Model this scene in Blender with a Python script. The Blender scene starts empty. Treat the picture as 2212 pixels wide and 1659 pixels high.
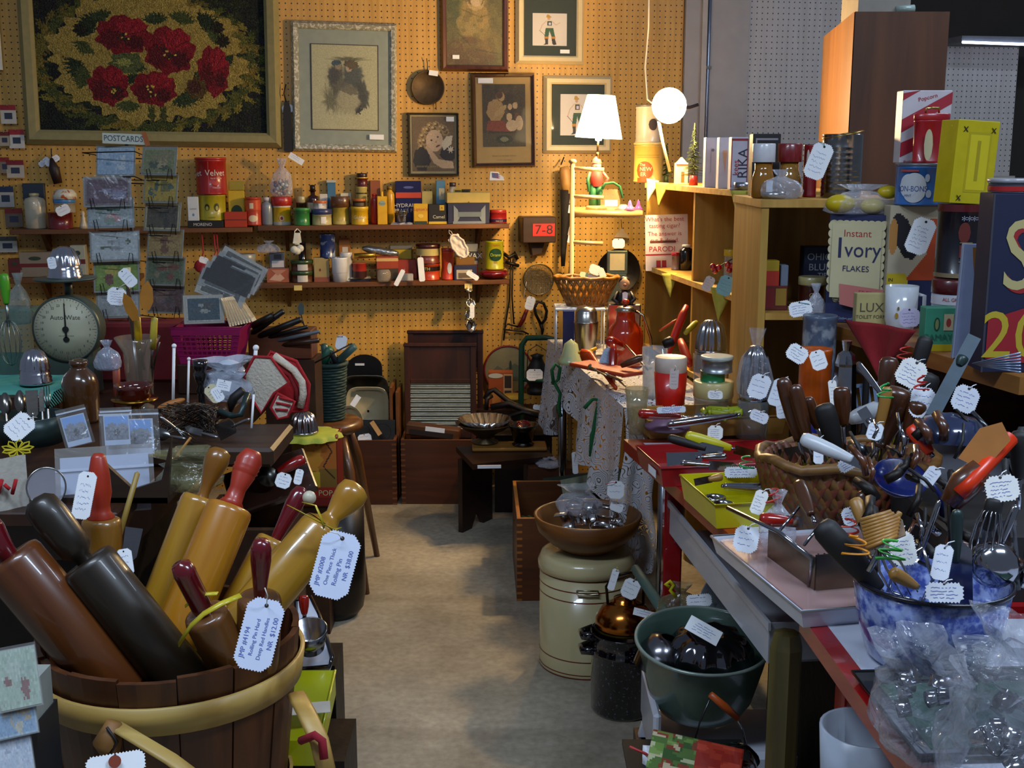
import bpy,math,random
import numpy as np
from mathutils import Vector,Matrix
random.seed(7)
SC=bpy.context.scene
COL=SC.collection
R=math.radians
#camera
CH,PITCH,F=1.48,R(10.9),2550.0
W_,H_=2212,1659
cd=bpy.data.cameras.new('camera');cd.sensor_width=36;cd.lens=F/W_*36;cd.clip_start=.05
cam=bpy.data.objects.new('camera',cd);COL.objects.link(cam)
cam.location=(0,0,CH);cam.rotation_euler=(R(90)-PITCH,0,0)
SC.camera=cam
#exposure, world, lights
SC.view_settings.view_transform='Standard';SC.view_settings.look='None'
SC.view_settings.gamma=1;SC.view_settings.use_curve_mapping=False
SC.view_settings.exposure=1.3
wd=bpy.data.worlds.new('world');SC.world=wd;wd.use_nodes=True
wd.node_tree.nodes['Background'].inputs[0].default_value=(.62,.74,1,1)
wd.node_tree.nodes['Background'].inputs[1].default_value=.07
def area(name,loc,rot,sx,sy,power,col):
 l=bpy.data.lights.new(name,'AREA');l.shape='RECTANGLE';l.size=sx;l.size_y=sy
 l.energy=power;l.color=col
 o=bpy.data.objects.new(name,l);COL.objects.link(o);o.location=loc;o.rotation_euler=rot;return o
area('ceiling_fluorescent_light',(-.9,1.1,2.95),(0,0,0),1.2,.3,19,(.66,.8,1))
area('ceiling_fluorescent_light',(1.3,.9,2.95),(0,0,0),1.2,.3,24,(.66,.8,1))
area('ceiling_fluorescent_light',(2.2,3.6,2.95),(0,0,0),1.2,.3,12,(.66,.8,1))
def point(name,loc,power,col,r=.03):
 l=bpy.data.lights.new(name,'POINT');l.energy=power;l.color=col;l.shadow_soft_size=r
 o=bpy.data.objects.new(name,l);COL.objects.link(o);o.location=loc;return o
#photo geometry: pixel + distance -> point
_f=Vector((0,math.cos(PITCH),-math.sin(PITCH)));_u=Vector((0,math.sin(PITCH),math.cos(PITCH)))
CAMP=Vector((0,0,CH))
def ray(px,py):return _f+Vector(((px-W_/2)/F,0,0))-_u*((py-H_/2)/F)
def P(px,py,Y):d=ray(px,py);return CAMP+d*(Y/d.y)
def PZ(px,py,z):d=ray(px,py);return CAMP+d*((z-CH)/d.z)
WA,WB=5.40,.17
WROT=math.atan(WB)
def PW(px,py,off=0.0):
 d=ray(px,py);s=(WA-off)/(d.y-WB*d.x);return CAMP+d*s
def PXZ(px,z,Y):
 t=(CH-z)/Y
 k=t;
 c,s=math.cos(PITCH),math.sin(PITCH)
 v=(k*c-s)/(c+k*s)
 return P(px,v*F+H_/2,Y)
def mpp(px,py,Y):d=ray(px,py);return(Y/d.y)/F
#colour and materials
def lin(c):return c/12.92 if c<=.04045 else((c+.055)/1.055)**2.4
def hx(h,a=1):
 h=h.lstrip('#');return tuple(lin(int(h[i:i+2],16)/255)for i in(0,2,4))+(a,)
_mc={}
def nt(m):return m.node_tree.nodes,m.node_tree.links
def base(key):
 m=bpy.data.materials.new(key);m.use_nodes=True;n,l=nt(m);b=n['Principled BSDF'];return m,n,l,b
def node(n,t,**kw):
 x=n.new(t)
 for k,v in kw.items():
  if k in x.inputs:x.inputs[k].default_value=v
  else:setattr(x,k,v)
 return x
def M(c,rough=.5,metal=0,var=.12,scale=30,bump=0.0,coat=0,alpha=1,trans=0,emit=0,sss=0):
 k=('M',c,rough,metal,var,scale,bump,coat,alpha,trans,emit)
 if k in _mc:return _mc[k]
 m,n,l,b=base('surface_'+c.strip('#'));col=hx(c)
 b.inputs['Roughness'].default_value=rough;b.inputs['Metallic'].default_value=metal
 b.inputs['Coat Weight'].default_value=coat;b.inputs['Alpha'].default_value=alpha
 b.inputs['Transmission Weight'].default_value=trans
 tc=node(n,'ShaderNodeTexCoord');nz=node(n,'ShaderNodeTexNoise',Scale=scale,Detail=3.0)
 l.new(tc.outputs['Object'],nz.inputs['Vector'])
 if var:
  mx=node(n,'ShaderNodeMix',data_type='RGBA')
  mx.inputs[6].default_value=tuple(x*(1-var*1.6)for x in col[:3])+(1,)
  mx.inputs[7].default_value=tuple(min(1,x*(1+var))for x in col[:3])+(1,)
  l.new(nz.outputs['Fac'],mx.inputs[0]);l.new(mx.outputs[2],b.inputs['Base Color'])
 else:b.inputs['Base Color'].default_value=col
 if bump:
  bp=node(n,'ShaderNodeBump',Strength=bump,Distance=.004);l.new(nz.outputs['Fac'],bp.inputs['Height'])
  l.new(bp.outputs[0],b.inputs['Normal'])
 if emit:
  b.inputs['Emission Color'].default_value=col;b.inputs['Emission Strength'].default_value=emit
 _mc[k]=m;return m
def metal(c='#b8b8bc',rough=.22,bump=.15):return M(c,rough,1,.15,25,bump)
def wood(c1,c2,scale=14,axis='Z',rough=.45,coat=0,stretch=12):
 k=('W',c1,c2,scale,axis,rough,coat,stretch)
 if k in _mc:return _mc[k]
 m,n,l,b=base('wood_'+c1.strip('#'))
 tc=node(n,'ShaderNodeTexCoord');mp=node(n,'ShaderNodeMapping')
 s=[stretch*.6]*3;s['XYZ'.index(axis)]=.6;mp.inputs['Scale'].default_value=s
 nz=node(n,'ShaderNodeTexNoise',Scale=scale*.35,Detail=6.0,Distortion=.6)
 nz2=node(n,'ShaderNodeTexNoise',Scale=scale*.25,Detail=2.0)
 cr=node(n,'ShaderNodeValToRGB');cr.color_ramp.elements[0].color=hx(c1);cr.color_ramp.elements[1].color=hx(c2)
 cr.color_ramp.elements[0].position=.32;cr.color_ramp.elements[1].position=.68
 mx=node(n,'ShaderNodeMix',data_type='RGBA',blend_type='MULTIPLY');mx.inputs[0].default_value=.35
 l.new(tc.outputs['Object'],mp.inputs['Vector']);l.new(mp.outputs[0],nz.inputs['Vector']);l.new(tc.outputs['Object'],nz2.inputs['Vector'])
 l.new(nz.outputs['Fac'],cr.inputs[0]);l.new(cr.outputs[0],mx.inputs[6]);l.new(nz2.outputs['Color'],mx.inputs[7]);l.new(mx.outputs[2],b.inputs['Base Color'])
 b.inputs['Roughness'].default_value=rough;b.inputs['Coat Weight'].default_value=coat
 bp=node(n,'ShaderNodeBump',Strength=.15,Distance=.002);l.new(nz.outputs['Fac'],bp.inputs['Height']);l.new(bp.outputs[0],b.inputs['Normal'])
 _mc[k]=m;return m
def speck(c1,c2,scale=60,thr=.5,rough=.25,soft=.08,coat=.4):
 k=('S',c1,c2,scale,thr,rough)
 if k in _mc:return _mc[k]
 m,n,l,b=base('speckle_'+c1.strip('#'))
 tc=node(n,'ShaderNodeTexCoord');nz=node(n,'ShaderNodeTexNoise',Scale=float(scale),Detail=4.0)
 cr=node(n,'ShaderNodeValToRGB');e=cr.color_ramp.elements;e[0].color=hx(c1);e[1].color=hx(c2);e[0].position=thr;e[1].position=thr+soft
 l.new(tc.outputs['Object'],nz.inputs['Vector']);l.new(nz.outputs['Fac'],cr.inputs[0]);l.new(cr.outputs[0],b.inputs['Base Color'])
 b.inputs['Roughness'].default_value=rough;b.inputs['Coat Weight'].default_value=coat
 _mc[k]=m;return m
def plastic(tint='#eef2ff',op=.22,rough=.12,scale=22.0,bump=.6,fm=.4):
 """thin clear film: mostly see-through, with wrinkled highlights"""
 k=('F',tint,op,rough,scale,fm)
 if k in _mc:return _mc[k]
 m=bpy.data.materials.new('clear_film');m.use_nodes=True;n,l=nt(m);n.remove(n['Principled BSDF']);o=n['Material Output']
 tr=node(n,'ShaderNodeBsdfTransparent');tr.inputs[0].default_value=(.93,.94,.96,1)
 gl=node(n,'ShaderNodeBsdfPrincipled');gl.inputs['Base Color'].default_value=hx(tint);gl.inputs['Roughness'].default_value=rough
 gl.inputs['Specular IOR Level'].default_value=1.0;gl.inputs['Coat Weight'].default_value=1
 tc=node(n,'ShaderNodeTexCoord');nz=node(n,'ShaderNodeTexNoise',Scale=scale,Detail=4.0,Distortion=1.5)
 bp=node(n,'ShaderNodeBump',Strength=bump,Distance=.02);fr=node(n,'ShaderNodeLayerWeight',Blend=.35)
 mul=node(n,'ShaderNodeMath',operation='MULTIPLY_ADD');mul.inputs[1].default_value=fm;mul.inputs[2].default_value=op
 l.new(tc.outputs['Object'],nz.inputs['Vector']);l.new(nz.outputs['Fac'],bp.inputs['Height']);l.new(bp.outputs[0],gl.inputs['Normal']);l.new(bp.outputs[0],gl.inputs['Coat Normal']);l.new(bp.outputs[0],fr.inputs['Normal'])
 l.new(fr.outputs['Facing'],mul.inputs[0]);mul.use_clamp=True
 mx=node(n,'ShaderNodeMixShader');l.new(mul.outputs[0],mx.inputs[0]);l.new(tr.outputs[0],mx.inputs[1]);l.new(gl.outputs[0],mx.inputs[2]);l.new(mx.outputs[0],o.inputs[0])
 _mc[k]=m;return m
def glass(tint='#eef6f4',op=.1):return plastic(tint,op,.03,3.0,.05,.3)
def film(op=.02):return plastic('#e8e4dc',op,.12,7.0,.3,.08)
_pm=None
def picmat(rough=.6,coat=0,bump=0):
 k=('PM',rough,coat,bump)
 if k in _mc:return _mc[k]
 m,n,l,b=base('printed_paper');a=node(n,'ShaderNodeAttribute');a.attribute_name='print'
 l.new(a.outputs['Color'],b.inputs['Base Color']);b.inputs['Roughness'].default_value=rough;b.inputs['Coat Weight'].default_value=coat
 if bump:
  tc=node(n,'ShaderNodeTexCoord');nz=node(n,'ShaderNodeTexVoronoi',Scale=160.0);l.new(tc.outputs['Object'],nz.inputs['Vector'])
  bp=node(n,'ShaderNodeBump',Strength=bump,Distance=.004);l.new(nz.outputs['Distance'],bp.inputs['Height']);l.new(bp.outputs[0],b.inputs['Normal'])
 _mc[k]=m;return m
WHITE=M('#e9ecef',.6,0,.04);BLUEINK=M('#5263a8',.7,0,0)
#mesh builder
_tc={}
def textgeo(s):
 if s not in _tc:
  c=bpy.data.curves.new('lettering','FONT');c.body=s;c.size=1;c.align_x='CENTER';c.align_y='CENTER';c.resolution_u=3
  o=bpy.data.objects.new('lettering',c);me=o.to_mesh()
  _tc[s]=([tuple(v.co)for v in me.vertices],[tuple(p.vertices)for p in me.polygons])
  o.to_mesh_clear();bpy.data.objects.remove(o);bpy.data.curves.remove(c)
 return _tc[s]
I4=Matrix()
class MB:
 def __init__(s):s.v=[];s.f=[];s.m=[];s.s=[];s.mats=[]
 def mi(s,m):
  if m not in s.mats:s.mats.append(m)
  return s.mats.index(m)
 def add(s,vs,fs,m,smooth=False,T=None):
  o=len(s.v);i=s.mi(m)
  s.v+=[tuple(T@Vector(v))for v in vs]if T is not None else[tuple(v)for v in vs]
  for f in fs:s.f.append(tuple(o+k for k in f));s.m.append(i);s.s.append(smooth)
  return s
 def box(s,x0,x1,y0,y1,z0,z1,m,T=None,b=0):
  if b<=0:
   vs=[(x,y,z)for x in(x0,x1)for y in(y0,y1)for z in(z0,z1)]
   return s.add(vs,[(0,1,3,2),(4,6,7,5),(0,4,5,1),(2,3,7,6),(0,2,6,4),(1,5,7,3)],m,False,T)
  xa,xb=x0+b,x1-b;ya,yb=y0+b,y1-b;za,zb=z0+b,z1-b
  X,Y,Z=(x0,xa,xb,x1),(y0,ya,yb,y1),(z0,za,zb,z1)
  vs=[];ix={}
  def vid(i,j,k):
   key=(i,j,k)
   if key not in ix:ix[key]=len(vs);vs.append((X[i],Y[j],Z[k]))
   return ix[key]
  fs=[]
  for a,A in((1,0),(2,3)):
   fs.append([vid(A,1,1),vid(A,1,2),vid(A,2,2),vid(A,2,1)]);fs.append([vid(1,A,1),vid(2,A,1),vid(2,A,2),vid(1,A,2)]);fs.append([vid(1,1,A),vid(1,2,A),vid(2,2,A),vid(2,1,A)])
  for p,Pp in((1,0),(2,3)):
   for q,Q in((1,0),(2,3)):
    fs.append([vid(Pp,q,1),vid(p,Q,1),vid(p,Q,2),vid(Pp,q,2)])
    fs.append([vid(Pp,1,q),vid(p,1,Q),vid(p,2,Q),vid(Pp,2,q)])
    fs.append([vid(1,Pp,q),vid(1,p,Q),vid(2,p,Q),vid(2,Pp,q)])
    for r_,Rr in((1,0),(2,3)):fs.append([vid(Pp,q,r_),vid(p,Q,r_),vid(p,q,Rr)])
  return s.add(vs,fs,m,False,T)
 def lathe(s,pr,m,n=24,T=None,flute=None,smooth=True,a0=0,a1=None):
  vs=[];fs=[];full=a1 is None;span=2*math.pi if full else a1-a0;nn=n if full else n+1
  for(r,z)in pr:
   for k in range(nn):
    a=a0+span*k/n;rr=r*(1+flute[1]*math.cos(flute[0]*a))if flute and r>.004 else r
    vs.append((rr*math.cos(a),rr*math.sin(a),z))
  for i in range(len(pr)-1):
   for k in range(n):
    k2=(k+1)%nn
    if pr[i][0]<1e-6 and pr[i+1][0]<1e-6:continue
    fs.append((i*nn+k,i*nn+k2,(i+1)*nn+k2,(i+1)*nn+k))
  return s.add(vs,fs,m,smooth,T)
 def tube(s,pts,r,m,n=8,T=None,closed=False,flat=None,smooth=True):
  pts=[Vector(p)for p in pts];N=len(pts);rs=r if isinstance(r,(list,tuple))else[r]*N
  vs=[];fs=[];ref=None
  for i in range(N):
   a=pts[(i-1)%N]if(closed or i)else pts[0];c=pts[(i+1)%N]if(closed or i<N-1)else pts[-1]
   t=(c-a)
   if t.length<1e-9:t=Vector((0,0,1))
   t.normalize()
   if ref is None:ref=Vector((0,1,0))if abs(t.y)<.9 else Vector((1,0,0))
   u=t.cross(ref)
   if u.length<1e-5:u=t.orthogonal()
   u.normalize();w=t.cross(u).normalized();ref=-w if(-w).dot(ref)>w.dot(ref)else w
   w=ref;u=t.cross(w).normalized()*(1 if not flat else flat)
   for k in range(n):
    an=2*math.pi*k/n;vs.append(pts[i]+(u*math.cos(an)+w*math.sin(an))*rs[i])
  for i in range(N if closed else N-1):
   j=(i+1)%N
   for k in range(n):k2=(k+1)%n;fs.append((i*n+k,i*n+k2,j*n+k2,j*n+k))
  if not closed:fs.append(tuple(range(n))[::-1]);fs.append(tuple((N-1)*n+k for k in range(n)))
  return s.add(vs,fs,m,smooth,T)
 def prism(s,poly,y0,y1,m,T=None,smooth=False):
  n=len(poly);vs=[(x,y0,z)for x,z in poly]+[(x,y1,z)for x,z in poly]
  fs=[tuple(range(n)),tuple(range(2*n-1,n-1,-1))]+[(k,n+k,n+(k+1)%n,(k+1)%n)for k in range(n)]
  return s.add(vs,fs,m,smooth,T)
 def sheet(s,nu,nv,fn,m,T=None,smooth=True,th=0):
  vs=[fn(i/nu,j/nv)for i in range(nu+1)for j in range(nv+1)]
  fs=[(i*(nv+1)+j,(i+1)*(nv+1)+j,(i+1)*(nv+1)+j+1,i*(nv+1)+j+1)for i in range(nu)for j in range(nv)]
  return s.add(vs,fs,m,smooth,T)
 def ball(s,c,r,m,n=14,sc=(1,1,1),T=None):
  pr=[(math.sin(math.pi*i/10),-math.cos(math.pi*i/10))for i in range(11)]
  Q=Matrix.Translation(c)@Matrix.Diagonal((r*sc[0],r*sc[1],r*sc[2],1))
  return s.lathe(pr,m,n,Q if T is None else T@Q)
 def text(s,t,size,m,x=0,z=0,y=0,T=None,wrap=None,ang=0,sx=1,wide=0):
  """lettering on a front (-Y) face, or wrapped round radius wrap"""
  vs,fs=textgeo(t);out=[];c,sn=math.cos(ang),math.sin(ang)
  for(a,b,_)in vs:
   a,b=a*size*sx,b*size;a,b=a*c-b*sn+x,a*sn+b*c+z
   if wrap:th=a/wrap;out.append((wrap*math.sin(th),-wrap*math.cos(th),b))
   else:out.append((a,y,b))
  return s.add(out,fs,m,False,T)
 def patch(s,poly,m,y=0,T=None,wrap=None):
  """flat printed shape on the front face; strips so that it can be wrapped"""
  if not wrap:return s.add([(x,y,z)for x,z in poly],[tuple(range(len(poly)))],m,False,T)
  x0=min(p[0]for p in poly);x1=max(p[0]for p in poly);n=max(2,int((x1-x0)/wrap/.16)+1)
  z0=min(p[1]for p in poly);z1=max(p[1]for p in poly)
  if len(poly)==4:ell=lambda t:(z0,z1)
  else:zc=(z0+z1)/2;hz=(z1-z0)/2;ell=lambda t:(zc-hz*math.sqrt(max(0,1-(2*t-1)**2)),zc+hz*math.sqrt(max(0,1-(2*t-1)**2)))
  if len(poly)!=4:n=max(n,12)
  vs=[]
  for k in range(n+1):
   t=k/n;x=x0+(x1-x0)*t;a,b=ell(t);th=x/wrap
   vs+=[(wrap*math.sin(th),-wrap*math.cos(th),a),(wrap*math.sin(th),-wrap*math.cos(th),b)]
  return s.add(vs,[(2*k,2*k+2,2*k+3,2*k+1)for k in range(n)],m,False,T)
 def obj(s,name,parent=None,T=None,**kw):
  me=bpy.data.meshes.new(name);me.from_pydata(s.v,[],s.f);me.validate()
  for m in s.mats:me.materials.append(m)
  if len(me.polygons)==len(s.f):
   me.polygons.foreach_set('material_index',s.m);me.polygons.foreach_set('use_smooth',s.s)
  else:
   for p in me.polygons:p.use_smooth=True
  o=bpy.data.objects.new(name,me);COL.objects.link(o)
  if parent is not None:o.parent=parent
  if T is not None:o.matrix_basis=T
  for k,v in kw.items():o[k]=v
  return o
def rect(x0,x1,z0,z1):return[(x0,z0),(x1,z0),(x1,z1),(x0,z1)]
def ell(cx,cz,rx,rz,n=20):return[(cx+rx*math.cos(2*math.pi*k/n),cz+rz*math.sin(2*math.pi*k/n))for k in range(n)]
def thing(name,label,cat,loc=(0,0,0),rz=0,group=None,T=None):
 o=bpy.data.objects.new(name,None);COL.objects.link(o);o.empty_display_size=.05
 o.matrix_basis=T if T is not None else Matrix.Translation(loc)@Matrix.Rotation(rz,4,'Z')
 o['label']=label;o['category']=cat
 if group:o['group']=group
 return o
def struct(o):o['kind']='structure';return o
def aim(p,q,roll=0):
 """frame whose Z runs p -> q and whose -Y faces the camera side"""
 p=Vector(p);z=(Vector(q)-p).normalized();y=(p-CAMP).normalized();y=(y-z*y.dot(z)).normalized();x=y.cross(z)
 m=Matrix((x,y,z)).transposed().to_4x4();return Matrix.Translation(p)@m@Matrix.Rotation(roll,4,'Z')
def children_copy(src,dst):
 for ch in list(src.children):
  c=ch.copy();COL.objects.link(c);c.parent=dst;children_copy(ch,c)
def dup(root,T,label,group=None,cat=None):
 r=root.copy();COL.objects.link(r);r.matrix_basis=T;r['label']=label
 if group:r['group']=group
 children_copy(root,r);return r
#raster painter for printed pictures (albedo only)
class Pic:
 def __init__(s,w,h,bg):
  s.w,s.h=w,h;s.a=np.zeros((h,w,3));s.a[:]=s.c(bg)
  yy,xx=np.mgrid[0:h,0:w];s.x=(xx+.5)/w;s.y=(yy+.5)/h;s.rng=np.random.RandomState(w*7+h)
 def c(s,c):c=c.lstrip('#');return np.array([int(c[i:i+2],16)/255 for i in(0,2,4)])
 def mask(s,m,c,al=1.0):
  c=s.c(c)if isinstance(c,str)else c;m=np.clip(m.astype(float),0,1)[...,None]*al;s.a=s.a*(1-m)+c*m;return s
 def ell(s,cx,cy,rx,ry,c,al=1.0,ang=0,wob=0,ph=0,soft=0):
  dx,dy=s.x-cx,s.y-cy;ca,sa=math.cos(ang),math.sin(ang);u,v=(dx*ca+dy*sa)/rx,(-dx*sa+dy*ca)/ry
  d=np.sqrt(u*u+v*v);
  if wob:th=np.arctan2(v,u);d=d/(1+wob*np.sin(th*7+ph)+wob*.6*np.sin(th*13+ph*2))
  return s.mask((d<1)if not soft else np.clip((1-d)/soft,0,1),c,al)
 def rect(s,x0,y0,x1,y1,c,al=1.0):return s.mask((s.x>=x0)&(s.x<x1)&(s.y>=y0)&(s.y<y1),c,al)
 def line(s,pts,wd,c,al=1.0):
  asp=s.h/s.w;m=np.zeros((s.h,s.w),bool)
  for(x0,y0),(x1,y1)in zip(pts[:-1],pts[1:]):
   dx,dy=x1-x0,(y1-y0)*asp;L=dx*dx+dy*dy+1e-9;t=np.clip(((s.x-x0)*dx+(s.y-y0)*asp*dy)/L,0,1)
   m|=np.hypot(s.x-x0-t*dx,(s.y-y0)*asp-t*dy)<wd
  return s.mask(m,c,al)
 def poly(s,pts,c,al=1.0):
  m=np.zeros((s.h,s.w),bool);n=len(pts)
  for i in range(n):
   (x0,y0),(x1,y1)=pts[i],pts[(i+1)%n]
   if y0==y1:continue
   k=((y0>s.y)!=(y1>s.y))&(s.x<(x1-x0)*(s.y-y0)/(y1-y0)+x0);m^=k
  return s.mask(m,c,al)
 def noise(s,fx,fy,seed=0):
  r=np.random.RandomState(seed);g=r.rand(fy+2,fx+2);X=s.x*fx;Y=s.y*fy;i=X.astype(int);j=Y.astype(int);u=X-i;v=Y-j;u=u*u*(3-2*u);v=v*v*(3-2*v)
  return(g[j,i]*(1-u)+g[j,i+1]*u)*(1-v)+(g[j+1,i]*(1-u)+g[j+1,i+1]*u)*v
 def blotch(s,f,cs,seed=1,al=.5,region=None):
  for k,c in enumerate(cs):
   m=s.noise(f,f,seed+k*3)>.62
   if region is not None:m=m&region
   s.mask(m,c,al)
  return s
 def grain(s,a=.04):s.a=np.clip(s.a+s.rng.randn(s.h,s.w,1)*a,0,1);return s
 def obj(s,name,parent,w,h,T=None,mat=None,wrap=None,**kw):
  """picture in the XZ plane facing -Y, origin at its centre"""
  nx,ny=s.w,s.h;X=(np.arange(nx+1)/nx-.5)*w;Z=(.5-np.arange(ny+1)/ny)*h
  gx,gz=np.meshgrid(X,Z);gy=np.zeros_like(gx)
  if wrap:gy=-wrap*np.cos(gx/wrap);gx=wrap*np.sin(gx/wrap)
  co=np.stack([gx,gy,gz],-1).reshape(-1,3);me=bpy.data.meshes.new(name)
  i=np.arange(ny)[:,None]*(nx+1)+np.arange(nx)[None];fc=np.stack([i,i+nx+1,i+nx+2,i+1],-1).reshape(-1,4)
  me.vertices.add(len(co));me.vertices.foreach_set('co',co.ravel());me.loops.add(fc.size);me.loops.foreach_set('vertex_index',fc.ravel())
  me.polygons.add(len(fc));me.polygons.foreach_set('loop_start',np.arange(len(fc))*4);me.polygons.foreach_set('loop_total',np.full(len(fc),4));me.update(calc_edges=True)
  a=np.clip(s.a,0,1);L=np.where(a<=.04045,a/12.92,((a+.055)/1.055)**2.4).reshape(-1,1,3).repeat(4,1);L=np.concatenate([L,np.ones(L.shape[:2]+(1,))],-1)
  at=me.color_attributes.new('print','FLOAT_COLOR','CORNER');at.data.foreach_set('color',L.ravel().astype(np.float32))
  me.materials.append(mat or picmat());o=bpy.data.objects.new(name,me);COL.objects.link(o);o.parent=parent
  if T is not None:o.matrix_basis=T
  for k,v in kw.items():o[k]=v
  return o
#price tags
def tagpoly(w,h,tooth=.004,cut=.22):
 c=min(w,h)*cut;cor=[(-w/2+c,-h/2),(w/2-c,-h/2),(w/2,-h/2+c),(w/2,h/2-c),(w/2-c,h/2),(-w/2+c,h/2),(-w/2,h/2-c),(-w/2,-h/2+c)]
 out=[]
 for i in range(8):
  a,b=Vector(cor[i]),Vector(cor[(i+1)%8]);d=b-a;n=max(1,int(d.length/tooth));nr=Vector((d.y,-d.x)).normalized()
  for k in range(n):
   out.append(tuple(a+d*(k/n)));out.append(tuple(a+d*((k+.5)/n)-nr*tooth*.45))
 return out
_scr=random.Random(3)
def tag_mesh(w,h,lines=None,n=4,ink=BLUEINK,paper=WHITE,tooth=.004,plain=False,hole=True,write_ang=0):
 b=MB();b.prism(tagpoly(w,h,tooth)if not plain else rect(-w/2,w/2,-h/2,h/2),-.0004,.0004,paper)
 if hole:b.patch(ell(0,h*.40,min(w,h)*.055,min(w,h)*.055,10),M('#2a1c18',.8),-.0008);
 if lines:
  for k,t in enumerate(lines):b.text(t[0],t[1],ink,t[2],t[3],-.0009,ang=write_ang)
 else:
  for k in range(n):
   z=h*(.22-.16*k*4/n);x0=-w*(.36-.06*_scr.random());x1=w*(.15+.22*_scr.random());m_=14
   up=[];dn=[]
   for i in range(m_+1):
    x=x0+(x1-x0)*i/m_;zz=z+_scr.uniform(-1,1)*h*.03;up.append((x,zz+.0002+w*.003));dn.append((x,zz-.0002-w*.003))
   for i in range(m_):
    if _scr.random()<.16:continue
    b.patch([dn[i],dn[i+1],up[i+1],up[i]],ink,-.0009)
 return b
def camframe(p,roll=0,yaw=0,tilt=0):
 """frame at p whose -Y looks at the camera, rolled in the picture by roll"""
 p=Vector(p);y=(p-CAMP).normalized();x=Vector((y.y,-y.x,0)).normalized();z=x.cross(y)
 m=Matrix((x,y,z)).transposed().to_4x4()
 return Matrix.Translation(p)@m@Matrix.Rotation(roll,4,'Y')@Matrix.Rotation(yaw,4,'Z')@Matrix.Rotation(tilt,4,'X')
def wm(o):return wm(o.parent)@o.matrix_basis if o.parent else o.matrix_basis
def tag(root,px,py,Y,w,h,roll=0,yaw=0,tilt=0,tie=None,tiecol='#d8d8d0',name='price_tag',**kw):
 """pinked paper tag at a picture point and distance, child of root; w,h in photo pixels; tie = pixel where its string is fixed"""
 s=mpp(px,py,Y);p=P(px,py,Y);T=camframe(p,R(roll),R(yaw),R(tilt));inv=wm(root).inverted()
 tw,th=w*s,h*s
 o=tag_mesh(tw,th,tooth=min(.0045,tw*.09),**kw).obj(name,root,inv@T)
 if tie:
  a=T@Vector((0,-.001,th*.4));q=P(tie[0],tie[1],tie[2]if len(tie)>2 else Y);mid=(a+q)/2+Vector((.004,-.006,.004))
  MB().tube([tuple(a),tuple(mid),tuple(q)],.0009,M(tiecol,.7),5).obj('string',root,inv)
 return o
#ROOM
WT=Matrix.Translation((0,WA,0))@Matrix.Rotation(WROT,4,'Z');WTI=WT.inverted()
def wl(px,py,off=0):v=WTI@PW(px,py,off);return v.x,v.z
def pegboard(c1,c2,hole='#241408',name='pegboard',grain=1):
 m,n,l,b=base(name);tc=node(n,'ShaderNodeTexCoord');sp=node(n,'ShaderNodeSeparateXYZ');l.new(tc.outputs['Object'],sp.inputs[0])
 def fr(o):
  d=node(n,'ShaderNodeMath',operation='DIVIDE');d.inputs[1].default_value=.0254;f=node(n,'ShaderNodeMath',operation='FRACT');s=node(n,'ShaderNodeMath',operation='SUBTRACT');s.inputs[1].default_value=.5
  q=node(n,'ShaderNodeMath',operation='MULTIPLY');l.new(o,d.inputs[0]);l.new(d.outputs[0],f.inputs[0]);l.new(f.outputs[0],s.inputs[0]);l.new(s.outputs[0],q.inputs[0]);l.new(s.outputs[0],q.inputs[1]);return q
 a,c=fr(sp.outputs['X']),fr(sp.outputs['Z']);ad=node(n,'ShaderNodeMath',operation='ADD');l.new(a.outputs[0],ad.inputs[0]);l.new(c.outputs[0],ad.inputs[1])
 lt=node(n,'ShaderNodeMath',operation='LESS_THAN');lt.inputs[1].default_value=.0145;l.new(ad.outputs[0],lt.inputs[0])
 mp=node(n,'ShaderNodeMapping');mp.inputs['Scale'].default_value=(16,16,.9);nz=node(n,'ShaderNodeTexNoise',Scale=3.0,Detail=6.0,Distortion=.8)
 l.new(tc.outputs['Object'],mp.inputs[0]);l.new(mp.outputs[0],nz.inputs['Vector']);cr=node(n,'ShaderNodeValToRGB');cr.color_ramp.elements[0].color=hx(c1);cr.color_ramp.elements[1].color=hx(c2)
 cr.color_ramp.elements[0].position=.3;cr.color_ramp.elements[1].position=.65;l.new(nz.outputs['Fac'],cr.inputs[0])
 mx=node(n,'ShaderNodeMix',data_type='RGBA');mx.inputs[7].default_value=hx(hole);l.new(cr.outputs[0],mx.inputs[6]);l.new(lt.outputs[0],mx.inputs[0]);l.new(mx.outputs[2],b.inputs['Base Color'])
 b.inputs['Roughness'].default_value=.42
 return m
PEG=pegboard('#b98a34','#d0a04a');PEGG=pegboard('#aaa6a2','#b8b4b0','#2a2a38','painted_pegboard')
xe,_=wl(1472,300)
struct(MB().box(-3.4,xe-.004,0,.02,0,3.0,PEG).obj('wall_back',T=WT));
xg0,_=wl(1524,200);xg1,_=wl(1612,200)
GREY=M('#a39e9a',.6,0,.1,12);GREYW=M('#b3aaa0',.6,0,.1,12)
struct(MB().box(xe,wl(1508,200)[0],-.02,.04,0,3.0,GREY).box(wl(1508,200)[0],xg0-.012,-.035,.04,0,3.0,GREYW).obj('trim_1',T=WT))
struct(MB().box(xg0+.012,xg1,-.012,.04,0,3.0,GREY).obj('trim_2',T=WT))
struct(MB().box(xg1+.002,wl(1835,200)[0],0,.02,0,3.0,PEGG).obj('wall_right_of_post',T=WT))
MB().tube([(xg0,-.02,.3),(xg0,-.02,3)],.009,metal('#8a8f9c',.3),10).obj('conduit_pipe',T=WT,label='thin grey metal conduit running up the wall beside the grey post',category='pipe')
o=bpy.data.objects['conduit_pipe'];MB().box(xg0-.014,xg0+.014,-.032,0,wl(1522,147)[1]-.006,wl(1522,147)[1]+.006,metal('#cfc9b8')).obj('clip',o)
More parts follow.
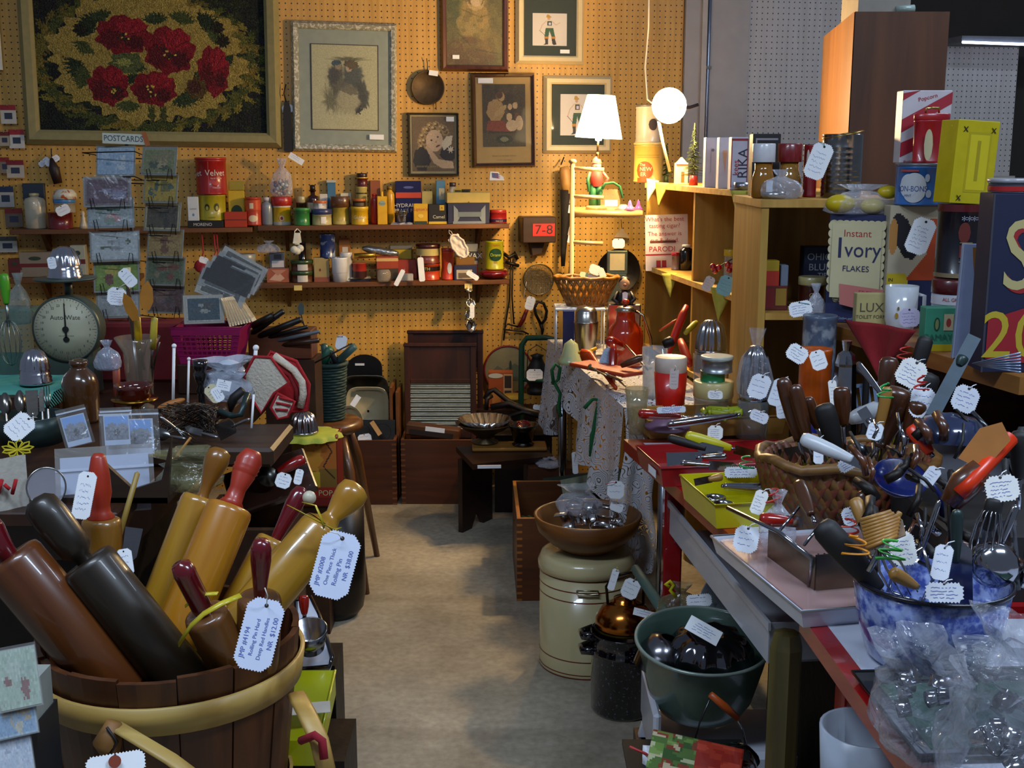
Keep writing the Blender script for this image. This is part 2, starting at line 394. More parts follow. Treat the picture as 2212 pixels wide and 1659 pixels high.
DARKW=M('#2c2620',.8,0,.2,8)
struct(MB().box(wl(1838,200)[0],3.2,.25,.3,0,3.0,DARKW).obj('wall_far_right',T=WT))
T_=WT@Matrix.Translation((0,.1,0));a0,z0=wl(2046,100,-.1);a1,_=wl(2202,100,-.1);z1=wl(2100,380,-.1)[1]
struct(MB().box(a0-.5,a1,0,.02,.9,z0+.0,PEGG).obj('wall_grey_panel',T=T_))
struct(MB().box(a0-.02,a1+.02,-.02,.0,z1-.04,z1,GREY).obj('trim_3',T=T_))
def concrete():
 m,n,l,b=base('concrete');tc=node(n,'ShaderNodeTexCoord');a=node(n,'ShaderNodeTexNoise',Scale=1.6,Detail=8.0,Roughness=.65);c=node(n,'ShaderNodeTexNoise',Scale=45.0,Detail=4.0)
 w=node(n,'ShaderNodeTexWave',Scale=.33,Distortion=1.2,Detail=2.0);w.bands_direction='Y'
 for q in(a,c,w):l.new(tc.outputs['Object'],q.inputs['Vector'])
 cr=node(n,'ShaderNodeValToRGB');e=cr.color_ramp.elements;e[0].position=.3;e[0].color=hx('#7e7462');e[1].position=.7;e[1].color=hx('#bab09a');l.new(a.outputs['Fac'],cr.inputs[0])
 c2=node(n,'ShaderNodeValToRGB');e=c2.color_ramp.elements;e[0].position=.0;e[0].color=(.7,.68,.66,1);e[1].position=.02;e[1].color=(1,1,1,1);l.new(w.outputs['Fac'],c2.inputs[0])
 c3=node(n,'ShaderNodeValToRGB');e=c3.color_ramp.elements;e[0].position=.3;e[0].color=(.72,.72,.72,1);e[1].position=.7;e[1].color=(1,1,1,1);l.new(c.outputs['Fac'],c3.inputs[0])
 m1=node(n,'ShaderNodeMix',data_type='RGBA',blend_type='MULTIPLY');m1.inputs[0].default_value=.55;m2=node(n,'ShaderNodeMix',data_type='RGBA',blend_type='MULTIPLY');m2.inputs[0].default_value=1
 l.new(cr.outputs[0],m1.inputs[6]);l.new(c2.outputs[0],m1.inputs[7]);l.new(m1.outputs[2],m2.inputs[6]);l.new(c3.outputs[0],m2.inputs[7]);l.new(m2.outputs[2],b.inputs['Base Color']);b.inputs['Roughness'].default_value=.75
 bp=node(n,'ShaderNodeBump',Strength=.2,Distance=.003);l.new(c.outputs['Fac'],bp.inputs['Height']);l.new(bp.outputs[0],b.inputs['Normal']);return m
struct(MB().box(-3.6,3.6,-1.0,6.2,-.05,0,concrete()).obj('floor'))
t=thing('fluorescent_light','thin white fluorescent tube high on the dark wall above the yellow tin','light',T=WT@Matrix.Translation((wl(2150,97,.1)[0],-.1,wl(2150,97)[1])))
hw=(wl(2215,97)[0]-wl(2092,97)[0])/2+.02
MB().tube([(-hw,0,0),(hw+.3,0,-.01)],.006,M('#cfdcff',.3,emit=3,var=0),8).obj('tube',t);MB().box(-hw,hw+.3,.008,.2,-.0,.03,M('#55585e',.5)).obj('fitting',t)
#wall shelves
SHW=wood('#5a3416','#7d4c20',10,'X',.5)
def wallshelf(nm,label,x0,x1,py,depth=.17,th=.02,pz=None):
 a,_=wl(x0,py,depth);b_,_=wl(x1,py,depth);z=wl((x0+x1)/2,py,depth)[1]if pz is None else pz
 t=thing('wall_shelf',label,'shelf',T=WT@Matrix.Translation(((a+b_)/2,0,z)));w=(b_-a)/2
 MB().box(-w,w,-depth,0,-th,0,SHW,b=.002).obj('board',t)
 for s in(-1,1):MB().prism([(0,-th),(0,-.12),(-.0,-.12),(-.13,-th)],-.008,.008,SHW,T=Matrix.Translation((s*(w-.12),0,0))@Matrix.Rotation(R(90),4,'Z')).obj('bracket',t)
 return z,t
ZS0,_=wallshelf(0,'upper brown wall shelf under the pictures, crowded with old tins',556,1100,486)
ZS0L,_=wallshelf(0,'brown wall shelf carrying the red tobacco can, behind the postcard rack',20,545,494)
ZS1,_=wallshelf(0,'lower brown wall shelf with the yellow drain cleaner can at its end',560,1100,609)
ZS1L,_=wallshelf(0,'low wall shelf mostly hidden behind the postcard rack and scale',20,300,600)
for k,(px,py)in enumerate([(644,628),(1012,624)]):
 x,z=wl(px,py,.175);MB().box(-.017,.017,-.001,0,-.011,.011,M('#d8c070',.6)).obj('price_sticker',T=WT@Matrix.Translation((x,-.171,z+.012)),label=['small yellow price sticker under the lower shelf below the green lidded tins','small yellow price sticker under the lower shelf by the hanging scoops'][k],category='sticker')
#framed pictures
def mitre(b,w,h,fw,d,m,z0=0,steps=((0,0),(.35,1),(.8,.85),(1,.5))):
 """profile: (fraction of width inwards, fraction of depth)"""
 W2,H2=w/2,h/2;prof=[(0,0)]+[(fr*fw,dp*d)for fr,dp in steps[0:]]+[(fw,0)]
 vs=[];
 for ins,dp in prof:
  for sx,sz in((-1,-1),(1,-1),(1,1),(-1,1)):vs.append((sx*(W2-ins),-dp,sz*(H2-ins)))
 fs=[(i*4+k,i*4+(k+1)%4,i*4+4+(k+1)%4,i*4+4+k)for i in range(len(prof)-1)for k in range(4)]
 return b.add(vs,fs,m)
def picture(name,label,x0,x1,y0,y1,fw,fm,pic,cat='picture',mats=(),inner=None,sticker=None,roll=0,depth=.022,gl=True,picm=None):
 """outer rectangle in photo pixels on the wall; mats = [(inset fraction of inner size, material)]; inner = print rect in fractions"""
 xa,za=wl(x0,(y0+y1)/2,.03);xb,_=wl(x1,(y0+y1)/2,.03);zt=wl((x0+x1)/2,y0,.03)[1];zb=wl((x0+x1)/2,y1,.03)[1]
 w,h=xb-xa,zt-zb;T=WT@Matrix.Translation(((xa+xb)/2,-.012,(zt+zb)/2))@Matrix.Rotation(R(roll),4,'Y')
 t=thing(name,label,cat,T=T);k=w/(x1-x0);f=fw*k
 b=MB();mitre(b,w,h,f,depth,fm);b.box(-w/2,w/2,.0,.01,-h/2,h/2,fm);b.obj('frame',t)
 iw,ih=w-2*f,h-2*f;y=-.004
 for(ix,iy,mm)in mats:
  MB().box(-iw/2+ix*iw,iw/2-ix*iw,y,y+.003,-ih/2+iy*ih,ih/2-iy*ih,mm).obj('mat_board',t);y-=.0022
 a=inner or(0,0,1,1)
 pw,ph=(a[2]-a[0])*iw,(a[3]-a[1])*ih
 pic.obj('print',t,pw,ph,Matrix.Translation((-iw/2+(a[0]+a[2])/2*iw,y,ih/2-(a[1]+a[3])/2*ih)),picm)
 if gl:MB().box(-iw/2,iw/2,y-.005,y-.004,-ih/2,ih/2,glass('#ffffff',.015)).obj('glass',t)
 if sticker:
  sx,sz,sw,sh=sticker;MB().box(-sw/2*iw,sw/2*iw,-.0008,0,-sh/2*ih,sh/2*ih,WHITE,T=Matrix.Translation((-iw/2+sx*iw,y-.006,ih/2-sz*ih))).obj('price_sticker',t)
 return t
def rugpic():
 p=Pic(262,176,'#0c1410');X0,Y0,W,H=78.,-46.,504.,334.
 def q(zx,zy):return((zx/3.568-X0)/W,(zy/3.568-Y0)/H)
 def e(zx,zy,rx,ry,c,**k):a,b=q(zx,zy);p.ell(a,b,rx/3.568/W,ry/3.568/H,c,**k)
 n1=p.noise(30,22,5)
 p.mask(n1>.62,'#1c2412',.9);p.mask((n1>.45)&(n1<.5),'#2a1430',.5)
 rr=random.Random(4)
 for k in range(54):
  a=2*math.pi*k/54;cx,cy=1130+math.cos(a)*800,470+math.sin(a)*500
  e(cx,cy,95,30,rr.choice(['#4a4c18','#5c5520','#38401a','#6a5a22']),ang=a+1.2+rr.uniform(-.6,.6),wob=.3,ph=k)
 for k in range(40):
  a=2*math.pi*k/40+.05;cx,cy=1130+math.cos(a)*890,470+math.sin(a)*540
  e(cx,cy,60,16,rr.choice(['#6f6626','#3c4416','#544c1c']),ang=a+rr.uniform(0,2),wob=.3,ph=k)
 th=np.arctan2(p.y-q(0,430)[1],p.x-q(1150,0)[0]);d=np.hypot((p.x-q(1150,0)[0])*W*3.568/730,(p.y-q(0,430)[1])*H*3.568/500)
 d=d/(1+.03*np.sin(th*19)+.03*np.sin(th*37+1)+.04*np.sin(th*8));p.mask(d<1,'#94803c');p.mask((d<1)&(p.noise(90,60,3)>.6),'#806e34',.7)
 for sx in(1155,1245):
  e(sx,870,26,75,'#3a3f1a',wob=.25)
 def leaf(zx,zy,L,ang,c='#20301a'):
  for k in range(7):
   s=(k-3)*.32;e(zx+math.cos(ang+s)*L*.5,zy+math.sin(ang+s)*L*.5,L*.5,L*.10,c,ang=ang+s,wob=.2,ph=k)
 for(x,y,L,a)in[(760,220,150,3.6),(1220,180,120,4.6),(1400,170,130,5.0),(1560,190,150,5.6),(660,500,150,2.6),(700,600,130,3.3),(1640,300,120,5.4),(1400,690,150,1.2),(980,760,120,1.6),(1060,450,120,1.9),(700,330,110,2.2),(1490,560,110,.4),(830,160,110,4.2),(1000,560,100,1.2),(1720,420,90,.6)]:leaf(x,y,L,a,rr.choice(['#1a2814','#26341a','#38421c']))
 e(980,470,120,90,'#46502a',wob=.12);e(960,470,60,30,'#7c8040',wob=.2)
 for(x,y,rx,ry,s)in[(970,260,205,145,1),(1310,370,190,180,2),(1640,520,120,190,3),(840,650,150,150,4),(1180,670,170,130,5)]:
  e(x,y,rx,ry,'#6c0b18',wob=.07,ph=s);e(x+rx*.3,y-ry*.45,rx*.55,ry*.42,'#84111f',wob=.12,ph=s*2);e(x-rx*.45,y+ry*.25,rx*.4,ry*.5,'#4e0812',wob=.15,ph=s);e(x+rx*.4,y+ry*.4,rx*.35,ry*.35,'#420610',wob=.15,ph=s)
  for k in range(10):
   a=k*.628+s;p.line([q(x+rx*.25*math.cos(a),y+ry*.25*math.sin(a)),q(x+rx*.85*math.cos(a),y+ry*.85*math.sin(a))],.0022,'#4c0612',.8)
 for(x,y)in[(965,270),(1310,390),(1160,690),(880,690)]:
  for k in range(16):a=rr.random()*6.3;r=rr.random()*55;e(x+math.cos(a)*r,y+math.sin(a)*r*.8,9,9,rr.choice(['#b8a848','#1c2414','#30100c']))
 p.poly([q(1590,640),q(1760,640),q(1635,740)],'#6c0b18')
 e(1505,660,80,85,'#4a3818',wob=.08);e(1490,650,50,50,'#3e1c14',wob=.1)
 for(x,y)in[(1680,185),(1720,290),(650,230)]:e(x,y,50,48,'#151208',wob=.15)
 return p.grain(.05)
LIN=M('#8f8556',.7,0,.15,40,.3)
picture('framed_hooked_rug','large pale framed hooked rug with dark red poppies on cream and black ground',42,604,-72,316,33,LIN,rugpic(),gl=False,roll=.7,picm=picmat(.95,0,.8),inner=(-.02,-.02,1.02,1.02),depth=.035)
p=Pic(104,130,'#c8c294')
p.ell(.5,.5,.36,.36,'#93906a',.55,wob=.1,soft=.4);p.ell(.38,.42,.12,.22,'#565240',.9,wob=.12,soft=.3);p.ell(.40,.25,.06,.05,'#8a7a58');p.ell(.37,.215,.07,.035,'#3c5458')
p.ell(.60,.40,.15,.2,'#4c5046',.9,wob=.12,soft=.3);p.ell(.57,.27,.05,.05,'#c0a880');p.ell(.58,.22,.09,.05,'#5e5234',wob=.1);p.ell(.56,.16,.3,.03,'#5a5436',.8,wob=.2,soft=.5)
p.ell(.75,.6,.07,.16,'#46443a',.9,wob=.15,ang=-.3);p.ell(.28,.66,.13,.14,'#6e6c4c',.8,wob=.2,soft=.5);p.ell(.45,.55,.05,.2,'#6c6852',.7);p.ell(.7,.75,.06,.06,'#34342e',wob=.2)
for k in range(26):p.line([(.2+k*.022,.45+.1*math.sin(k)),(.24+k*.02,.78+.05*math.sin(k*2))],.006,'#5c5a44',.3)
p.ell(.56,.64,.2,.19,'#b4ac84',.95,wob=.06,soft=.25);p.ell(.78,.56,.09,.2,'#4c4c40',.9,wob=.12,ang=-.3,soft=.3);p.ell(.5,.5,.22,.06,'#6c6650',.8,wob=.1,ang=.3);p.ell(.33,.36,.1,.12,'#4a4840',.9,wob=.1,soft=.3);p.ell(.66,.34,.14,.12,'#585c50',.9,wob=.1,soft=.3)
p.ell(.40,.245,.045,.04,'#9c8a68');p.ell(.57,.265,.045,.045,'#c4a684');p.ell(.62,.23,.09,.05,'#6a5a34',wob=.1);p.ell(.38,.205,.07,.03,'#3c5458')
p.grain(.03)
picture('framed_print','tall silver framed sketch of a couple with a pale grey green mat',630,858,47,328,16,speck('#8f8d78','#c9c6b4',90,.5,.4),p,mats=[(0,0,M('#a9b09c',.7)),(.125,.125,M('#4a3c30',.7)),(.137,.132,M('#c8c294',.7))],inner=(.14,.135,.86,.865),sticker=(.85,.93,.16,.045),roll=.9)
p=Pic(92,110,'#6e6430');p.ell(.3,.2,.5,.4,'#4e5a28',.7,soft=.5);p.ell(.5,.42,.32,.42,'#b09048',.9,wob=.05,soft=.3);p.ell(.52,.2,.16,.12,'#c8a868');p.ell(.52,.12,.22,.12,'#8c6428',wob=.08);p.ell(.53,.18,.11,.09,'#d8b888');p.ell(.4,.55,.25,.12,'#a08848',.8,ang=.5)
p.ell(.4,.86,.5,.24,'#6a4c22',.9,wob=.05,soft=.2);p.ell(.75,.7,.25,.2,'#8a7030',.7,soft=.5);p.line([(.25,.3),(.6,.4),(.8,.35)],.01,'#80682c',.8);p.line([(.2,.6),(.5,.8),(.9,.85)],.012,'#4c3c1c',.7);p.ell(.5,.17,.012,.008,'#3a2414');p.ell(.57,.17,.012,.008,'#3a2414');p.blotch(16,['#8a7c38','#5c5024'],4,.35).grain(.03)
picture('framed_painting','dark gilt framed soft portrait of a woman in a pale shawl, cut off above',952,1100,-48,154,13,wood('#4a2412','#6e3c1c',20,'Z',.3,.4),p,sticker=(.16,.90,.12,.05))
def costume(b,half=False):
 p=Pic(84,106,'#e9dfd2');
 p.ell(.47,.155,.045,.05,'#d8a88a');p.ell(.47,.11,.075,.03,'#c89a2c');p.ell(.45,.08,.05,.04,'#c89a2c')
 p.line([(.40,.24),(.28,.36),(.22,.52)],.014,'#d8b8a0');p.line([(.56,.24),(.68,.36),(.8,.28)],.014,'#d8b8a0');p.poly([(.40,.22),(.58,.22),(.56,.42),(.42,.42)],'#e2d8b0');p.rect(.43,.25,.56,.38,'#20202a');p.rect(.46,.28,.53,.36,'#d8d8e8')
 p.poly([(.38,.45),(.60,.45),(.66,.74),(.56,.74),(.49,.54),(.46,.74),(.34,.74)],'#1f5a34');p.rect(.34,.72,.46,.79,'#c88a28');p.rect(.55,.72,.67,.79,'#c88a28')
 p.poly([(.36,.78),(.45,.78),(.45,.96),(.30,.98),(.37,.93)],'#241c18');p.poly([(.56,.78),(.65,.78),(.70,.96),(.62,.98),(.57,.93)],'#241c18');p.line([(.20,.53),(.34,.66)],.008,'#604428');return p
CRM=M('#d8c79a',.5,0,.06);GRN=M('#26362a',.8)
picture('framed_print','cream framed costume drawing of a figure in green breeches on dark green mat',1115,1263,-36,138,17,CRM,costume(0),mats=[(0,0,GRN)],inner=(.17,.33,.82,.84),sticker=(.78,.93,.18,.06))
picture('framed_print','cream framed costume drawing on dark green mat, partly behind the lit lamp shade',1175,1323,164,331,17,CRM,costume(0),mats=[(0,0,GRN)],inner=(.17,.16,.82,.84))
p=Pic(70,100,'#4a3a1e');p.blotch(9,['#5c4a26','#3a2c16'],2,.6);p.ell(.42,.2,.11,.08,'#8a6c30',.7);p.ell(.44,.2,.075,.07,'#c09a60');p.ell(.40,.17,.075,.06,'#5a3818');p.ell(.3,.42,.2,.18,'#b08c54',wob=.04);p.ell(.42,.42,.16,.05,'#b89860',ang=-.5)
p.poly([(.08,.74),(.12,.58),(.5,.58),(.66,.76)],'#8c3c20');p.ell(.64,.36,.05,.05,'#c8a878');p.ell(.76,.34,.06,.055,'#caa878');p.ell(.62,.52,.07,.06,'#d0b080');p.ell(.8,.52,.06,.06,'#6a4020');p.ell(.68,.66,.14,.09,'#cbb088');p.ell(.85,.62,.09,.12,'#caac80');p.rect(0,.78,1,1,'#55492a');p.ell(.5,.88,.2,.07,'#3a3c24');p.ell(.5,.88,.1,.04,'#84805c');p.grain(.03)
t=picture('framed_print','narrow dark mahogany framed devotional print of a robed man with children',1020,1157,157,361,9,wood('#2c100a','#481c10',20,'Z',.25,.5),p,mats=[(0,0,M('#c4a05c',.7,0,.08))],inner=(.12,.08,.9,.81),sticker=(.18,.04,.27,.06),roll=-.8)
b=MB();
for k,s in enumerate(['Blessed are the little Children','for theirs is the kingdom']):b.text(s,.009-.002*k,M('#6a4c28',.8),.0,-.155-k*.018,-.0105)
b.obj('caption',t)
p=Pic(80,96,'#6e5634');p.ell(.5,.5,.6,.55,'#8c7048',.6,soft=.6)
for(x,y)in[(.3,.25),(.42,.17),(.56,.15),(.68,.2),(.78,.28),(.24,.36),(.2,.46),(.22,.56),(.33,.3),(.5,.22),(.65,.28),(.28,.45),(.36,.24),(.74,.22)]:p.ell(x,y,.085,.07,'#a88850',wob=.1);p.ell(x+.01,y,.05,.04,'#5c4424',.8);p.ell(x-.02,y-.02,.03,.02,'#d8bc80')
p.ell(.52,.44,.2,.2,'#d8b890',ang=.35);p.ell(.45,.43,.025,.014,'#3a2414');p.ell(.6,.37,.025,.014,'#3a2414');p.ell(.56,.46,.018,.02,'#b89068');p.ell(.60,.535,.05,.018,'#7a3420',ang=-.35);p.ell(.22,.78,.2,.22,'#1c140e',wob=.05);p.ell(.85,.68,.2,.13,'#221810',wob=.05)
p.poly([(.3,.55),(.36,.52),(.62,.78),(.95,.82),(.98,.95),(.7,.95),(.5,.85)],'#cfae84');p.poly([(.68,.5),(.8,.36),(.95,.34),(.92,.5),(.74,.62)],'#e2d2b0');p.ell(.9,.6,.06,.05,'#e2d2b0',wob=.3);p.grain(.03)
t=picture('framed_photograph','sepia studio photograph of a curly haired child resting on one arm, black frame',882,992,243,380,5,M('#3a362e',.35,.4),p,sticker=(.86,.07,.17,.08),mats=[(0,0,M('#b0a070',.6))],inner=(.04,.03,.96,.96))
MB().text('sincerely yours',.016,M('#9a8a60'),-.03,-.095,-.0108).obj('inscription',t)
o=MB().box(-.08,0,-.02,0,0,.3,M('#dfe0d4',.6)).obj('framed_print',T=WT@Matrix.Translation((wl(8,152)[0],-.01,wl(8,152)[1])),label='white edged picture cut off by the frame, beside the poppy rug',category='picture')
o=thing('flag_card','small white card with a printed flag pinned below the devotional print','card',T=WT@Matrix.Translation((wl(1073,380)[0],-.004,wl(1073,380)[1])))
b=MB();b.prism([(-.034,-.02),(.034,-.02),(.03,-.004),(.012,.008),(.008,.018),(-.03,.02)],-.001,.001,WHITE);b.obj('card',o);b=MB();b.patch([(-.022,-.008),(.008,-.012),(.006,.012),(-.024,.014)],M('#5a6494',.6),-.0014)
for k in range(3):b.patch([(-.008,-.008+k*.007),(.014,-.011+k*.007),(.014,-.008+k*.007),(-.008,-.005+k*.007)],M('#b05050',.6),-.0018)
b.obj('flag_print',o)
T_=WT@Matrix.Translation((wl(923,190)[0],-.014,wl(923,190)[1]))@Matrix.Rotation(R(90),4,'X')
o=thing('round_griddle','round dark cast metal griddle hanging between the pictures','griddle',T=T_);r=.0735
MB().lathe([(0,-.003),(r*.9,-.003),(r,.0),(r,.012),(r*.95,.013),(r*.9,.008),(0,.008)],M('#4a3820',.55,.5,.3,40,.4),32).obj('plate',o);MB().tube([(0,r,.003),(0,r+.03,.006),(-.004,r+.05,.012)],.002,M('#5a5040',.4,.8)).obj('hook',o)
MB().box(-.02,.02,-.0006,0,-.011,.011,WHITE,T=Matrix.Translation((.025,r-.012,.016))@Matrix.Rotation(R(-90),4,'X')@Matrix.Rotation(R(8),4,'Y')).obj('price_tag',o)
MB().tube([(.035,-r+.01,.0),(.037,-r-.02,.0)],.0016,M('#5a5040',.4,.8)).obj('wire',o)
x,z=wl(621,270);o=thing('leather_pouch','black leather pouch hanging from a hook beside the silver framed sketch','pouch',T=WT@Matrix.Translation((x,-.02,z)))
BLK=M('#100d0c',.6,0,.2)
MB().prism([(-.018,-.11),(.017,-.115),(.016,.07),(.008,.10),(-.008,.10),(-.016,.06)],-.004,.015,BLK).obj('body',o);MB().tube([(0,.0,.09),(-.01,-.01,.13),(.0,-.01,.17)],.003,BLK,6).obj('strap',o)
tag(o,621,235,5.22,24,18,-12)
x,z=wl(120,365);o=thing('hanging_brush','dark brush with white tags hanging on the pegboard below the poppy rug','brush',T=WT@Matrix.Translation((x,-.03,z)))
MB().tube([(-.008,0,.045),(0,0,.0),(.012,0,-.06)],[.006,.022,.018],M('#2a1410',.5),10).obj('body',o);MB().tube([(-.008,0,.04),(-.01,.02,.08)],.002,BLK,5).obj('hook',o)
tag(o,113,347,5.05,34,14,-32);tag(o,95,350,5.06,26,13,-40)
#CUBE SHELVES AND LAMPS
PLY=wood('#a87c2c','#c89c48',9,'Z',.55);PLYE=wood('#b08a44','#d6b06a',12,'X',.5)
ZTOP=1.376
def XU(Y,d=0):return.536-.149*(Y-4.9)+d
def YU(px,d=0):k=(px-1106)/F;return(1.266+d*1.01)/(k+.149)
UA=math.atan(-.149)
def unitshelf():
 """cubby shelf against the side: local y = along front edge from far end (towards camera is -y), x = depth"""
 T=Matrix.Translation((XU(4.86),4.86,0))@Matrix.Rotation(-UA,4,'Z')
 t=thing('cubby_shelf','pale plywood cubby shelf with open cubes standing along the side behind the lace table','shelf',T=T);L=1.30;D=.36;th=.019
 b=lambda nm,*a,**k:MB().box(*a,PLY,**k).obj(nm,t)
 for z in(ZTOP,1.045,.72):MB().box(0,D,-L,.0,z-th,z,PLY).box(-.002,0,-L,0,z-th,z,PLYE).obj('shelf_board',t)
 for y in(-.02,-.66,-1.285):MB().box(0.004,D,y-th/2,y+th/2,.0,.70,PLY).obj('divider',t);MB().box(0.004,D,y-th/2,y+th/2,.72,1.045-th,PLY).obj('divider',t);MB().box(0.004,D,y-th/2,y+th/2,1.045,ZTOP-th,PLY).obj('divider',t)
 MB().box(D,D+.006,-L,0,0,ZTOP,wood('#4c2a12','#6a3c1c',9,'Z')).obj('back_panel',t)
 return t
unitshelf()
XR0=P(1637,600,3.12).x;ZM=P(1700,677,3.1).z
t=thing('plywood_shelf','plywood shelf unit with a middle board, behind the blue soap flakes box','shelf',(XR0,3.1,0));Wd=.56
MB().box(-.004,Wd,0,.39,ZTOP-.026,ZTOP-.006,PLY).obj('shelf_board',t);MB().box(.02,Wd-.02,0.004,.33,ZM-.018,ZM,PLY).obj('shelf_board',t)
MB().box(0,.019,.004,.385,0,ZTOP-.026,PLY).obj('side_panel',t);MB().box(Wd-.019,Wd,.004,.385,0,ZTOP-.026,PLY).obj('side_panel',t);MB().box(.019,Wd-.019,.335,.345,.72,ZTOP-.026,PLY).obj('back_panel',t)
ZL=PXZ(1300,0,4.72).z if False else P(1310,454,4.66).z
t=thing('corner_shelf','narrow varnished shelf with rounded edge that carries the lit lamp','shelf',(0,0,0));a=P(1240,456,4.68);c=P(1392,462,4.56)
SL=wood('#b88a48','#dcb878',8,'X',.35,.3)
MB().prism([(a.x,ZL-.026),(c.x+.0,ZL-.026),(c.x+.0,ZL),(a.x,ZL)],4.63,4.98,SL).tube([(a.x,4.63,ZL-.013),(c.x,4.63,ZL-.013)],.013,SL,8).obj('board',t)
for px in(1243,1262):pass
b=MB()
q0=P(1236,352,4.60)
t2=thing('rod_rack','slender wooden rod rack with turned knob top beside the lamp','rack',(q0.x,4.57,0));RW=wood('#c8a060','#e0c48c',10,'Z',.4)
MB().tube([(0,0,.0),(0,0,q0.z)],.009,RW,10).ball((0,0,q0.z+.006),.013,RW,sc=(1.2,1.2,.7)).obj('post',t2)
for dz in(-.02,-.125,-.30):MB().tube([(0,0,q0.z+dz),(.12,-.0,q0.z+dz-.005)],.0075,RW,8).obj('rail',t2)
#table lamp on an elf figurine
Yl=4.72;pb=P(1288,427,Yl);T=Matrix.Translation((pb.x,Yl,ZL));s=mpp(1290,300,Yl)
t=thing('table_lamp','lit table lamp with white conical shade on a red and green elf figure base','lamp',T=T)
zs0=P(1295,298,Yl).z-ZL;zs1=P(1295,206,Yl).z-ZL;r0,r1=51*s,30*s;ox=(P(1293,300,Yl).x-pb.x)
sh=bpy.data.materials.new('lamp_shade_cloth');sh.use_nodes=True;n,l=nt(sh);bb=n['Principled BSDF'];bb.inputs['Base Color'].default_value=(.9,.85,.7,1);bb.inputs['Emission Color'].default_value=(1,.78,.42,1);bb.inputs['Emission Strength'].default_value=7
tx=node(n,'ShaderNodeTexNoise',Scale=80.0);bp=node(n,'ShaderNodeBump',Strength=.1);l.new(tx.outputs['Fac'],bp.inputs['Height']);l.new(bp.outputs[0],bb.inputs['Normal'])
MB().lathe([(r0,0),(r1,zs1-zs0),(r1-.002,zs1-zs0),(r0-.002,0)],sh,32).obj('lamp_shade',t,Matrix.Translation((ox,0,zs0))@Matrix.Rotation(R(3),4,'Y'))
MB().lathe([(0,.06),(.02,.05),(.028,.03),(.02,.008),(.012,0),(.012,-.03)],M('#fff0d0',.3,emit=30,var=0),14,T=Matrix.Translation((ox,0,zs0+.02))).obj('bulb',t)
BR=metal('#8a6a3c',.3)
MB().tube([(ox,0,zs0),(ox*.6,0,zs0-.03),(ox*.5,0,zs0-.06)],.004,BR).lathe([(.006,0),(.012,.006),(.006,.014),(.01,.02),(.005,.03)],BR,12,T=Matrix.Translation((ox*.5,0,zs0-.085))).obj('stem',t)
hb=zs0-.085
MB().lathe([(0,0),(.042,0),(.042,.012),(.03,.016),(0,.016)],M('#caa070',.5),20).obj('base',t)
f=MB();GR=M('#1f6a3c',.6);RD=M('#b83a30',.6);FL=M('#e0b090',.6)
f.tube([(-.012,0,.016),(-.014,0,.06),(-.010,0,.10)],[.018,.015,.014],GR,10).tube([(.014,0,.016),(.012,-.004,.06),(.008,0,.10)],[.016,.014,.014],GR,10).lathe([(.02,.09),(.026,.11),(.024,.14),(.014,.155)],RD,14).ball((0,0,.172),.018,FL).tube([(.024,0,.145),(.045,-.01,.12),(.03,-.02,.10)],.006,RD,8).tube([(-.024,0,.145),(-.035,-.01,.115),(-.03,-.01,.07)],.006,GR,8).lathe([(.02,.18),(.015,.195),(0,min(.225,hb+.02))],RD,14)
f.ball((0,-.018,.17),.003,FL).obj('figurine',t)
point('lamp_bulb_light',(pb.x+ox,Yl,ZL+zs0+.05),18,(1,.62,.24),.035)
#clamp lamp with reflector turned to the room
YC=4.5;c=P(1447,228,YC);dirv=(CAMP-c).normalized();dirv=(dirv+Vector((-.25,0,-.05))).normalized()
T=Matrix.Translation(c)@dirv.to_track_quat('Z','Y').to_matrix().to_4x4()
t=thing('clamp_lamp','lit clamp lamp whose bare bulb glares from a round metal reflector','lamp',T=T);AL=M('#d8d4c8',.3,.8)
MB().lathe([(.018,-.07),(.022,-.05),(.045,-.03),(.062,-.005),(.066,.012),(.064,.012),(.060,-.004),(.043,-.028),(.018,-.048)],AL,28).obj('reflector',t);MB().lathe([(.016,-.12),(.018,-.07)],BLK,14).obj('socket',t)
MB().lathe([(.012,-.05),(.014,-.03),(.028,-.005),(.032,.018),(.024,.042),(0,.052)],M('#fff2d8',.3,emit=60,var=0),18).obj('bulb',t)
inv=T.inverted();MB().tube([inv@P(1423,262,YC+.02),inv@P(1432,310,YC+.06),inv@P(1447,370,YC+.08)],.006,M('#d8c8a0',.4),8).tube([inv@P(1466,232,YC+.0),inv@P(1490,232,YC+.05),inv@P(1508,226,YC+.06)],.006,BLK,8).obj('arm',t)
MB().tube([inv@P(1402,-40,4.9),inv@P(1401,60,4.9),inv@P(1394,145,4.85),inv@P(1399,215,4.8),inv@(P(1425,235,YC+.1))],.0035,M('#e8dcc0',.5),6).obj('cord',t)
point('clamp_bulb_light',tuple(c+dirv*.09),24,(1,.66,.30),.03)
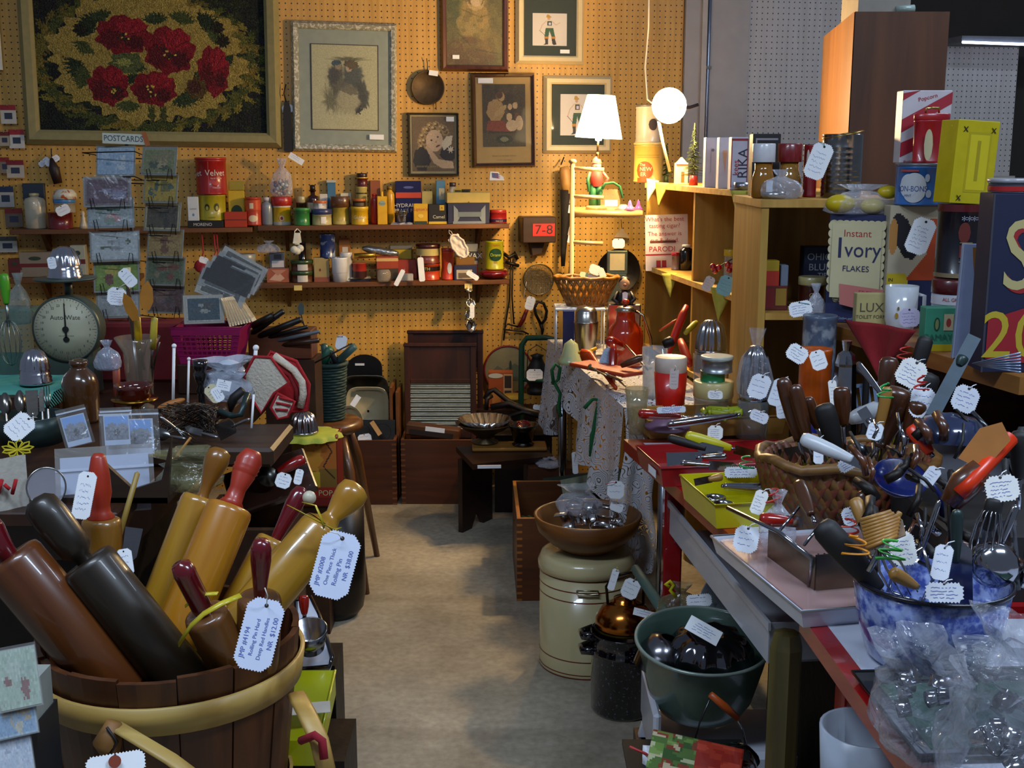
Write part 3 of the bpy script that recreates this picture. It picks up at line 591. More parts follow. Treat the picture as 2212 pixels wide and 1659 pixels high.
#BUILDERS FOR GOODS
def YS(px,off):return PW(px,560,off).y
def col(c,**k):return M(c,**k)if isinstance(c,str)else c
def decals(root,name,items,w,h,y=0,wrap=None,z0=0):
 b=MB();lay=0
 for it in items:
  lay+=1;d=.0004*lay;yy=y-d;wr=wrap+d if wrap else None;W=w
  if it[0]=='t':b.text(it[1],it[2]*h,col(it[3],var=0),(it[4]-.5)*W,it[5]*h+z0,yy,wrap=wr,ang=R(it[6])if len(it)>6 else 0,sx=it[7]if len(it)>7 else 1)
  elif it[0]=='r':b.patch(rect((it[1]-.5)*W,(it[2]-.5)*W,it[3]*h+z0,it[4]*h+z0),col(it[5],var=.05),yy,wrap=wr)
  elif it[0]=='e':b.patch(ell((it[1]-.5)*W,it[2]*h+z0,it[3]*W,it[4]*h,24),col(it[5],var=.05),yy,wrap=wr)
  elif it[0]=='p':b.patch([((x-.5)*W,z*h+z0)for x,z in it[1]],col(it[2],var=.05),yy,wrap=None)
 return b.obj(name,root)
def dims(x0,x1,y0,y1,Y,zb):
 xm=(x0+x1)/2;s=mpp(xm,(y0+y1)/2,Y);w=(x1-x0)*s;p=P(xm,y1,Y);z=p.z if zb is None else zb
 if zb is not None:p=PXZ(xm,zb,Y)
 h=P(xm,y0,Y).z-z;return p.x,z,w,h
TIN=dict(rough=.32,coat=.3)
def can(name,label,cat,x0,x1,y0,y1,Y,zb=None,body='#888888',lid=None,lidh=.12,bands=(),art=(),sq=1.0,top=None,neck=None,rz=0,bodyk=None,lidr=1.03,group=None,shape=None,bot=None):
 x,z,w,h=dims(x0,x1,y0,y1,Y,zb);r=w/2;Yc=Y+(r if zb is None else 0)
 t=thing(name,label,cat,(x*(Yc/Y if zb is None else 1),Yc,z),rz,group)
 bk=dict(TIN);bk.update(bodyk or{});hb=h*(1-(lidh if lid else 0));bm=col(body,**bk)
 if neck:
  nr,nh,cc,ch=neck;hn=h*nh;hc=h*ch;sh=h-hn-hc
  MB().lathe([(0,0),(r*.92,0),(r,h*.03),(r,sh*.86),(r*.85,sh*.95),(r*nr,sh+.0),(r*nr,sh+hn),(0,sh+hn)],bm,20,T=Matrix.Diagonal((1,sq,1,1))).obj('bottle_body',t)
  MB().lathe([(0,sh+hn*.6),(r*nr*1.15,sh+hn*.6),(r*nr*1.15,h*.99),(0,h)],col(cc,rough=.35),16).obj('cap',t)
 else:
  pr=shape or[(0,0),(.96,0),(1,.02),(1,.05),(.975,.06),(.975,.94),(1,.95),(1,.98),(.98,1),(.9,.99),(0,.985)]
  MB().lathe([(a*r,b_*hb)for a,b_ in pr],bm,28,T=Matrix.Diagonal((1,sq,1,1))).obj('body',t)
  if lid:MB().lathe([(r*lidr*.98,hb-h*.0),(r*lidr,hb+.001),(r*lidr,h*.985),(r*lidr*.95,h),(r*.85,h*.995),(0,h*.99)],col(lid,**TIN),28,T=Matrix.Diagonal((1,sq,1,1))).obj('lid',t)
 if bands:
  b=MB()
  for z0,z1,c in bands:b.lathe([(r*1.004,z0*h),(r*1.004,z1*h)],col(c,**TIN),28,T=Matrix.Diagonal((1,sq,1,1)))
  b.obj('printed_band',t)
 if art:decals(t,'printed_label',art,2*r,hb,wrap=r*1.006)
 return t
def boxy(name,label,cat,x0,x1,y0,y1,Y,zb=None,d=.05,c='#888888',art=(),rz=0,lid=None,k=None,group=None,bev=.0015,side=None,tilt=0):
 x,z,w,h=dims(x0,x1,y0,y1,Y,zb);kk=dict(rough=.5);kk.update(k or{})
 t=thing(name,label,cat,T=Matrix.Translation((x,Y,z))@Matrix.Rotation(rz,4,'Z')@Matrix.Rotation(R(tilt),4,'Y'),group=group)
 hb=h*(1-(lid[1]if lid else 0));MB().box(-w/2,w/2,0,d,0,hb,col(c,**kk),b=bev).obj('carton',t)
 if lid:MB().box(-w/2-.003,w/2+.003,-.003,d+.003,hb,h,col(lid[0],**kk),b=bev).obj('lid',t)
 if art:decals(t,'printed_label',art,w,h,y=-.0002-(0.003 if lid else 0))
 return t
def sheetcurl(w,h,amp=.01,ph=0,nu=10,nv=10):return lambda u,v:((u-.5)*w,amp*math.sin(u*5+ph)*math.cos(v*4+ph),(v-.5)*h)
def pouch(name,label,cat,x0,x1,y0,y1,Y,zb=None,d=.05,m=None,seed=1,fill=None,part=True,root=None,neckf=.35,tie='#d8d8d8',group=None,top=1.0):
 """crumpled clear bag gathered at its neck; root: make it a part of that thing"""
 x,z,w,h=dims(x0,x1,y0,y1,Y,zb);rr=random.Random(seed);t=root
 if t is None:t=thing(name,label,cat,(x,Y,z),0,group);T=None
 else:T=wm(t).inverted()@Matrix.Translation((x,Y,z))
 n=30;pr=[(.02,0),(.75,.01),(.95,.1),(1,.28),(.92,.45),(.7,.6),(neckf,.72),(neckf*.5,.78),(neckf*.8,.86),(neckf*1.25*top,1)]
 vs=[];ph=[rr.uniform(0,6)for _ in range(6)]
 for(r,zz)in pr:
  for k_ in range(n):
   a=2*math.pi*k_/n;q=r*(1+(.05+.16*zz)*math.sin(a*3+ph[0]+zz*4)+(.04+.1*zz)*math.sin(a*7+ph[1]-zz*6)+.03*math.sin(a*11+ph[2]))
   vs.append((q*w/2*math.cos(a),q*d*math.sin(a),zz*h))
 fs=[(i*n+k_,i*n+(k_+1)%n,(i+1)*n+(k_+1)%n,(i+1)*n+k_)for i in range(len(pr)-1)for k_ in range(n)]+[tuple(range(n))]
 MB().add(vs,fs,m or plastic(),True).obj('clear_bag',t,T)
 if fill:fill(t,w,h)
 return t
def cardpic(seed,cs,bg='#b8ac98',flower=True,w=26,h=18):
 p=Pic(w,h,bg);r=random.Random(seed)
 p.rect(.04,.05,.96,.95,cs[0]);
 for _ in range(9):p.ell(r.uniform(.2,.8),r.uniform(.25,.8),r.uniform(.05,.2),r.uniform(.06,.2),r.choice(cs),.85,wob=.15,ph=r.random()*6)
 return p.grain(.03)
def utensil(name,label,cat,p,q,head,hl,hw,hm,handle,hr,hf=.5,grp=None,roll=0,sm=None,flat=1.0,hang=True,hprof=None):
 """p working end, q handle tip (world points); hl head length m, hw head width m, handle = material, hf = share of length that is handle"""
 p,q=Vector(p),Vector(q);L=(q-p).length;T=aim(p,q,R(roll));t=thing(name,label,cat,T=T,group=grp);sm=sm or hm;b=MB()
 if head=='spoon':
  b.sheet(8,8,lambda u,v:((u-.5)*hw*math.sin(math.pi*min(.99,max(.02,v)))**.55,-.25*hw*(1-(2*u-1)**2)*math.sin(math.pi*v)+.0,v*hl),hm)
 elif head=='slot':
  for k in range(7):
   x=(k-3)*hw/7;b.box(x-hw*.045,x+hw*.045,-.001,.001,hl*.08,hl*.92,hm)
  b.box(-hw*.5,hw*.5,-.001,.001,0,hl*.09,hm).box(-hw*.5,hw*.5,-.001,.001,hl*.9,hl,hm)
 elif head=='spatula':b.prism([(-hw*.5,0),(hw*.5,0),(hw*.42,hl),(.008,hl*1.12),(-.008,hl*1.12),(-hw*.42,hl)],-.0008,.0008,hm)
 elif head=='fork':
  for k in(-1,0,1)if hw<.03 else(-1.5,-.5,.5,1.5):b.tube([(k*hw*.3,0,0),(k*hw*.3,.0,hl*.6),(0,0,hl)],[.001,.002,.003],hm,6)
 elif head=='whisk':
  for k in range(6):a=k*math.pi/6;b.tube([(math.cos(a)*hw/2*math.sin(t_),math.sin(a)*hw/2*math.sin(t_),hl*.55-hl*.55*math.cos(t_)if abs(math.sin(t_))>0 else 0)for t_ in[0,.5,1,1.5,2,2.5,3.1]],.0012,hm,5).tube([(-math.cos(a)*hw/2*math.sin(t_),-math.sin(a)*hw/2*math.sin(t_),hl*.55-hl*.55*math.cos(t_))for t_ in[0,.5,1,1.5,2,2.5,3.1]],.0012,hm,5)
 elif head=='masher':
  for k in(-1,0,1):b.tube([(k*hw*.3,-hw*.4,0),(k*hw*.3,hw*.4,0)],.0025,hm,6)
  b.tube([(-hw*.4,0,0),(hw*.4,0,0)],.0025,hm,6).tube([(-hw*.35,0,0),(-hw*.4,0,hl*.5),(0,0,hl)],.003,hm,6).tube([(hw*.35,0,0),(hw*.4,0,hl*.5),(0,0,hl)],.003,hm,6)
 elif head=='knife':b.prism([(0,0),(hw*.5,hl*.25),(hw*.5,hl),(-hw*.5,hl),(-hw*.5,hl*.1)],-.0009,.0009,hm)
 elif head=='ladle':b.lathe([(0,-hw*.4),(hw*.3,-hw*.33),(hw*.48,-hw*.1),(hw*.5,0),(hw*.48,0),(hw*.28,-hw*.3),(0,-hw*.37)],hm,18,T=Matrix.Translation((0,-hw*.5,hl*.5))@Matrix.Rotation(R(-70),4,'X'))
 elif head=='blade':b.box(-hw/2,hw/2,-.001,.001,0,hl,hm)
 if head:b.obj('head' if head not in('knife',)else 'blade',t)
 h0=L*(1-hf)
 if h0>hl:MB().tube([(0,0,hl*.92),(0,.002,(hl+h0)/2),(0,0,h0+.006)],[.0032,.0028,.0034],sm,8,flat=1.4).obj('shank',t)
 if hf>0:
  pr=hprof or[(.0,0),(.55,.0),(.62,.04),(.7,.12),(.95,.4),(1.05,.7),(1,.9),(.75,.975),(.0,1.0)]
  MB().lathe([(a*hr,h0+z*(L-h0))for a,z in pr],handle,14,T=Matrix.Diagonal((1,flat,1,1))).obj('handle',t)
 return t
def pan_lathe(r,h,wall=.002,lip=.004,base=.8):return[(0,0),(r*base,0),(r*(base*.4+.6),h*.3),(r,h),(r+lip,h),(r+lip,h-.003),(r-wall,h-.004)if False else(r-wall,h-.002),(r*(base*.4+.6)-wall,h*.3+wall),(r*base-wall,wall),(0,wall)]
#GOODS ON THE WALL SHELVES (upper row)
UP=ZS0+.0005;LO=ZS1+.0005;UL=ZS0L+.0005
def c_(*a,off=.10,z=UP,**k):
 n,l,ct,x0,x1,y0=a;return can(n,l,ct,x0,x1,y0,480,YS((x0+x1)/2,off),z,rz=WROT,**k)
def b_(*a,off=.13,z=UP,d=.05,**k):
 n,l,ct,x0,x1,y0=a;return boxy(n,l,ct,x0,x1,y0,480,YS((x0+x1)/2,off),z,d=d,rz=WROT,**k)
SIL=metal('#a8a8a8',.3)
c_('tobacco_tin','red tin with cream triangle and oval, beside the grey upright tube','tin',531,565,426,body='#b23a20',bands=[(.55,.9,'#c44a28')],art=[('e',.5,.25,.3,.12,'#d8c8a0'),('r',.3,.55,.6,.8,'#d8c8a0')])
can('powder_bottle','grey blue upright plastic tube beside the bag of marbles','bottle',566,590,426,480,YS(578,.08),UP,body='#7e8890',neck=(.5,.08,'#c8c8c8',.1))
c_('spice_tin','yellow tin with red top holding up the bag of marbles','tin',590,629,424,off=.07,body='#c8a018',lid='#a82418',lidh=.32,bands=[(.0,.12,'#b8b8a8'),(.62,.74,'#d8d0c0')],art=[('e',.5,.35,.13,.14,'#d8c8a0'),('e',.5,.35,.08,.09,'#8c1c14')],lidr=1.15)
def marbles(t,w,h):
 b=MB();r=random.Random(3);cs=[M(c,.15,0,.1,coat=1)for c in('#243a5a','#b8b8b8','#6a3c1c','#2a5a3a','#d8d0b0','#6a1c1c')]
 for k in range(46):a=r.random()*6.28;q=r.random()**.5*w*.36;b.ball((q*math.cos(a),q*.4*math.sin(a),.01+r.random()*h*.36),.0075,r.choice(cs),8)
 b.obj('marbles',t,kind='stuff')
zt=P(610,425,5.2).z
t=pouch('marble_bag','clear bag of glass marbles with a folded paper tag, on the upper wall shelf','bag',586,634,342,424,YS(610,.075),zt+.0,d=.028,seed=5,fill=marbles)
tag(t,640,343,YS(640,.14),34,13,32,plain=True,n=2)
c_('green_tin','small green paint tin at the front of the upper wall shelf','tin',636,670,449,off=.13,body='#2f7a34',lid='#3c8c40',bands=[(.7,.8,'#245c28')])
c_('spice_jar','small dark spice jar with cream cap, behind the small green tin','jar',641,662,424,off=.045,body='#3a2410',lid='#a89c70',lidh=.22,bodyk=dict(rough=.15))
can('medicine_bottle','dark brown glass medicine bottle with narrow neck on upper wall shelf','bottle',665,690,399,480,YS(677,.05),UP,body='#2c100c',neck=(.4,.14,'#1c0c08',.12),bodyk=dict(rough=.12),bands=[(.30,.55,'#c8bca0')])
b_('card_box','small white card box with a red numeral behind the blue lidded jar','box',692,709,419,off=.05,d=.02,c='#cfc8bc',art=[('t','4',.3,'#8c1c1c',.6,.7)])
c_('ointment_jar','squat cream jar with dark blue lid and a white sticker','jar',674,717,451,off=.12,body='#b8aa72',lid='#2c3460',lidh=.34,art=[('r',.45,.72,.15,.8,'#dcd8d0')])
zt=P(690,452,5.15).z
can('tiny_tin','tiny orange and white tin standing on the blue lidded jar','tin',677,706,433,452,YS(690,.12),UP+(P(690,451,YS(690,.12)).z-UP),body='#b8b0a8',lid='#c0602c',lidh=.3,rz=WROT,art=[('r',.38,.68,.1,.9,'#d8d8d8')])
b_('blue_box','tall pale blue carton behind the yellow jar with brown lid','box',709,727,389,off=.03,d=.02,c='#3c6c8c',lid=('#b8b8a8',.06))
c_('jar','yellow jar with broad brown lid and cream sticker','jar',718,755,424,off=.09,body='#b09a38',lid='#5c3818',lidh=.38,art=[('r',.1,.9,.02,.2,'#c8b468')],lidr=1.16)
b_('card_box','small white carton showing over the brown lidded jar','box',737,760,417,off=.02,d=.015,c='#d0c8b0')
c_('dotted_tin','slim cream tin printed with dots, under the tiny dark can','tin',770,795,403,off=.04,body='#b0a058',bands=[(.8,.84,'#4a3a18')])
Y_=YS(783,.04)
can('cocoa_tin','tiny dark red can on top of the slim dotted tin','tin',771,794,374,403,Y_,UP+P(783,403,Y_).z-UP,body='#54140e',lid='#2a0c08',lidh=.28,rz=WROT,bands=[(.62,.7,'#c8a848')])
c_('yellow_tin','squat yellow tin with cream lettering, beneath the dark jar with orange lid','tin',759,796,446,off=.125,body='#c89c10',lid='#d0a820',lidh=.16,art=[('t','Golden',.3,'#e8dcb0',.5,.5)])
Y_=YS(777,.115)
can('paste_jar','small dark jar with orange lid standing on the squat yellow tin','jar',762,790,429,446,Y_,P(777,447,Y_).z,body='#33200f',lid='#b05c14',lidh=.3,rz=WROT,art=[('r',.1,.9,.2,.75,'#4a4236')])
b_('tan_box','reddish cardboard carton behind the yellow squeeze bottle','box',801,823,390,off=.03,d=.03,c='#8a4820')
can('red_bottle','tall red sauce bottle left of the yellow squeeze bottle','bottle',802,818,418,480,YS(811,.1),UP,body='#a01c10',neck=(.6,.05,'#b02818',.05))
t=b_('glue_bottle','yellow flat squeeze bottle with blue oval print at shelf front','bottle',816,837,424,off=.14,d=.022,c='#d0a010',art=[('e',.5,.75,.32,.09,'#7c9c9c'),('t','Plastic',.1,'#8c6008',.5,.74)])
MB().lathe([(.006,0),(.006,.02),(.0,.02)],M('#d8a818',.4),12,T=Matrix.Translation((0,.011,P(826,424,YS(826,.14)).z-UP))).obj('cap',t)
can('mustard_bottle','mustard yellow round bottle with dark cap, behind the flat squeeze bottle','bottle',833,853,401,480,YS(843,.07),UP,body='#bc8a0c',neck=(.5,.06,'#7a5a10',.08))
b_('oil_tin','dark blue rectangular tin lettered HYDRAULIC BRAKE FLUID with red band','tin',856,911,391,off=.06,d=.045,c='#16184a',art=[('r',0,1,.60,.73,'#b83c1c'),('t','HYDRAULIC',.13,'#c8c4b8',.5,.42),('t','BRAKE FLUID',.12,'#c8c4b8',.5,.30),('e',.5,.85,.2,.03,'#4a5490')],k=dict(rough=.3,coat=.3))
t=thing('metal_pail','tiny silver metal pail on a folded clear packet','pail',(PXZ(868,UP,YS(868,.15)).x,YS(868,.15),UP+.012));MB().lathe([(0,0),(.017,0),(.026,.044),(.028,.046),(.026,.046),(.016,.002),(0,.002)],metal('#b0b0ac',.25),20).obj('body',t);MB().tube([(-.027,0,.04),(-.02,-.02,.03),(0,-.026,.028),(.02,-.02,.03),(.027,0,.04)],.001,SIL,5).obj('handle',t)
o=MB().sheet(12,6,lambda u,v:((u-.5)*.092,(v-.5)*.03,.006+.005*math.sin(u*9)*math.cos(v*5)),plastic(op=.5)).box(-.046,.046,-.015,.015,0,.003,plastic(op=.4)).obj('clear_packet',T=Matrix.Translation((PXZ(868,UP,YS(868,.15)).x,YS(868,.15),UP)),label='flat clear plastic packet of trinkets lying under the tiny metal pail',category='packet')
b_('card_box','plain cream carton between the blue oil tin and pale blue carton','box',912,935,413,off=.05,d=.02,c='#c8b060')
b_('spice_tin','small yellow spice tin with red lettering at the shelf front','tin',894,924,440,off=.13,d=.03,c='#c89c10',art=[('t',"Lipton's",.22,'#a02010',.5,.72),('r',.04,.96,0,.14,'#20342c'),('e',.5,.4,.2,.1,'#d8b448')])
b_('tall_box','tall narrow light blue carton with cream emblem, leaning near the cream lidded box','box',943,963,390,off=.06,d=.02,c='#5a8ca8',art=[('r',.3,.9,.55,.82,'#c8b890'),('t','1',.14,'#8c5a28',.6,.68)])
b_('cigarette_carton','black carton with white script and a small yellow emblem','box',926,966,441,off=.13,d=.035,c='#12100e',art=[('t','Camel',.24,'#c8c0a0',.55,.35),('r',.6,.85,.68,.95,'#c8a018'),('r',.0,1,.0,.12,'#c8a828'),('t','A',.16,'#14100c',.72,.8)])
b_('cigar_box','cream lidded navy cigar box with silver arched border','box',967,1058,416,off=.14,d=.09,c='#1c2040',lid=('#c8ac58',.33),art=[('r',.12,.9,.0,.08,'#788088'),('p',[(.14,.0),(.2,0),(.28,.2),(.24,.45),(.14,.6)],'#7c8488'),('p',[(.9,.0),(.84,0),(.76,.2),(.8,.45),(.9,.6)],'#7c8488'),('r',.24,.8,.22,.38,'#647074'),('e',.5,.69,.02,.03,'#7c6428')])
Y_=YS(1000,.1);z_=P(1000,418,Y_).z
for k,(x0,x1,y0,c,r_)in enumerate([(980,1000,408,'#b89c18',.1),(997,1015,409,'#3c3210',-.2)]):
 boxy('film_box',['small yellow and black film box lying on the cream lidded cigar box','small black film box lying at an angle on the cream lidded cigar box'][k],'box',x0,x1,y0,418,Y_,UP+(P(1000,417,YS(1012,.14)).z-UP),d=.03,c=c,rz=WROT+r_,art=[('r',.1,.8,.2,.7,'#15120c')],group='film boxes on the cigar box')
can('salve_jar','tiny white jar with dark cap on the back of the cream lidded cigar box','jar',971,985,394,414,YS(978,.08),UP+(P(1000,417,YS(1012,.14)).z-UP),body='#c8c0b0',lid='#3c1c14',lidh=.4)
c_('tobacco_tin','low red and navy oval tin at the far end of the upper wall shelf','tin',1057,1095,453,off=.1,body='#a01c14',sq=.7,bands=[(.08,.3,'#2a1a34')],art=[('t','FINE CUT',.16,'#d8c8b0',.5,.2)],lid='#b42c1c',lidh=.2,lidr=.95)
#upper shelf, far section
k1=dict(z=UL)
boxy('flat_box','flat black box with white lettering under the white bottle and green tin','box',407,482,477,491,YS(445,.16),UL,d=.09,c='#14110f',rz=WROT,art=[('t','MORENO',.62,'#c8c4b8',.42,.45)])
zz=UL+P(445,477,YS(445,.16)).z-UL
can('coffee_tin','yellow green tin printed with two dark haired heads, under the red tobacco can','tin',432,489,420,480,YS(460,.1),zz,body='#aa9c20',rz=WROT,art=[('e',.33,.52,.1,.13,'#2c2c10'),('e',.33,.48,.06,.08,'#a8a040'),('e',.7,.52,.09,.15,'#2c2c10'),('e',.7,.48,.055,.09,'#a8a040'),('t','COFFEE',.08,'#4a4c14',.5,.12)])
can('tobacco_can','tall round red tobacco can with white script, highest on the wall shelves','tin',425,491,340,420,YS(458,.1),zz+P(460,420,YS(460,.1)).z-zz,body='#a01a16',rz=WROT,lid='#b02420',lidh=.06,art=[('t','Velvet',.24,'#d8ccc0',.68,.62),('t','vet',.24,'#d8ccc0',.05,.6,10),('r',.45,.455,.05,.95,'#d8a890'),('t','Pipe & Cigarette',.05,'#d8ccc0',.7,.47),('t','TOBACCO',.05,'#d8ccc0',.7,.2),('e',.68,.33,.14,.06,'#b83830')])
t=boxy('lotion_bottle','slim white lotion bottle with blue drop, standing on the flat black box','bottle',407,430,425,478,YS(418,.15),zz,d=.02,c='#ccd0d0',rz=WROT,art=[('e',.5,.25,.1,.06,'#5a8cb0'),('t','Lotion',.1,'#6c7478',.5,.5)])
MB().lathe([(.004,0),(.004,.014),(0,.014)],M('#3a3632',.4),10,T=Matrix.Translation((0,.01,P(418,425,YS(418,.15)).z-zz))).obj('cap',t)
boxy('spice_box','yellow spice box with green circle, behind the orange packet','box',496,530,412,480,YS(512,.08),UL,d=.03,c='#c8a818',rz=WROT,art=[('e',.5,.42,.35,.18,'#1c3c18')])
boxy('small_yellow_box','tiny olive yellow carton stacked on the yellow spice box','box',495,527,392,412,YS(512,.08),UL+P(512,411,YS(512,.08)).z-UL,d=.025,c='#9a8c24',rz=WROT)
boxy('folded_packet','orange red folded rubber hot pad packet on the upper wall shelf','packet',486,533,458,492,YS(510,.15),UL,d=.05,c='#b03818',rz=WROT,art=[('r',0,1,.46,.52,'#6c1c0c')],k=dict(rough=.4))
can('talc_bottle','cream talcum bottle with shoulder and small cap, below the poppy rug','bottle',57,101,417,480,YS(78,.1),UL,body='#b4ac94',neck=(.4,.05,'#c0b488',.06))
b_('blue_box','dark blue carton standing behind the cream talcum bottle','box',56,100,396,off=.03,d=.03,z=UL,c='#1e2c3c')
can('red_tin','dark red tin under the jar with blue lid on upper wall shelf','tin',106,158,458,494,YS(132,.12),UL,body='#6a1014',rz=WROT)
can('glass_jar','clear jar with sky blue lid and paper tag, standing on the dark red tin','jar',118,163,429,460,YS(140,.12),UL+P(132,459,YS(132,.12)).z-UL,body=glass('#c8c0a8',.4),lid='#3c7cb8',lidh=.3)
tag(bpy.data.objects['glass_jar'],136,454,YS(136,.2),30,22,-25,n=2)
can('patterned_bowl','white bowl with orange dots standing upside down on the blue lidded jar','bowl',115,166,407,430,YS(140,.12),UL+P(140,430,YS(140,.12)).z-UL,body=speck('#d8d0b8','#b8541c',60,.56,.4),shape=[(0,0),(1,0),(.95,.5),(.7,.9),(0,1)])
can('figurine','small cream figurine partly behind the postcard rack','figurine',172,190,456,492,YS(172,.13),UL,body='#c8b898',shape=[(0,0),(1,0),(.9,.2),(.5,.45),(.6,.6),(.35,.7),(.5,.85),(.3,1),(0,1)])
#lower row
def c2(*a,off=.10,**k):return c_(*a,off=off,z=LO,**k)
def b2(*a,off=.13,**k):return b_(*a,off=off,z=LO,**k)
b2('floral_box','low box with faded red and cream pattern at the shelf start','box',577,625,580,c='#a4583c',d=.06,art=[('p',[(.1,.2),(.5,.8),(.8,.3),(.6,.1)],'#c8a088'),('p',[(.2,.9),(.5,.5),(.9,.9)],'#b88068')])
Y_=YS(599,.12)
boxy('wrapped_box','grey bagged box with white sticker on the faded red patterned box','box',583,615,546,580,Y_,LO+P(600,580,Y_).z-LO,d=.05,c='#5c6068',rz=WROT,art=[('r',.15,.95,.08,.5,'#c8c8cc'),('r',.3,.8,.6,.9,'#2c3038')])
o=pouch('clear_bag','crumpled clear bag lying on the grey wrapped box','bag',556,606,520,548,Y_,LO+P(600,546,Y_).z-LO,d=.03,seed=9)
for k in range(2):
 Y_=YS(652,.11);zb=LO+(0 if k==0 else P(652,584,Y_).z-LO)
 can('round_tin',['lower of two brown round tins with green lids and white stickers','upper of two brown round tins with green lids and white stickers'][k],'tin',629,676,[584,561][k],607,Y_,zb,body='#54301c',lid='#28401c',lidh=.34,rz=WROT,art=[('r',.3,.78,.1,.95,'#c4c0b8')],group='brown tins with green lids')
can('black_jar','glossy black jar behind the hanging white measuring spoons','jar',645,662,523,560,YS(653,.1),LO+P(652,561,YS(652,.11)).z-LO,body='#0e0c0c',bodyk=dict(rough=.12))
b2('paper_box','plain tan paper carton with a tiny emblem on the lower wall shelf','box',679,712,557,c='#a08c58',d=.05,art=[('e',.4,.5,.06,.06,'#6a2c18'),('r',0,1,0,.2,'#8c4c38')])
Y_=YS(706,.1)
can('blue_tin','dark blue marbled tin standing on the tan paper carton','tin',691,725,505,556,Y_,LO+P(700,557,YS(695,.1)).z-LO,body=speck('#1c2c5c','#8c98a8',30,.55,.3),rz=WROT)
b2('spice_box','small orange tan box with white sticker behind the white jar','box',734,758,516,off=.03,d=.02,c='#b06a20',art=[('r',.3,.8,.55,.8,'#d0ccc0')])
c2('ointment_jar','white jar partly behind the stacked white foam cups','jar',736,762,545,off=.10,body='#b8b8b0',lid='#ccccc8',lidh=.15)
c2('foam_cup','stack end of white foam cups on the lower wall shelf','cup',717,752,556,off=.13,body='#dcdcdc',shape=[(0,0),(.85,0),(.9,.3),(.96,.32),(1,.95),(1,1),(.93,1),(.88,.96),(0,.9)],bands=[(.38,.40,'#b8b8b8')])
b2('low_box','low navy box with cream top beneath the small red can','box',758,800,599,c='#20203a',d=.05,lid=('#b0a080',.4))
Y_=YS(777,.12)
can('tomato_tin','small red can with dark printed berries on the navy box','tin',762,792,568,599,Y_,LO+P(777,599,Y_).z-LO,body='#a0281c',rz=WROT,bands=[(0,.45,'#3c1c14')])
b2('red_box','flat red and cream carton laid on the jar behind foil tube','box',814,861,554,off=.11,c='#9c3c1c',d=.06,art=[('r',.0,1,.8,.93,'#c8a868'),('r',0,1,0,.5,'#3c3424')])
t=thing('foil_tube','crumpled silver foil roll lying across the boxes on the lower shelf','tube',(0,0,0));q0,q1=P(782,536,YS(790,.1)),P(861,549,YS(850,.1))
MB().tube([q0,q0.lerp(q1,.15),q0.lerp(q1,.5),q0.lerp(q1,.85),q1],[.007,.016,.017,.015,.010],M('#b8bcc0',.25,.9,.2,60,.9),14).obj('foil',t)
t=thing('brass_tube','short brass coloured tube lying left of the foil roll','tube',(0,0,0));q0,q1=P(765,553,YS(770,.12)),P(812,551,YS(800,.12))
MB().tube([q0,q0.lerp(q1,.5),q1],[.011,.012,.010],M('#a88430',.3,.8,.2,60,.5),12).obj('tube',t)
MB().lathe([(0,0),(.026,0),(.03,.012),(.03,.04),(.022,.052),(0,.052)],glass('#b8a890',.45),20).obj('glass_jar',T=Matrix.Translation((PXZ(830,LO,YS(830,.16)).x,YS(830,.16),LO)),label='squat clear glass jar in front of the flat red carton',category='jar')
b2('yellow_tin','rectangular yellow tin with grey lid behind the foil roll','tin',845,890,530,off=.03,c='#b89c14',d=.025,lid=('#70706a',.12))
b2('red_box','faded red carton beneath clear wrap near the white strip tag','box',860,901,561,off=.08,c='#8c2c1c',d=.05)
b2('white_box','low pale box at the shelf front beside the big black and red tin','box',864,893,592,off=.15,c='#a8a8a4',d=.03)
c2('tooth_powder_tin','large red and black round tin lettered OTH on the lower shelf','tin',903,951,567,off=.10,body='#b03a14',lid='#141010',lidh=.05,bands=[(.55,.8,'#14100c')],art=[('t','OTH',.26,'#d8c068',.3,.70)])
Y_=YS(926,.10)
can('round_tin','glass candy jar with cream dotted band and dark lid above the red and black tin','jar',899,951,527,568,Y_,LO+P(926,568,Y_).z-LO,body='#6c2c1c',lid='#3c1410',lidh=.2,rz=WROT,bands=[(.42,.78,'#b8a868')])
c2('pepper_tin','slim orange red tin with white diamond beside the round black tin','tin',954,981,536,off=.12,body='#c03a14',art=[('p',[(.6,.6),(.9,.35),(.75,.15),(.55,.35)],'#c0c4c4'),('e',.6,.42,.2,.2,'#b8bcc0')],lid='#a8301c',lidh=.1)
b2('grey_tin','grey tin with dark lettered band behind the crocheted pad','tin',996,1033,527,off=.05,c='#8a8a84',d=.05,art=[('r',.0,1,.5,.78,'#2a2c30'),('t','OWAX',.22,'#d8d8d0',.55,.64),('r',.7,1,.0,.4,'#7c2820')])
b2('soap_box','navy box with cream label and paper tag below the crocheted pad','box',981,1030,574,off=.15,c='#1c2044',d=.05,art=[('r',.1,.8,.05,.72,'#a89c88'),('r',.18,.7,.15,.5,'#5c4c3c')])
tag(bpy.data.objects['soap_box'],1021,595,YS(1021,.2),30,12,33,n=2)
b2('brown_box','brown wrapped parcel between crocheted pad and the yellow cleaner can','box',985,1026,556,off=.09,c='#7a5418',d=.04)
t=thing('glass_dish','red glass ash tray dish beneath the yellow drain cleaner can','dish',(PXZ(1067,LO,YS(1067,.1)).x,YS(1067,.1),LO));s=mpp(1067,600,5.3)
MB().lathe([(0,0),(20*s,0),(30*s,.014),(32*s,.026),(26*s,.036),(14*s,.040),(0,.041)],M('#7c0c14',.15,0,.1,coat=1),28,flute=(8,.03)).obj('dish',t)
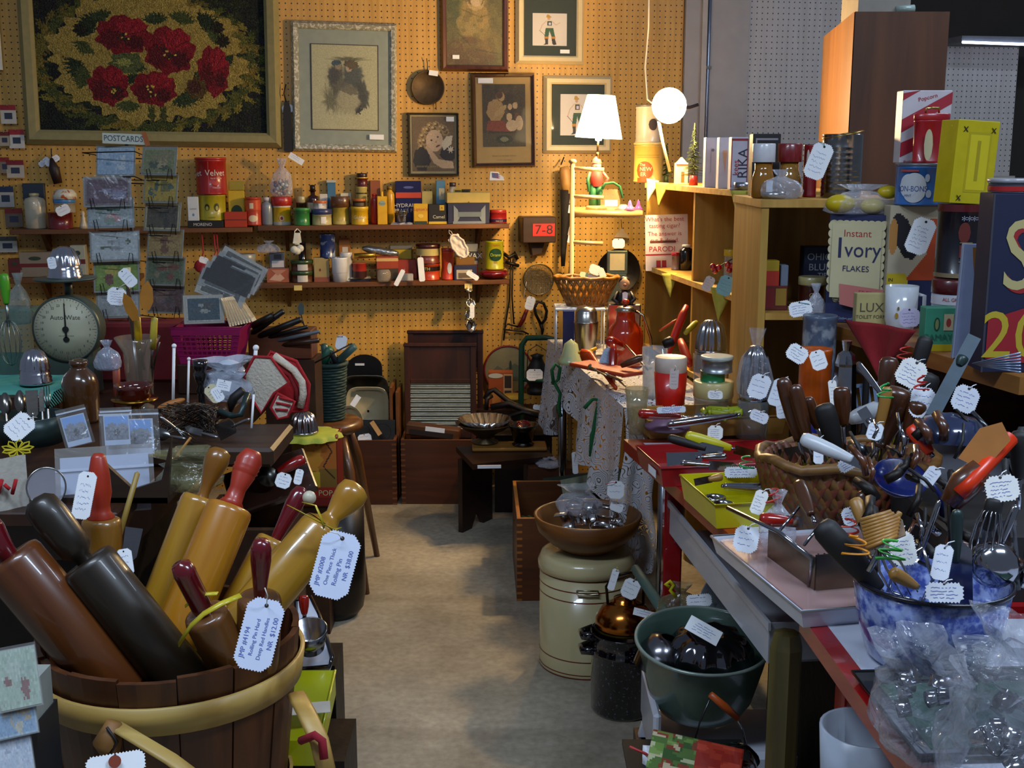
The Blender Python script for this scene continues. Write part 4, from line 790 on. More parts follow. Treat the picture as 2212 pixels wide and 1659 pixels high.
t=can('cleaner_can','yellow drain cleaner can with green circle, last on the lower wall shelf','can',1048,1088,520,589,YS(1067,.1),LO+.041,body='#c8bc10',lid=None,rz=WROT,art=[('e',.5,.53,.38,.22,'#10401c'),('t','Drano',.15,'#d8d44c',.5,.52),('t','Opens',.12,'#b8501c',.5,.87),('t','Kills',.08,'#b84c14',.5,.26)])
MB().lathe([(0,0),(.034,0),(.034,.003),(.03,.006),(.0,.005)],metal('#b8b49c',.3),24,T=Matrix.Translation((0,0,P(1067,520,YS(1067,.1)).z-LO-.041))).obj('lid',t)
x,z=wl(642,494,.19);t=thing('measuring_spoons','set of white plastic measuring spoons hanging from the upper wall shelf','spoons',T=WT@Matrix.Translation((x,-.185,z)));WP=M('#d4d4c4',.5);s=mpp(642,550,5.1)
MB().tube([(0,0,.0),(-.012,0,-.012),(-.01,0,-.024),(.006,0,-.026),(.014,0,-.014),(0,0,0)],.0022,WP,6).obj('ring',t)
for k,(a,L)in enumerate([(-6,.085),(2,.095),(10,.09)]):MB().box(-.010,.010,-.001,.001,-L*.72,-.018,WP,b=.0008).lathe([(0,0),(.014,.003),(.017,.008),(.0,.002)],WP,14,T=Matrix.Translation((0,0,-L))@Matrix.Rotation(R(-90),4,'X')).obj('spoon',t,Matrix.Translation((0,-.003*k,0))@Matrix.Rotation(R(a),4,'Y'))
x,z=wl(970,498,.19);t=thing('crochet_pad','white crocheted hanging pad on a loop from the upper wall shelf','pot holder',T=WT@Matrix.Translation((x,-.19,z))@Matrix.Rotation(R(-32),4,'Y'));CR=M('#d8ccc0',.9,0,.2,60,.8)
MB().sheet(12,12,lambda u,v:((u-.5)*.05*(1+.12*math.sin(v*25)),.004*math.sin(u*12)*math.sin(v*9),-.03-v*.10),CR).tube([(.027*math.cos(a)*(1+.1*math.sin(a*9)),0,-.08+.055*math.sin(a))for a in[i*.2 for i in range(32)]],.005,CR,6,closed=True).obj('pad',t);MB().tube([(0,0,-.03),(-.006,0,-.01),(0,0,.002),(.006,0,-.01),(0,0,-.03)],.0015,CR,5).obj('loop',t)
for nm,lb,x0,y0,w,h,roll in[('strip_tag','long white paper strip tag slanting at the lower shelf edge',863,600,10,38,-28),('oval_tag','rounded white paper strip tag before the big red and black tin',910,582,13,52,4)]:
 t=thing(nm,lb,'tag',T=camframe(P(x0,y0,YS(x0,.22)),R(-roll)));s=mpp(x0,y0,5.1)
 MB().prism([(a*w*s/2,b*h*s/2)for a,b in[(-1,-.9),(-.6,-1),(.6,-1),(1,-.9),(1,.9),(.6,1),(-.6,1),(-1,.9)]],-.0005,.0005,WHITE).obj('card',t);MB().tube([(0,0,h*s*.45),(.004,.05,h*s*.6)],.0008,WHITE,4).obj('string',t)
for k,(x0,x1,y0,c,lb)in enumerate([(46,110,545,'#8a7c68','stack of faded cream and red papers behind the hanging scale'),(156,186,530,'#a8a894','pale carton with a green emblem beside the silver mould on the scale'),(20,48,560,'#5c2018','small dark red carton behind the green handled beater')]):
 boxy('carton',lb,'box',x0,x1,y0,600,YS((x0+x1)/2,.12),ZS1L+.0005,d=.06,c=c,rz=WROT,art=[('r',0,1,.4,.55,'#6a1c1c'),('e',.5,.75,.2,.08,'#2c3a20')])
can('shaving_tin','low grey round dish on the lower shelf above the fan of prints','tin',508,554,548,575,YS(530,.12),ZS1+.0,body='#7c8078',lid='#8c9088',lidh=.3)
cards=[(18,247,32,40,'#c0bcb0','#8c1420'),(36,300,32,40,'#c8c4b8','#9c1822'),(33,365,36,38,'#b8ac9c','#7c141c'),(12,425,34,44,'#a8a49c','#1c2c4c'),(10,300,22,30,'#a89c88','#6c1c14'),(10,357,20,34,'#807060','#8c1c18'),(16,528,40,34,'#b0aca0','#3c3c34'),(30,470,36,40,'#6c5c4c','#802018')]
for k,(px,py,w,h,c1,c2_)in enumerate(cards):
 s=mpp(px,py,5.0);x,z=wl(px,py,.03);t=thing('carded_notion',['small carded item with red heading, topmost in the column at the wall edge','carded item with white square window below the topmost card','carded item with red L mark, third down the column','dark banded carded item above the scale column','half hidden card beside the white window card','half hidden dark red card at the frame edge','pale carded item low on the wall behind the beater','brown carded item low beside the talcum bottle'][k],'card',T=WT@Matrix.Translation((x,-.03,z)),group='carded goods on pegboard hooks')
 w*=s;h*=s;MB().box(-w/2,w/2,0,.002,-h/2,h/2,M(c1,.6)).obj('card',t);MB().patch(rect(-w*.5,w*.5,h*.22,h*.5),M(c2_,.5),-.0006).patch(rect(-w*.25,w*.25,-h*.25,h*.08),M('#2c3448',.4),-.0008).obj('print',t);MB().tube([(0,.035,h*.42),(0,-.01,h*.42),(0,-.014,h*.5)],.0014,SIL,5).obj('peg_hook',t)
#BACK OF THE AISLE
CW=wood('#3c1c0c','#5e3014',8,'X',.5);CWF=wood('#6a3a18','#8c5424',8,'X',.5)
def crate(label,x0,x1,y0,y1,zt,wd=CW,edge=CWF,name='wooden_crate',z0=0,th=.013,rz=0):
 """open topped box; x,y world extents"""
 cx,cy=(x0+x1)/2,(y0+y1)/2;t=thing(name,label,'crate',(cx,cy,z0),rz);a,c=(x1-x0)/2,(y1-y0)/2;h=zt-z0
 MB().box(-a,a,-c,-c+th,0,h,wd,b=.001).box(-a,a,-c+.0005,-c+th-.0005,h,h+.0012,edge).obj('front_panel',t)
 MB().box(-a,a,c-th,c,0,h,wd,b=.001).box(-a,a,c-th+.0005,c-.0005,h,h+.0012,edge).obj('back_panel',t)
 for s in(-1,1):
  xa,xb=sorted((s*a,s*(a-th)));b=MB().box(xa,xb,-c+th,c-th,0,h,wd,b=.001).box(xa+.0005,xb-.0005,-c+th,c-th,h,h+.0012,edge)
  n=int(h/.012)
  for k in range(0,n,2):b.box(min(s*a,s*(a+.0006)),max(s*a,s*(a+.0006)),-c,-c+th,k*.012,k*.012+.009,edge);b.box(min(s*(a-.018),s*a),max(s*(a-.018),s*a),-c-.0006,-c,k*.012,k*.012+.008,edge)
  b.obj('side_panel',t)
 MB().box(-a+th,a-th,-c+th,c-th,0,.01,wd).obj('bottom_panel',t);return t
xa,xb=P(744,1085,4.93).x,P(858,1085,4.93).x
crate('dovetailed brown crate of enamel pans on the floor beside the stool',xa,xb,4.92,5.26,.285)
xc,xd=P(868,1088,4.93).x,P(1040,1088,4.93).x
crate('dovetailed brown crate holding the washboard, behind the dark bench',xc,xd,4.93,5.27,.285)
def tray(nm,lb,cx,cz,w,h,Y,m,tilt=12,rr=.3,lip=None,rz=0,cat='pan'):
 """shallow rounded pan standing on edge, its hollow towards the aisle"""
 T=Matrix.Translation((cx,Y,cz))@Matrix.Rotation(rz,4,'Z')@Matrix.Rotation(R(-tilt),4,'X');t=thing(nm,lb,cat,T=T);n=32
 def ring(s,y):
  out=[]
  for k in range(n):
   a=2*math.pi*k/n;e=2/(2+4*(1-rr)*1.0);ca,sa=math.cos(a),math.sin(a)
   out.append((math.copysign(abs(ca)**e,ca)*w/2*s,y,h/2+math.copysign(abs(sa)**e,sa)*h/2*s))
  return out
 rs=[ring(1,0),ring(.95,.0),ring(.86,.03),ring(.05,.032)];vs=sum(rs,[])
 MB().add(vs,[(i*n+k,i*n+(k+1)%n,(i+1)*n+(k+1)%n,(i+1)*n+k)for i in range(3)for k in range(n)],m,True).obj('body',t)
 MB().tube(ring(1,0),.0025,lip or m,6,closed=True).obj('rim',t);return t
ENC=M('#b8ac88',.2,0,.08,coat=.6);GRM=metal('#7c7c72',.35)
s5=mpp(800,900,5.05)
def cx5(px,Y=5.05):return P(px,900,Y).x
tray('roasting_pan','grey rectangular roasting pan standing behind the cream enamel pan',cx5(790,5.16),.30,98*s5,.22,5.17,GRM,4,.2)
tray('enamel_pan','cream enamel roasting pan with rounded corners standing in the crate',cx5(793,5.10),.26,92*s5,.22,5.10,ENC,6,.4)
tray('enamel_basin','cream oval enamel pan leaning at the crate edge behind the stool seat',cx5(752,5.03),.24,62*s5,.17,5.04,ENC,10,1)
tm=thing('muffin_tin','dark metal muffin tin standing in front of the cream enamel pans','pan',T=Matrix.Translation((cx5(802,4.98),4.985,.25))@Matrix.Rotation(R(-10),4,'X'));DM=metal('#4c4a46',.4)
MB().box(-.1,.1,0,.002,0,.11,DM,b=.0).obj('plate',tm)
for k in(-1,1):MB().lathe([(0,.022),(.028,.022),(.036,0),(.038,0),(.030,.024),(0,.024)],DM,20,T=Matrix.Translation((k*.045,.0,.055))@Matrix.Rotation(R(-90),4,'X')).obj('cup',tm)
tag(tm,812,925,4.93,10,34,-32,plain=True,n=0,paper=M('#c89858',.6));tag(tm,788,948,4.93,30,22,-8,n=2);tag(tm,768,866,4.9,12,26,35,plain=True,n=0)
t=thing('black_board','black arched board leaning on the pegboard behind the pans','board',T=Matrix.Translation((cx5(790,5.26),5.262,.02)));w=38*s5*1.03;zt=P(790,765,5.27).z
MB().prism([(-w,0),(w,0)]+[(w*math.cos(a),zt-.02-w*.75+w*.75*math.sin(a))for a in[i*math.pi/14 for i in range(15)]],-.004,.004,M('#0c0b0c',.4)).obj('board',t);MB().box(-.022,.020,-.0055,-.0045,zt-.07,zt-.06,WHITE,T=Matrix.Translation((-.02,0,0))).obj('price_sticker',t)
for k,px in enumerate((848,861)):
 MB().box(-.007,.007,-.10,.10,0,.30-k*.012,CWF,b=.002).obj('cutting_board',T=Matrix.Translation((P(px,900,5.08).x,5.12,.013))@Matrix.Scale(1.62,4,(0,0,1)),label=['narrow wooden board standing on edge at the end of the pan crate','thin pale wooden board on edge between the two crates'][k],category='board')
WB1=wood('#34180c','#54280f',8,'Z',.45);WB2=wood('#2a120a','#451e0e',8,'Z',.4)
def washboard(nm,lb,x0,x1,yt,Y,zb,ribs,wd):
 xa,xb=P(x0,850,Y).x,P(x1,850,Y).x;w=(xb-xa)/2;h=P(950,yt,Y).z-zb;t=thing(nm,lb,'washboard',T=Matrix.Translation(((xa+xb)/2,Y,zb))@Matrix.Rotation(R(-3),4,'X'))
 for s in(-1,1):MB().box(min(s*w,s*(w-.025)),max(s*w,s*(w-.025)),0,.022,0,h,wd,b=.002).obj('rail',t)
 MB().box(-w+.025,w-.025,.006,.014,h*.75,h-.012,wd).obj('back_panel',t);MB().box(-w-.003,w+.003,-.004,.026,h-.014,h,wd,b=.002).obj('top_bar',t);MB().box(-w+.025,w-.025,0,.02,h*.73,h*.76,wd,b=.002).obj('cross_bar',t)
 if ribs:
  n=10;pts=[]
  for k in range(n*6+1):pts.append((h*.42+(h*.31)*k/(n*6),.008-.005*math.cos(k*math.pi/3)))
  vs=[];
  for z,y in pts:vs+=[(-w+.024,y,z),(w-.024,y,z)]
  MB().add(vs,[(2*k,2*k+1,2*k+3,2*k+2)for k in range(len(pts)-1)],metal('#b4ae98',.3),True).obj('ribbed_metal',t);MB().box(-w+.025,w-.025,.0,.02,h*.36,h*.42,wd).obj('cross_bar',t)
 return t
washboard('wood_shutter','tall dark wooden shutter frame standing behind the washboard',881,1043,716,5.19,.02,False,WB2)
washboard('washboard','dark wooden washboard with ribbed metal face standing in the crate',873,1028,744,5.08,.02,True,WB1)
q=P(935,918,4.98);t=thing('wood_trough','long dark wooden block with a white sticker lying across the washboard crate','block',T=Matrix.Translation((q.x,4.98,.288))@Matrix.Rotation(R(6),4,'Y')@Matrix.Rotation(R(-5),4,'Z'));MB().box(-.12,.115,-.03,.04,0,.05,wood('#4a2814','#6e4220',8,'X'),b=.006).box(-.10,.09,-.033,-.03,.008,.03,M('#1c0e08',.7)).obj('body',t);MB().box(-.042,.042,-.0012,0,-.014,.014,WHITE,T=Matrix.Translation((.01,-.0315,.036))).obj('price_sticker',t)
q=WT@Vector((*wl(1012,622,.18)[:1],-.18,ZS1-.02));t=thing('scoop_string','string of shiny fluted tin moulds hanging from the lower wall shelf','moulds',tuple(q));SV=metal('#c0bab0',.15)
for k,(dx,dz,r,rot)in enumerate([(0,-.02,.016,20),(.004,-.075,.022,60),(-.004,-.125,.022,75),(.002,-.17,.027,85)]):
 MB().lathe([(0,.004),(r*.6,.003),(r*.8,.01),(r,.014),(r*1.05,.012)],SV,24,T=Matrix.Translation((dx,0,dz-.01))@Matrix.Rotation(R(rot),4,'X')@Matrix.Rotation(R(rot*.5),4,'Y'),flute=(8,.1)).obj('mould',t)
MB().tube([(0,.0,.0),(.004,0,-.08),(.0,0,-.18)],.001,WHITE,5).obj('string',t);tag(t,1020,672,q.y-.03,10,30,0,n=2)
x0,z0=wl(1137,500,.10);t=thing('wall_box','dark wooden wall box bearing a red card marked 7-8','box',T=WT@Matrix.Translation((x0+.055,-.12,z0-.05)));DK=wood('#26120a','#3a1c10',8,'X')
MB().box(-.075,.075,0,.12,0,.115,DK,b=.003).prism([(-.03,0),(.03,0),(.035,-.0),(.02,-.05),(-.02,-.06)],.05,.12,DK).obj('body',t);MB().box(-.03,.07,-.002,0,.03,.085,M('#b81c1c',.5)).obj('red_card',t);MB().text('7-8',.058,M('#1a0c10',.5),.02,.057,-.0025,sx=1.1).obj('lettering',t)
q=PW(1163,603,.03);t=thing('wire_strainer','round wire mesh strainer hanging on the pegboard beneath the 7-8 box','strainer',T=WT@Matrix.Translation((wl(1163,603,.03)[0],-.035,wl(1163,603,.03)[1])));r=33*mpp(1163,603,5.4);MS=metal('#8a7c5c',.35)
b=MB();b.tube([(r*math.cos(a),0,r*math.sin(a))for a in[i*math.pi/16 for i in range(32)]],.003,MS,6,closed=True);b.obj('rim',t)
b=MB()
for k in range(-8,9):
 x=k*r/8.5;h=math.sqrt(max(0,r*r-x*x));b.tube([(x,.0+.0,-h),(x,.02*(1-abs(k)/9),0),(x,0,h)],.0007,MS,4);b.tube([(-h,0,x),(0,.021*(1-abs(k)/9),x),(h,0,x)],.0007,MS,4)
b.lathe([(0,.03),(r*.7,.022),(r,.004)],plastic('#8c8468',.45,.5,40),20,T=Matrix.Rotation(R(-90),4,'X')).obj('mesh_bowl',t);MB().tube([(r,0,r*.2),(r+.03,0,.03),(r+.045,0,.02)],.0025,MS,6).tube([(-r*.8,0,-.01),(-r-.0,-.0,-.09)],.001,WHITE,4).obj('handle',t)
tag(t,1145,655,5.3,20,30,15,n=3)
IR=M('#1c1612',.5,.5,.3,30,.4)
def walltool(nm,lb,ct,parts,off=.02):
 t=thing(nm,lb,ct,T=WT);
 for pn,pts,r,m in parts:MB().tube([(wl(x,y,off+o)[0],-off-o,wl(x,y,off+o)[1])for x,y,o in pts],r,m,8).obj(pn,t)
 return t
walltool('iron_tongs','pair of long black iron tongs hanging below the yellow cleaner can','tongs',[('claw',[(1088,548,0),(1100,556,.01),(1112,548,0),(1118,560,0)],.009,IR),('claw',[(1092,566,0),(1106,570,.01),(1120,574,0)],.008,IR),('rod',[(1103,560,0),(1100,650,.0),(1092,700,0),(1088,735,0)],.0035,IR),('rod',[(1108,560,0),(1106,640,0),(1110,700,0)],.0035,IR)])
walltool('red_handled_tool','red handled iron tool hanging below the wire strainer','tool',[('handle',[(1140,664,.02),(1130,690,.02),(1121,706,.02)],[.008,.011,.008],M('#8c1c14',.35)),('shank',[(1120,706,.02),(1096,700,.01),(1090,712,.01),(1130,716,.01),(1142,722,.01)],.004,IR)])
walltool('iron_shears','black iron shears with looped handle hanging on the pegboard','shears',[('loop',[(1168,700,.02),(1158,680,.02),(1154,664,.02),(1162,652,.02),(1174,655,.02),(1181,672,.02),(1178,690,.02),(1168,702,.02)],.007,IR),('blade',[(1168,700,.02),(1172,712,.02),(1171,728,.02)],[.009,.008,.003],IR)])
walltool('wall_brush','long brush with a pale bulbous wooden handle and dark bristles, hung beside the rod rack','brush',[('handle',[(1218,360,.05),(1220,370,.05),(1224,395,.05),(1226,418,.05)],[.018,.026,.028,.026],wood('#b88a40','#d8b068',8,'Z')),('bristles',[(1223,410,.05),(1222,470,.05),(1217,540,.05),(1216,575,.05)],[.028,.022,.013,.009],M('#160f0a',.8,0,.3,60,.8)),('hook',[(1212,355,.04),(1218,340,.0)],.003,IR)],.05)
t=thing('photo_strip','strip of small grey tickets pinned beside the rod rack','strip',T=WT)
for k,(x,y)in enumerate([(1237,432),(1233,452),(1234,500),(1233,516)]):X_,Z_=wl(x,y,.12);MB().box(-.014,.014,-.001,0,-.018,.018,[M('#a89c90',.5),WHITE][k%2],T=Matrix.Translation((X_,-.12,Z_))@Matrix.Rotation(R(12),4,'Y')).obj('ticket',t)
MB().tube([(wl(1240,420,.11)[0],-.11,wl(1240,420,.11)[1]),(wl(1228,600,.11)[0],-.11,wl(1228,600,.11)[1])],.002,BLK,5).obj('ribbon',t)
DB=wood('#1e0e08','#341a0e',8,'X',.4);zB=.325
pts=[PZ(985,965,zB),PZ(1022,1003,zB),PZ(1195,985,zB),PZ(1165,952,zB)]
t=thing('wooden_bench','low dark wooden bench with notched board legs standing before the crates','bench',(0,0,0))
b=MB();vs=[tuple(p)for p in pts]+[(p.x,p.y,zB-.022)for p in pts];b.add(vs,[(0,1,2,3),(7,6,5,4),(0,4,5,1),(1,5,6,2),(2,6,7,3),(3,7,4,0)],DB).obj('top',t)
def benchleg(cx,cy,a,L=.24):
 T=Matrix.Translation((cx,cy,0))@Matrix.Rotation(a,4,'Z');MB().prism([(-L/2,0),(-L*.2,0),(0,.07),(L*.2,0),(L/2,0),(L/2,zB-.023),(-L/2,zB-.023)],-.01,.01,DB,T=T).obj('leg',t)
benchleg(PXZ(1032,0,4.56).x-.01,4.63,R(58),.22);benchleg(pts[2].x-.06,4.66,R(62),.2)
MB().box(pts[1].x+.02,pts[2].x-.06,4.60,4.62,zB-.08,zB-.023,DB).obj('apron',t);MB().box(-.045,.045,-.004,0,-.006,.006,WHITE,T=Matrix.Translation((P(1057,994,pts[1].y).x,pts[1].y-.004-.0,zB-.008))@Matrix.Rotation(R(-1),4,'Y')).obj('price_sticker',t)
MB().box(-.15,.15,-.06,.06,0,.014,wood('#8c5c20','#b07c30',8,'X'),b=.004).obj('bread_board',T=Matrix.Translation((P(1100,965,4.62).x,4.63,zB+.0005))@Matrix.Rotation(R(2),4,'Z'),label='pale wooden board lying on the dark bench beneath the pans',category='board')
zb=zB+.016;c=P(1047,915,4.66);s=mpp(1047,900,4.66);t=thing('fluted_pan','bright fluted tin pan resting in a wide dark bowl on the bench','pan',(c.x,4.66,zb));TN=metal('#c8c8c4',.2);zr=P(1047,903,4.66).z-zb
MB().lathe([(0,zr-.045),(38*s,zr-.045),(55*s,zr+.0),(57*s,zr),(39*s,zr-.047),(0,zr-.047)],TN,64,flute=(22,.04)).obj('fluted_tin',t)
MB().lathe([(0,0),(28*s,0),(30*s,.006),(12*s,.016),(20*s,.03),(45*s,zr-.04),(64*s,zr-.018),(62*s,zr-.018),(44*s,zr-.046),(0,.03)],M('#5c4c34',.3,.7),32).obj('pedestal_bowl',t)
c=P(1130,935,4.62);t=thing('pedestal_dish','small dark pedestal dish holding shredded red ribbon','dish',(c.x,4.62,zB+.016));zr=P(1130,916,4.62).z-zB-.016
MB().lathe([(0,0),(22*s,0),(24*s,.005),(14*s,.012),(30*s,zr-.01),(33*s,zr),(30*s,zr),(20*s,.015),(0,.012)],metal('#5c564c',.2),28).obj('dish',t)
b=MB();r_=random.Random(2)
for k in range(14):a=r_.random()*6.3;b.tube([(.03*math.cos(a),.03*math.sin(a),zr-.004),(.02*math.cos(a+1),.02*math.sin(a+1),zr+.012),(.03*math.cos(a+2),.03*math.sin(a+2),zr-.004)],.0016,M('#a01414',.5),4)
b.obj('red_ribbon',t)
c=P(1098,800,5.35);r=52*mpp(1098,800,5.35);t=thing('round_tray','round red rimmed tray with a faded landscape leaning on the pegboard','tray',T=Matrix.Translation((c.x,5.36,c.z))@Matrix.Rotation(R(-4),4,'X'))
MB().tube([(r*math.cos(a),0,r*math.sin(a))for a in[i*math.pi/20 for i in range(40)]],.0045,M('#7c1210',.4),8,closed=True).obj('rim',t);b=MB();b.prism(ell(0,0,r*.98,r*.98,36),.001,.005,M('#8c8460',.5,0,.3,12));b.obj('face',t)
b=MB();b.patch([(-.09,-.02),(-.05,.02),(-.02,-.0),(.03,.03),(.09,-.01),(.09,-.05),(-.09,-.05)],M('#5c6450',.6),0).patch(ell(.01,.02,.006,.025,12),M('#2c3c24',.6),-.0004);b.obj('printed_scene',t)
boxy('tea_carton','small orange carton with picture panels standing before the round tray','box',1055,1108,804,880,5.22,None,d=.06,c='#b05018',art=[('r',.62,.98,.05,.95,'#c8a070'),('r',.66,.94,.55,.9,'#3a2a20'),('r',.66,.94,.1,.48,'#4c3424'),('e',.3,.9,.3,.07,'#d8d0b8'),('r',.15,.5,.1,.5,'#c87c30')])
bx_=bpy.data.objects['tea_carton'];MB().box(-.12,.16,-.06,.08,-.10,-.001,wood('#2c160c','#43220f',6,'X')).obj('plank_stack',T=bx_.matrix_basis.copy(),label='dark plank shelf carrying the orange carton and iron tools',category='plank')
GF=M('#14402c',.4)
t=thing('hand_truck','dark green tubular hand truck with rounded top standing at the lace table end','frame',(0,0,0));A=[P(1123,1000,5.0),P(1127,745,5.0),P(1138,730,5.0),P(1180,729,4.95),P(1215,735,4.95),P(1222,900,4.95)];A[0].z=.01;A[-1].z=.01
MB().tube(A,.0125,GF,10).obj('tube_frame',t);MB().tube([P(1126,820,5.0),P(1220,826,4.95)],.009,GF,8).obj('crossbar',t)
t=thing('lantern','black metal lantern with a triangular paper tag hanging inside the green frame','lantern',tuple(P(1160,850,5.08)));MB().lathe([(0,0),(.045,0),(.045,.02),(.035,.03),(.05,.06),(.05,.10),(.03,.14),(.022,.16),(.03,.17),(0,.18)],BLK,20).obj('body',t);MB().tube([(-.045,0,.08),(-.04,0,.19),(0,0,.215),(.04,0,.19),(.045,0,.08)],.002,BLK,5).obj('bail',t);tag(t,1155,810,4.98,36,26,0,n=3)
t=thing('yellow_plate','pale yellow plate lying on the dark plank shelf','plate',tuple(P(1113,862,5.12)));MB().lathe([(0,.0),(.05,.0),(.075,.012),(.075,.014),(.05,.003),(0,.003)],M('#c8a840',.3),24).obj('plate',t)
for k,(pts,r,lb,nm)in enumerate([([(1048,862,4.98),(1056,846,4.98),(1068,842,4.98),(1100,868,4.95),(1150,892,4.9)],.012,'black iron sad iron handle curving over the bench end','sad_iron'),([(1060,880,4.9),(1100,872,4.9),(1130,885,4.88),(1172,896,4.85)],.014,'thick black iron bar lying among the tools behind the small dish','iron_bar'),([(1050,885,4.92),(1052,862,4.92),(1062,855,4.94)],.010,'upright black iron clamp beside the fluted pan','iron_clamp'),([(1085,905,4.82),(1130,890,4.82),(1180,905,4.8)],.009,'curved rusty iron rod nearest the small dish','iron_rod'),([(1175,918,4.78),(1200,912,4.78),(1216,925,4.75)],.012,'short iron tool end under the lace cloth','iron_tool')]):
 t=thing(nm,lb,'ironware',(0,0,0));MB().tube([P(*p)for p in pts],r,IR,8).obj('bar',t)
t=thing('iron_tray','dark flat iron tray carrying the heap of iron tools behind the bench','tray',(P(1130,905,4.9).x,4.9,P(1130,915,4.9).z-.03));MB().box(-.17,.17,-.12,.14,0,.01,IR,b=.003).obj('tray',t);MB().box(-.12,.12,-.09,.1,-(P(1130,915,4.9).z-.03),0,wood('#20100a','#301810',6,'Z')).obj('stand',t)
tag(t,1163,880,4.8,24,12,5,n=2)
#crate beside the crock
z3=.29;xa=PZ(1112,1120,z3).x;ya=PZ(1112,1120,z3).y;yb=PZ(1086,1038,z3).y
crate('brown dovetailed crate with a red flower inside, behind the cream canister',xa,xa+.34,ya,yb,z3,wood('#4a2610','#6e3c18',8,'X'),wood('#8c5020','#b0702c',8,'X'),rz=0.03)
cx=xa+.16;cy=(ya+yb)/2
t=thing('silk_flower','artificial red poppy with fern leaves lying in the crate','flower',(cx-.02,cy-.05,.19));b=MB();
for k in range(5):a=k*1.256;b.ball((.05+.02*math.cos(a),.02*math.sin(a)-.02,.02),.024,M('#b01410',.6,0,.2),10,(1,1,.4))
b.obj('petals',t);b=MB()
for k in range(16):a=k*.4-1.5;L=.035+.015*(k%3);b.tube([(-.05,0,.03),(-.05+L*math.cos(a),L*.6*math.sin(a),.045),(-.05+L*1.5*math.cos(a),L*math.sin(a),.03)],[.002,.005,.001],M('#1c4c20',.6),5)
b.obj('leaves',t)
t=thing('dark_platter','dark round platter lying in the crate under the red flower','platter',(cx-.02,cy-.02,.14));MB().lathe([(0,.0),(.08,.0),(.12,.02),(.12,.024),(.08,.006),(0,.006)],M('#4c4a3c',.4),28).obj('platter',t)
MB().box(-.11,.11,-.001,.001,-.04,.04,M('#7c8468',.5,0,.25,40)).obj('printed_card',T=camframe(P(1278,1045,4.15),R(-12),0,R(-30)),label='grey green printed card leaning at the back rim of the crate by the pole',category='card')
MB().box(-.15,.15,-.06,.06,0,.012,GRN).obj('green_folder',T=Matrix.Translation((cx+.10,yb+.06,.26))@Matrix.Rotation(R(14),4,'X')@Matrix.Rotation(R(-8),4,'Y'),label='dark green folder lying over the back edge of the flower crate',category='folder')
#cream canister, bowl, cutters
YK=3.31;zk=.35;c=PXZ(1264,0,YK);r=.137;t=thing('cream_canister','tall cream enamel canister with thin maroon bands standing on the floor','canister',(c.x,YK,0));CE=M('#bdb084',.25,0,.05,8,coat=.5);MR=M('#6c1812',.3)
MB().lathe([(0,0),(r*.99,0),(r*1.01,.006),(r,.014),(r,zk-.05),(0,zk-.05)],CE,48).obj('body',t)
MB().lathe([(r*1.0,zk-.052),(r*1.035,zk-.05),(r*1.04,zk-.03),(r*1.0,zk-.018),(r*.97,zk-.008),(r*.9,zk-.004),(0,zk)],CE,48).obj('lid',t)
for z in(.002,.012,.052,zk-.118,zk-.088,zk-.055):MB().lathe([(r*1.006,z),(r*1.009,z+.0015),(r*1.006,z+.003)],MR,48).obj('painted_band',t)
HT=Matrix.Rotation(R(-2),4,'Z')@Matrix.Translation((0,-r-.001,zk-.078));MB().tube([(-.03,0,0),(-.03,-.008,.003),(0,-.011,.004),(.03,-.008,.003),(.03,0,0),(.03,-.006,-.008),(0,-.009,-.009),(-.03,-.006,-.008)],.0025,metal('#b0a88c',.25),6,HT,closed=True).obj('handle',t)
t=thing('wooden_bowl','wide turned wooden bowl of cookie cutters sitting on the cream canister','bowl',(c.x+.002,YK,zk+.001));WBm=wood('#5c3616','#835020',6,'X',.4);R2=.158
MB().lathe([(0,0),(.07,0),(.11,.025),(.145,.06),(R2,.105),(R2-.006,.108),(R2-.012,.104),(.132,.062),(.10,.03),(.06,.012),(0,.01)],WBm,48).obj('bowl',t)
bz=zk+.03;CUT=metal('#c4c4c4',.18)
def cutter(lb,x,y,z,r,lobes,amp,tilt,rz_,h=.022,grp='cookie cutters in the wooden bowl'):
 T=Matrix.Translation((c.x+x,YK+y,z))@Matrix.Rotation(R(rz_),4,'Z')@Matrix.Rotation(R(tilt),4,'X');t=thing('cookie_cutter',lb,'cutter',T=T,group=grp)
 pr=[(r,0),(r,h),(r-.0012,h),(r-.0012,0)];MB().lathe(pr,CUT,48,flute=(lobes,amp)).obj('cutting_band',t);MB().tube([(-r*.9,0,h),(-r*.5,0,h+.014),(r*.5,0,h+.014),(r*.9,0,h)],.0035,CUT,6,flat=.4).obj('handle',t)
for a in[('round cookie cutter lying flat near the front rim of the wooden bowl',.03,-.07,bz+.042,.030,3,.0,12,20),('star shaped cookie cutter in the middle of the bowl',.0,-.02,bz+.055,.03,5,.2,-20,40),('scalloped cookie cutter tipped up at the far side of the bowl',-.03,.05,bz+.07,.034,8,.06,40,10),('heart shaped cutter half under the clear bag',.06,.04,bz+.06,.032,2,.25,30,-30),('plain round cutter stacked beside the scalloped one',.01,.02,bz+.082,.026,3,0,-15,0),('small flower cutter at the right of the front rim',.08,-.05,bz+.045,.022,6,.15,15,30)]:cutter(*a)
t=thing('black_can_opener','dark handled cutter with bright curved blade at the side of the wooden bowl','cutter',(c.x-.085,YK-.02,bz+.05));MB().lathe([(.035,0),(.035,.04),(.033,.04),(.033,0)],CUT,24,T=Matrix.Rotation(R(75),4,'Y')@Matrix.Rotation(R(20),4,'X'),a0=0,a1=3.6).obj('blade',t);MB().tube([(0,-.03,-.01),(.03,-.045,.0)],.008,BLK,8).obj('handle',t)
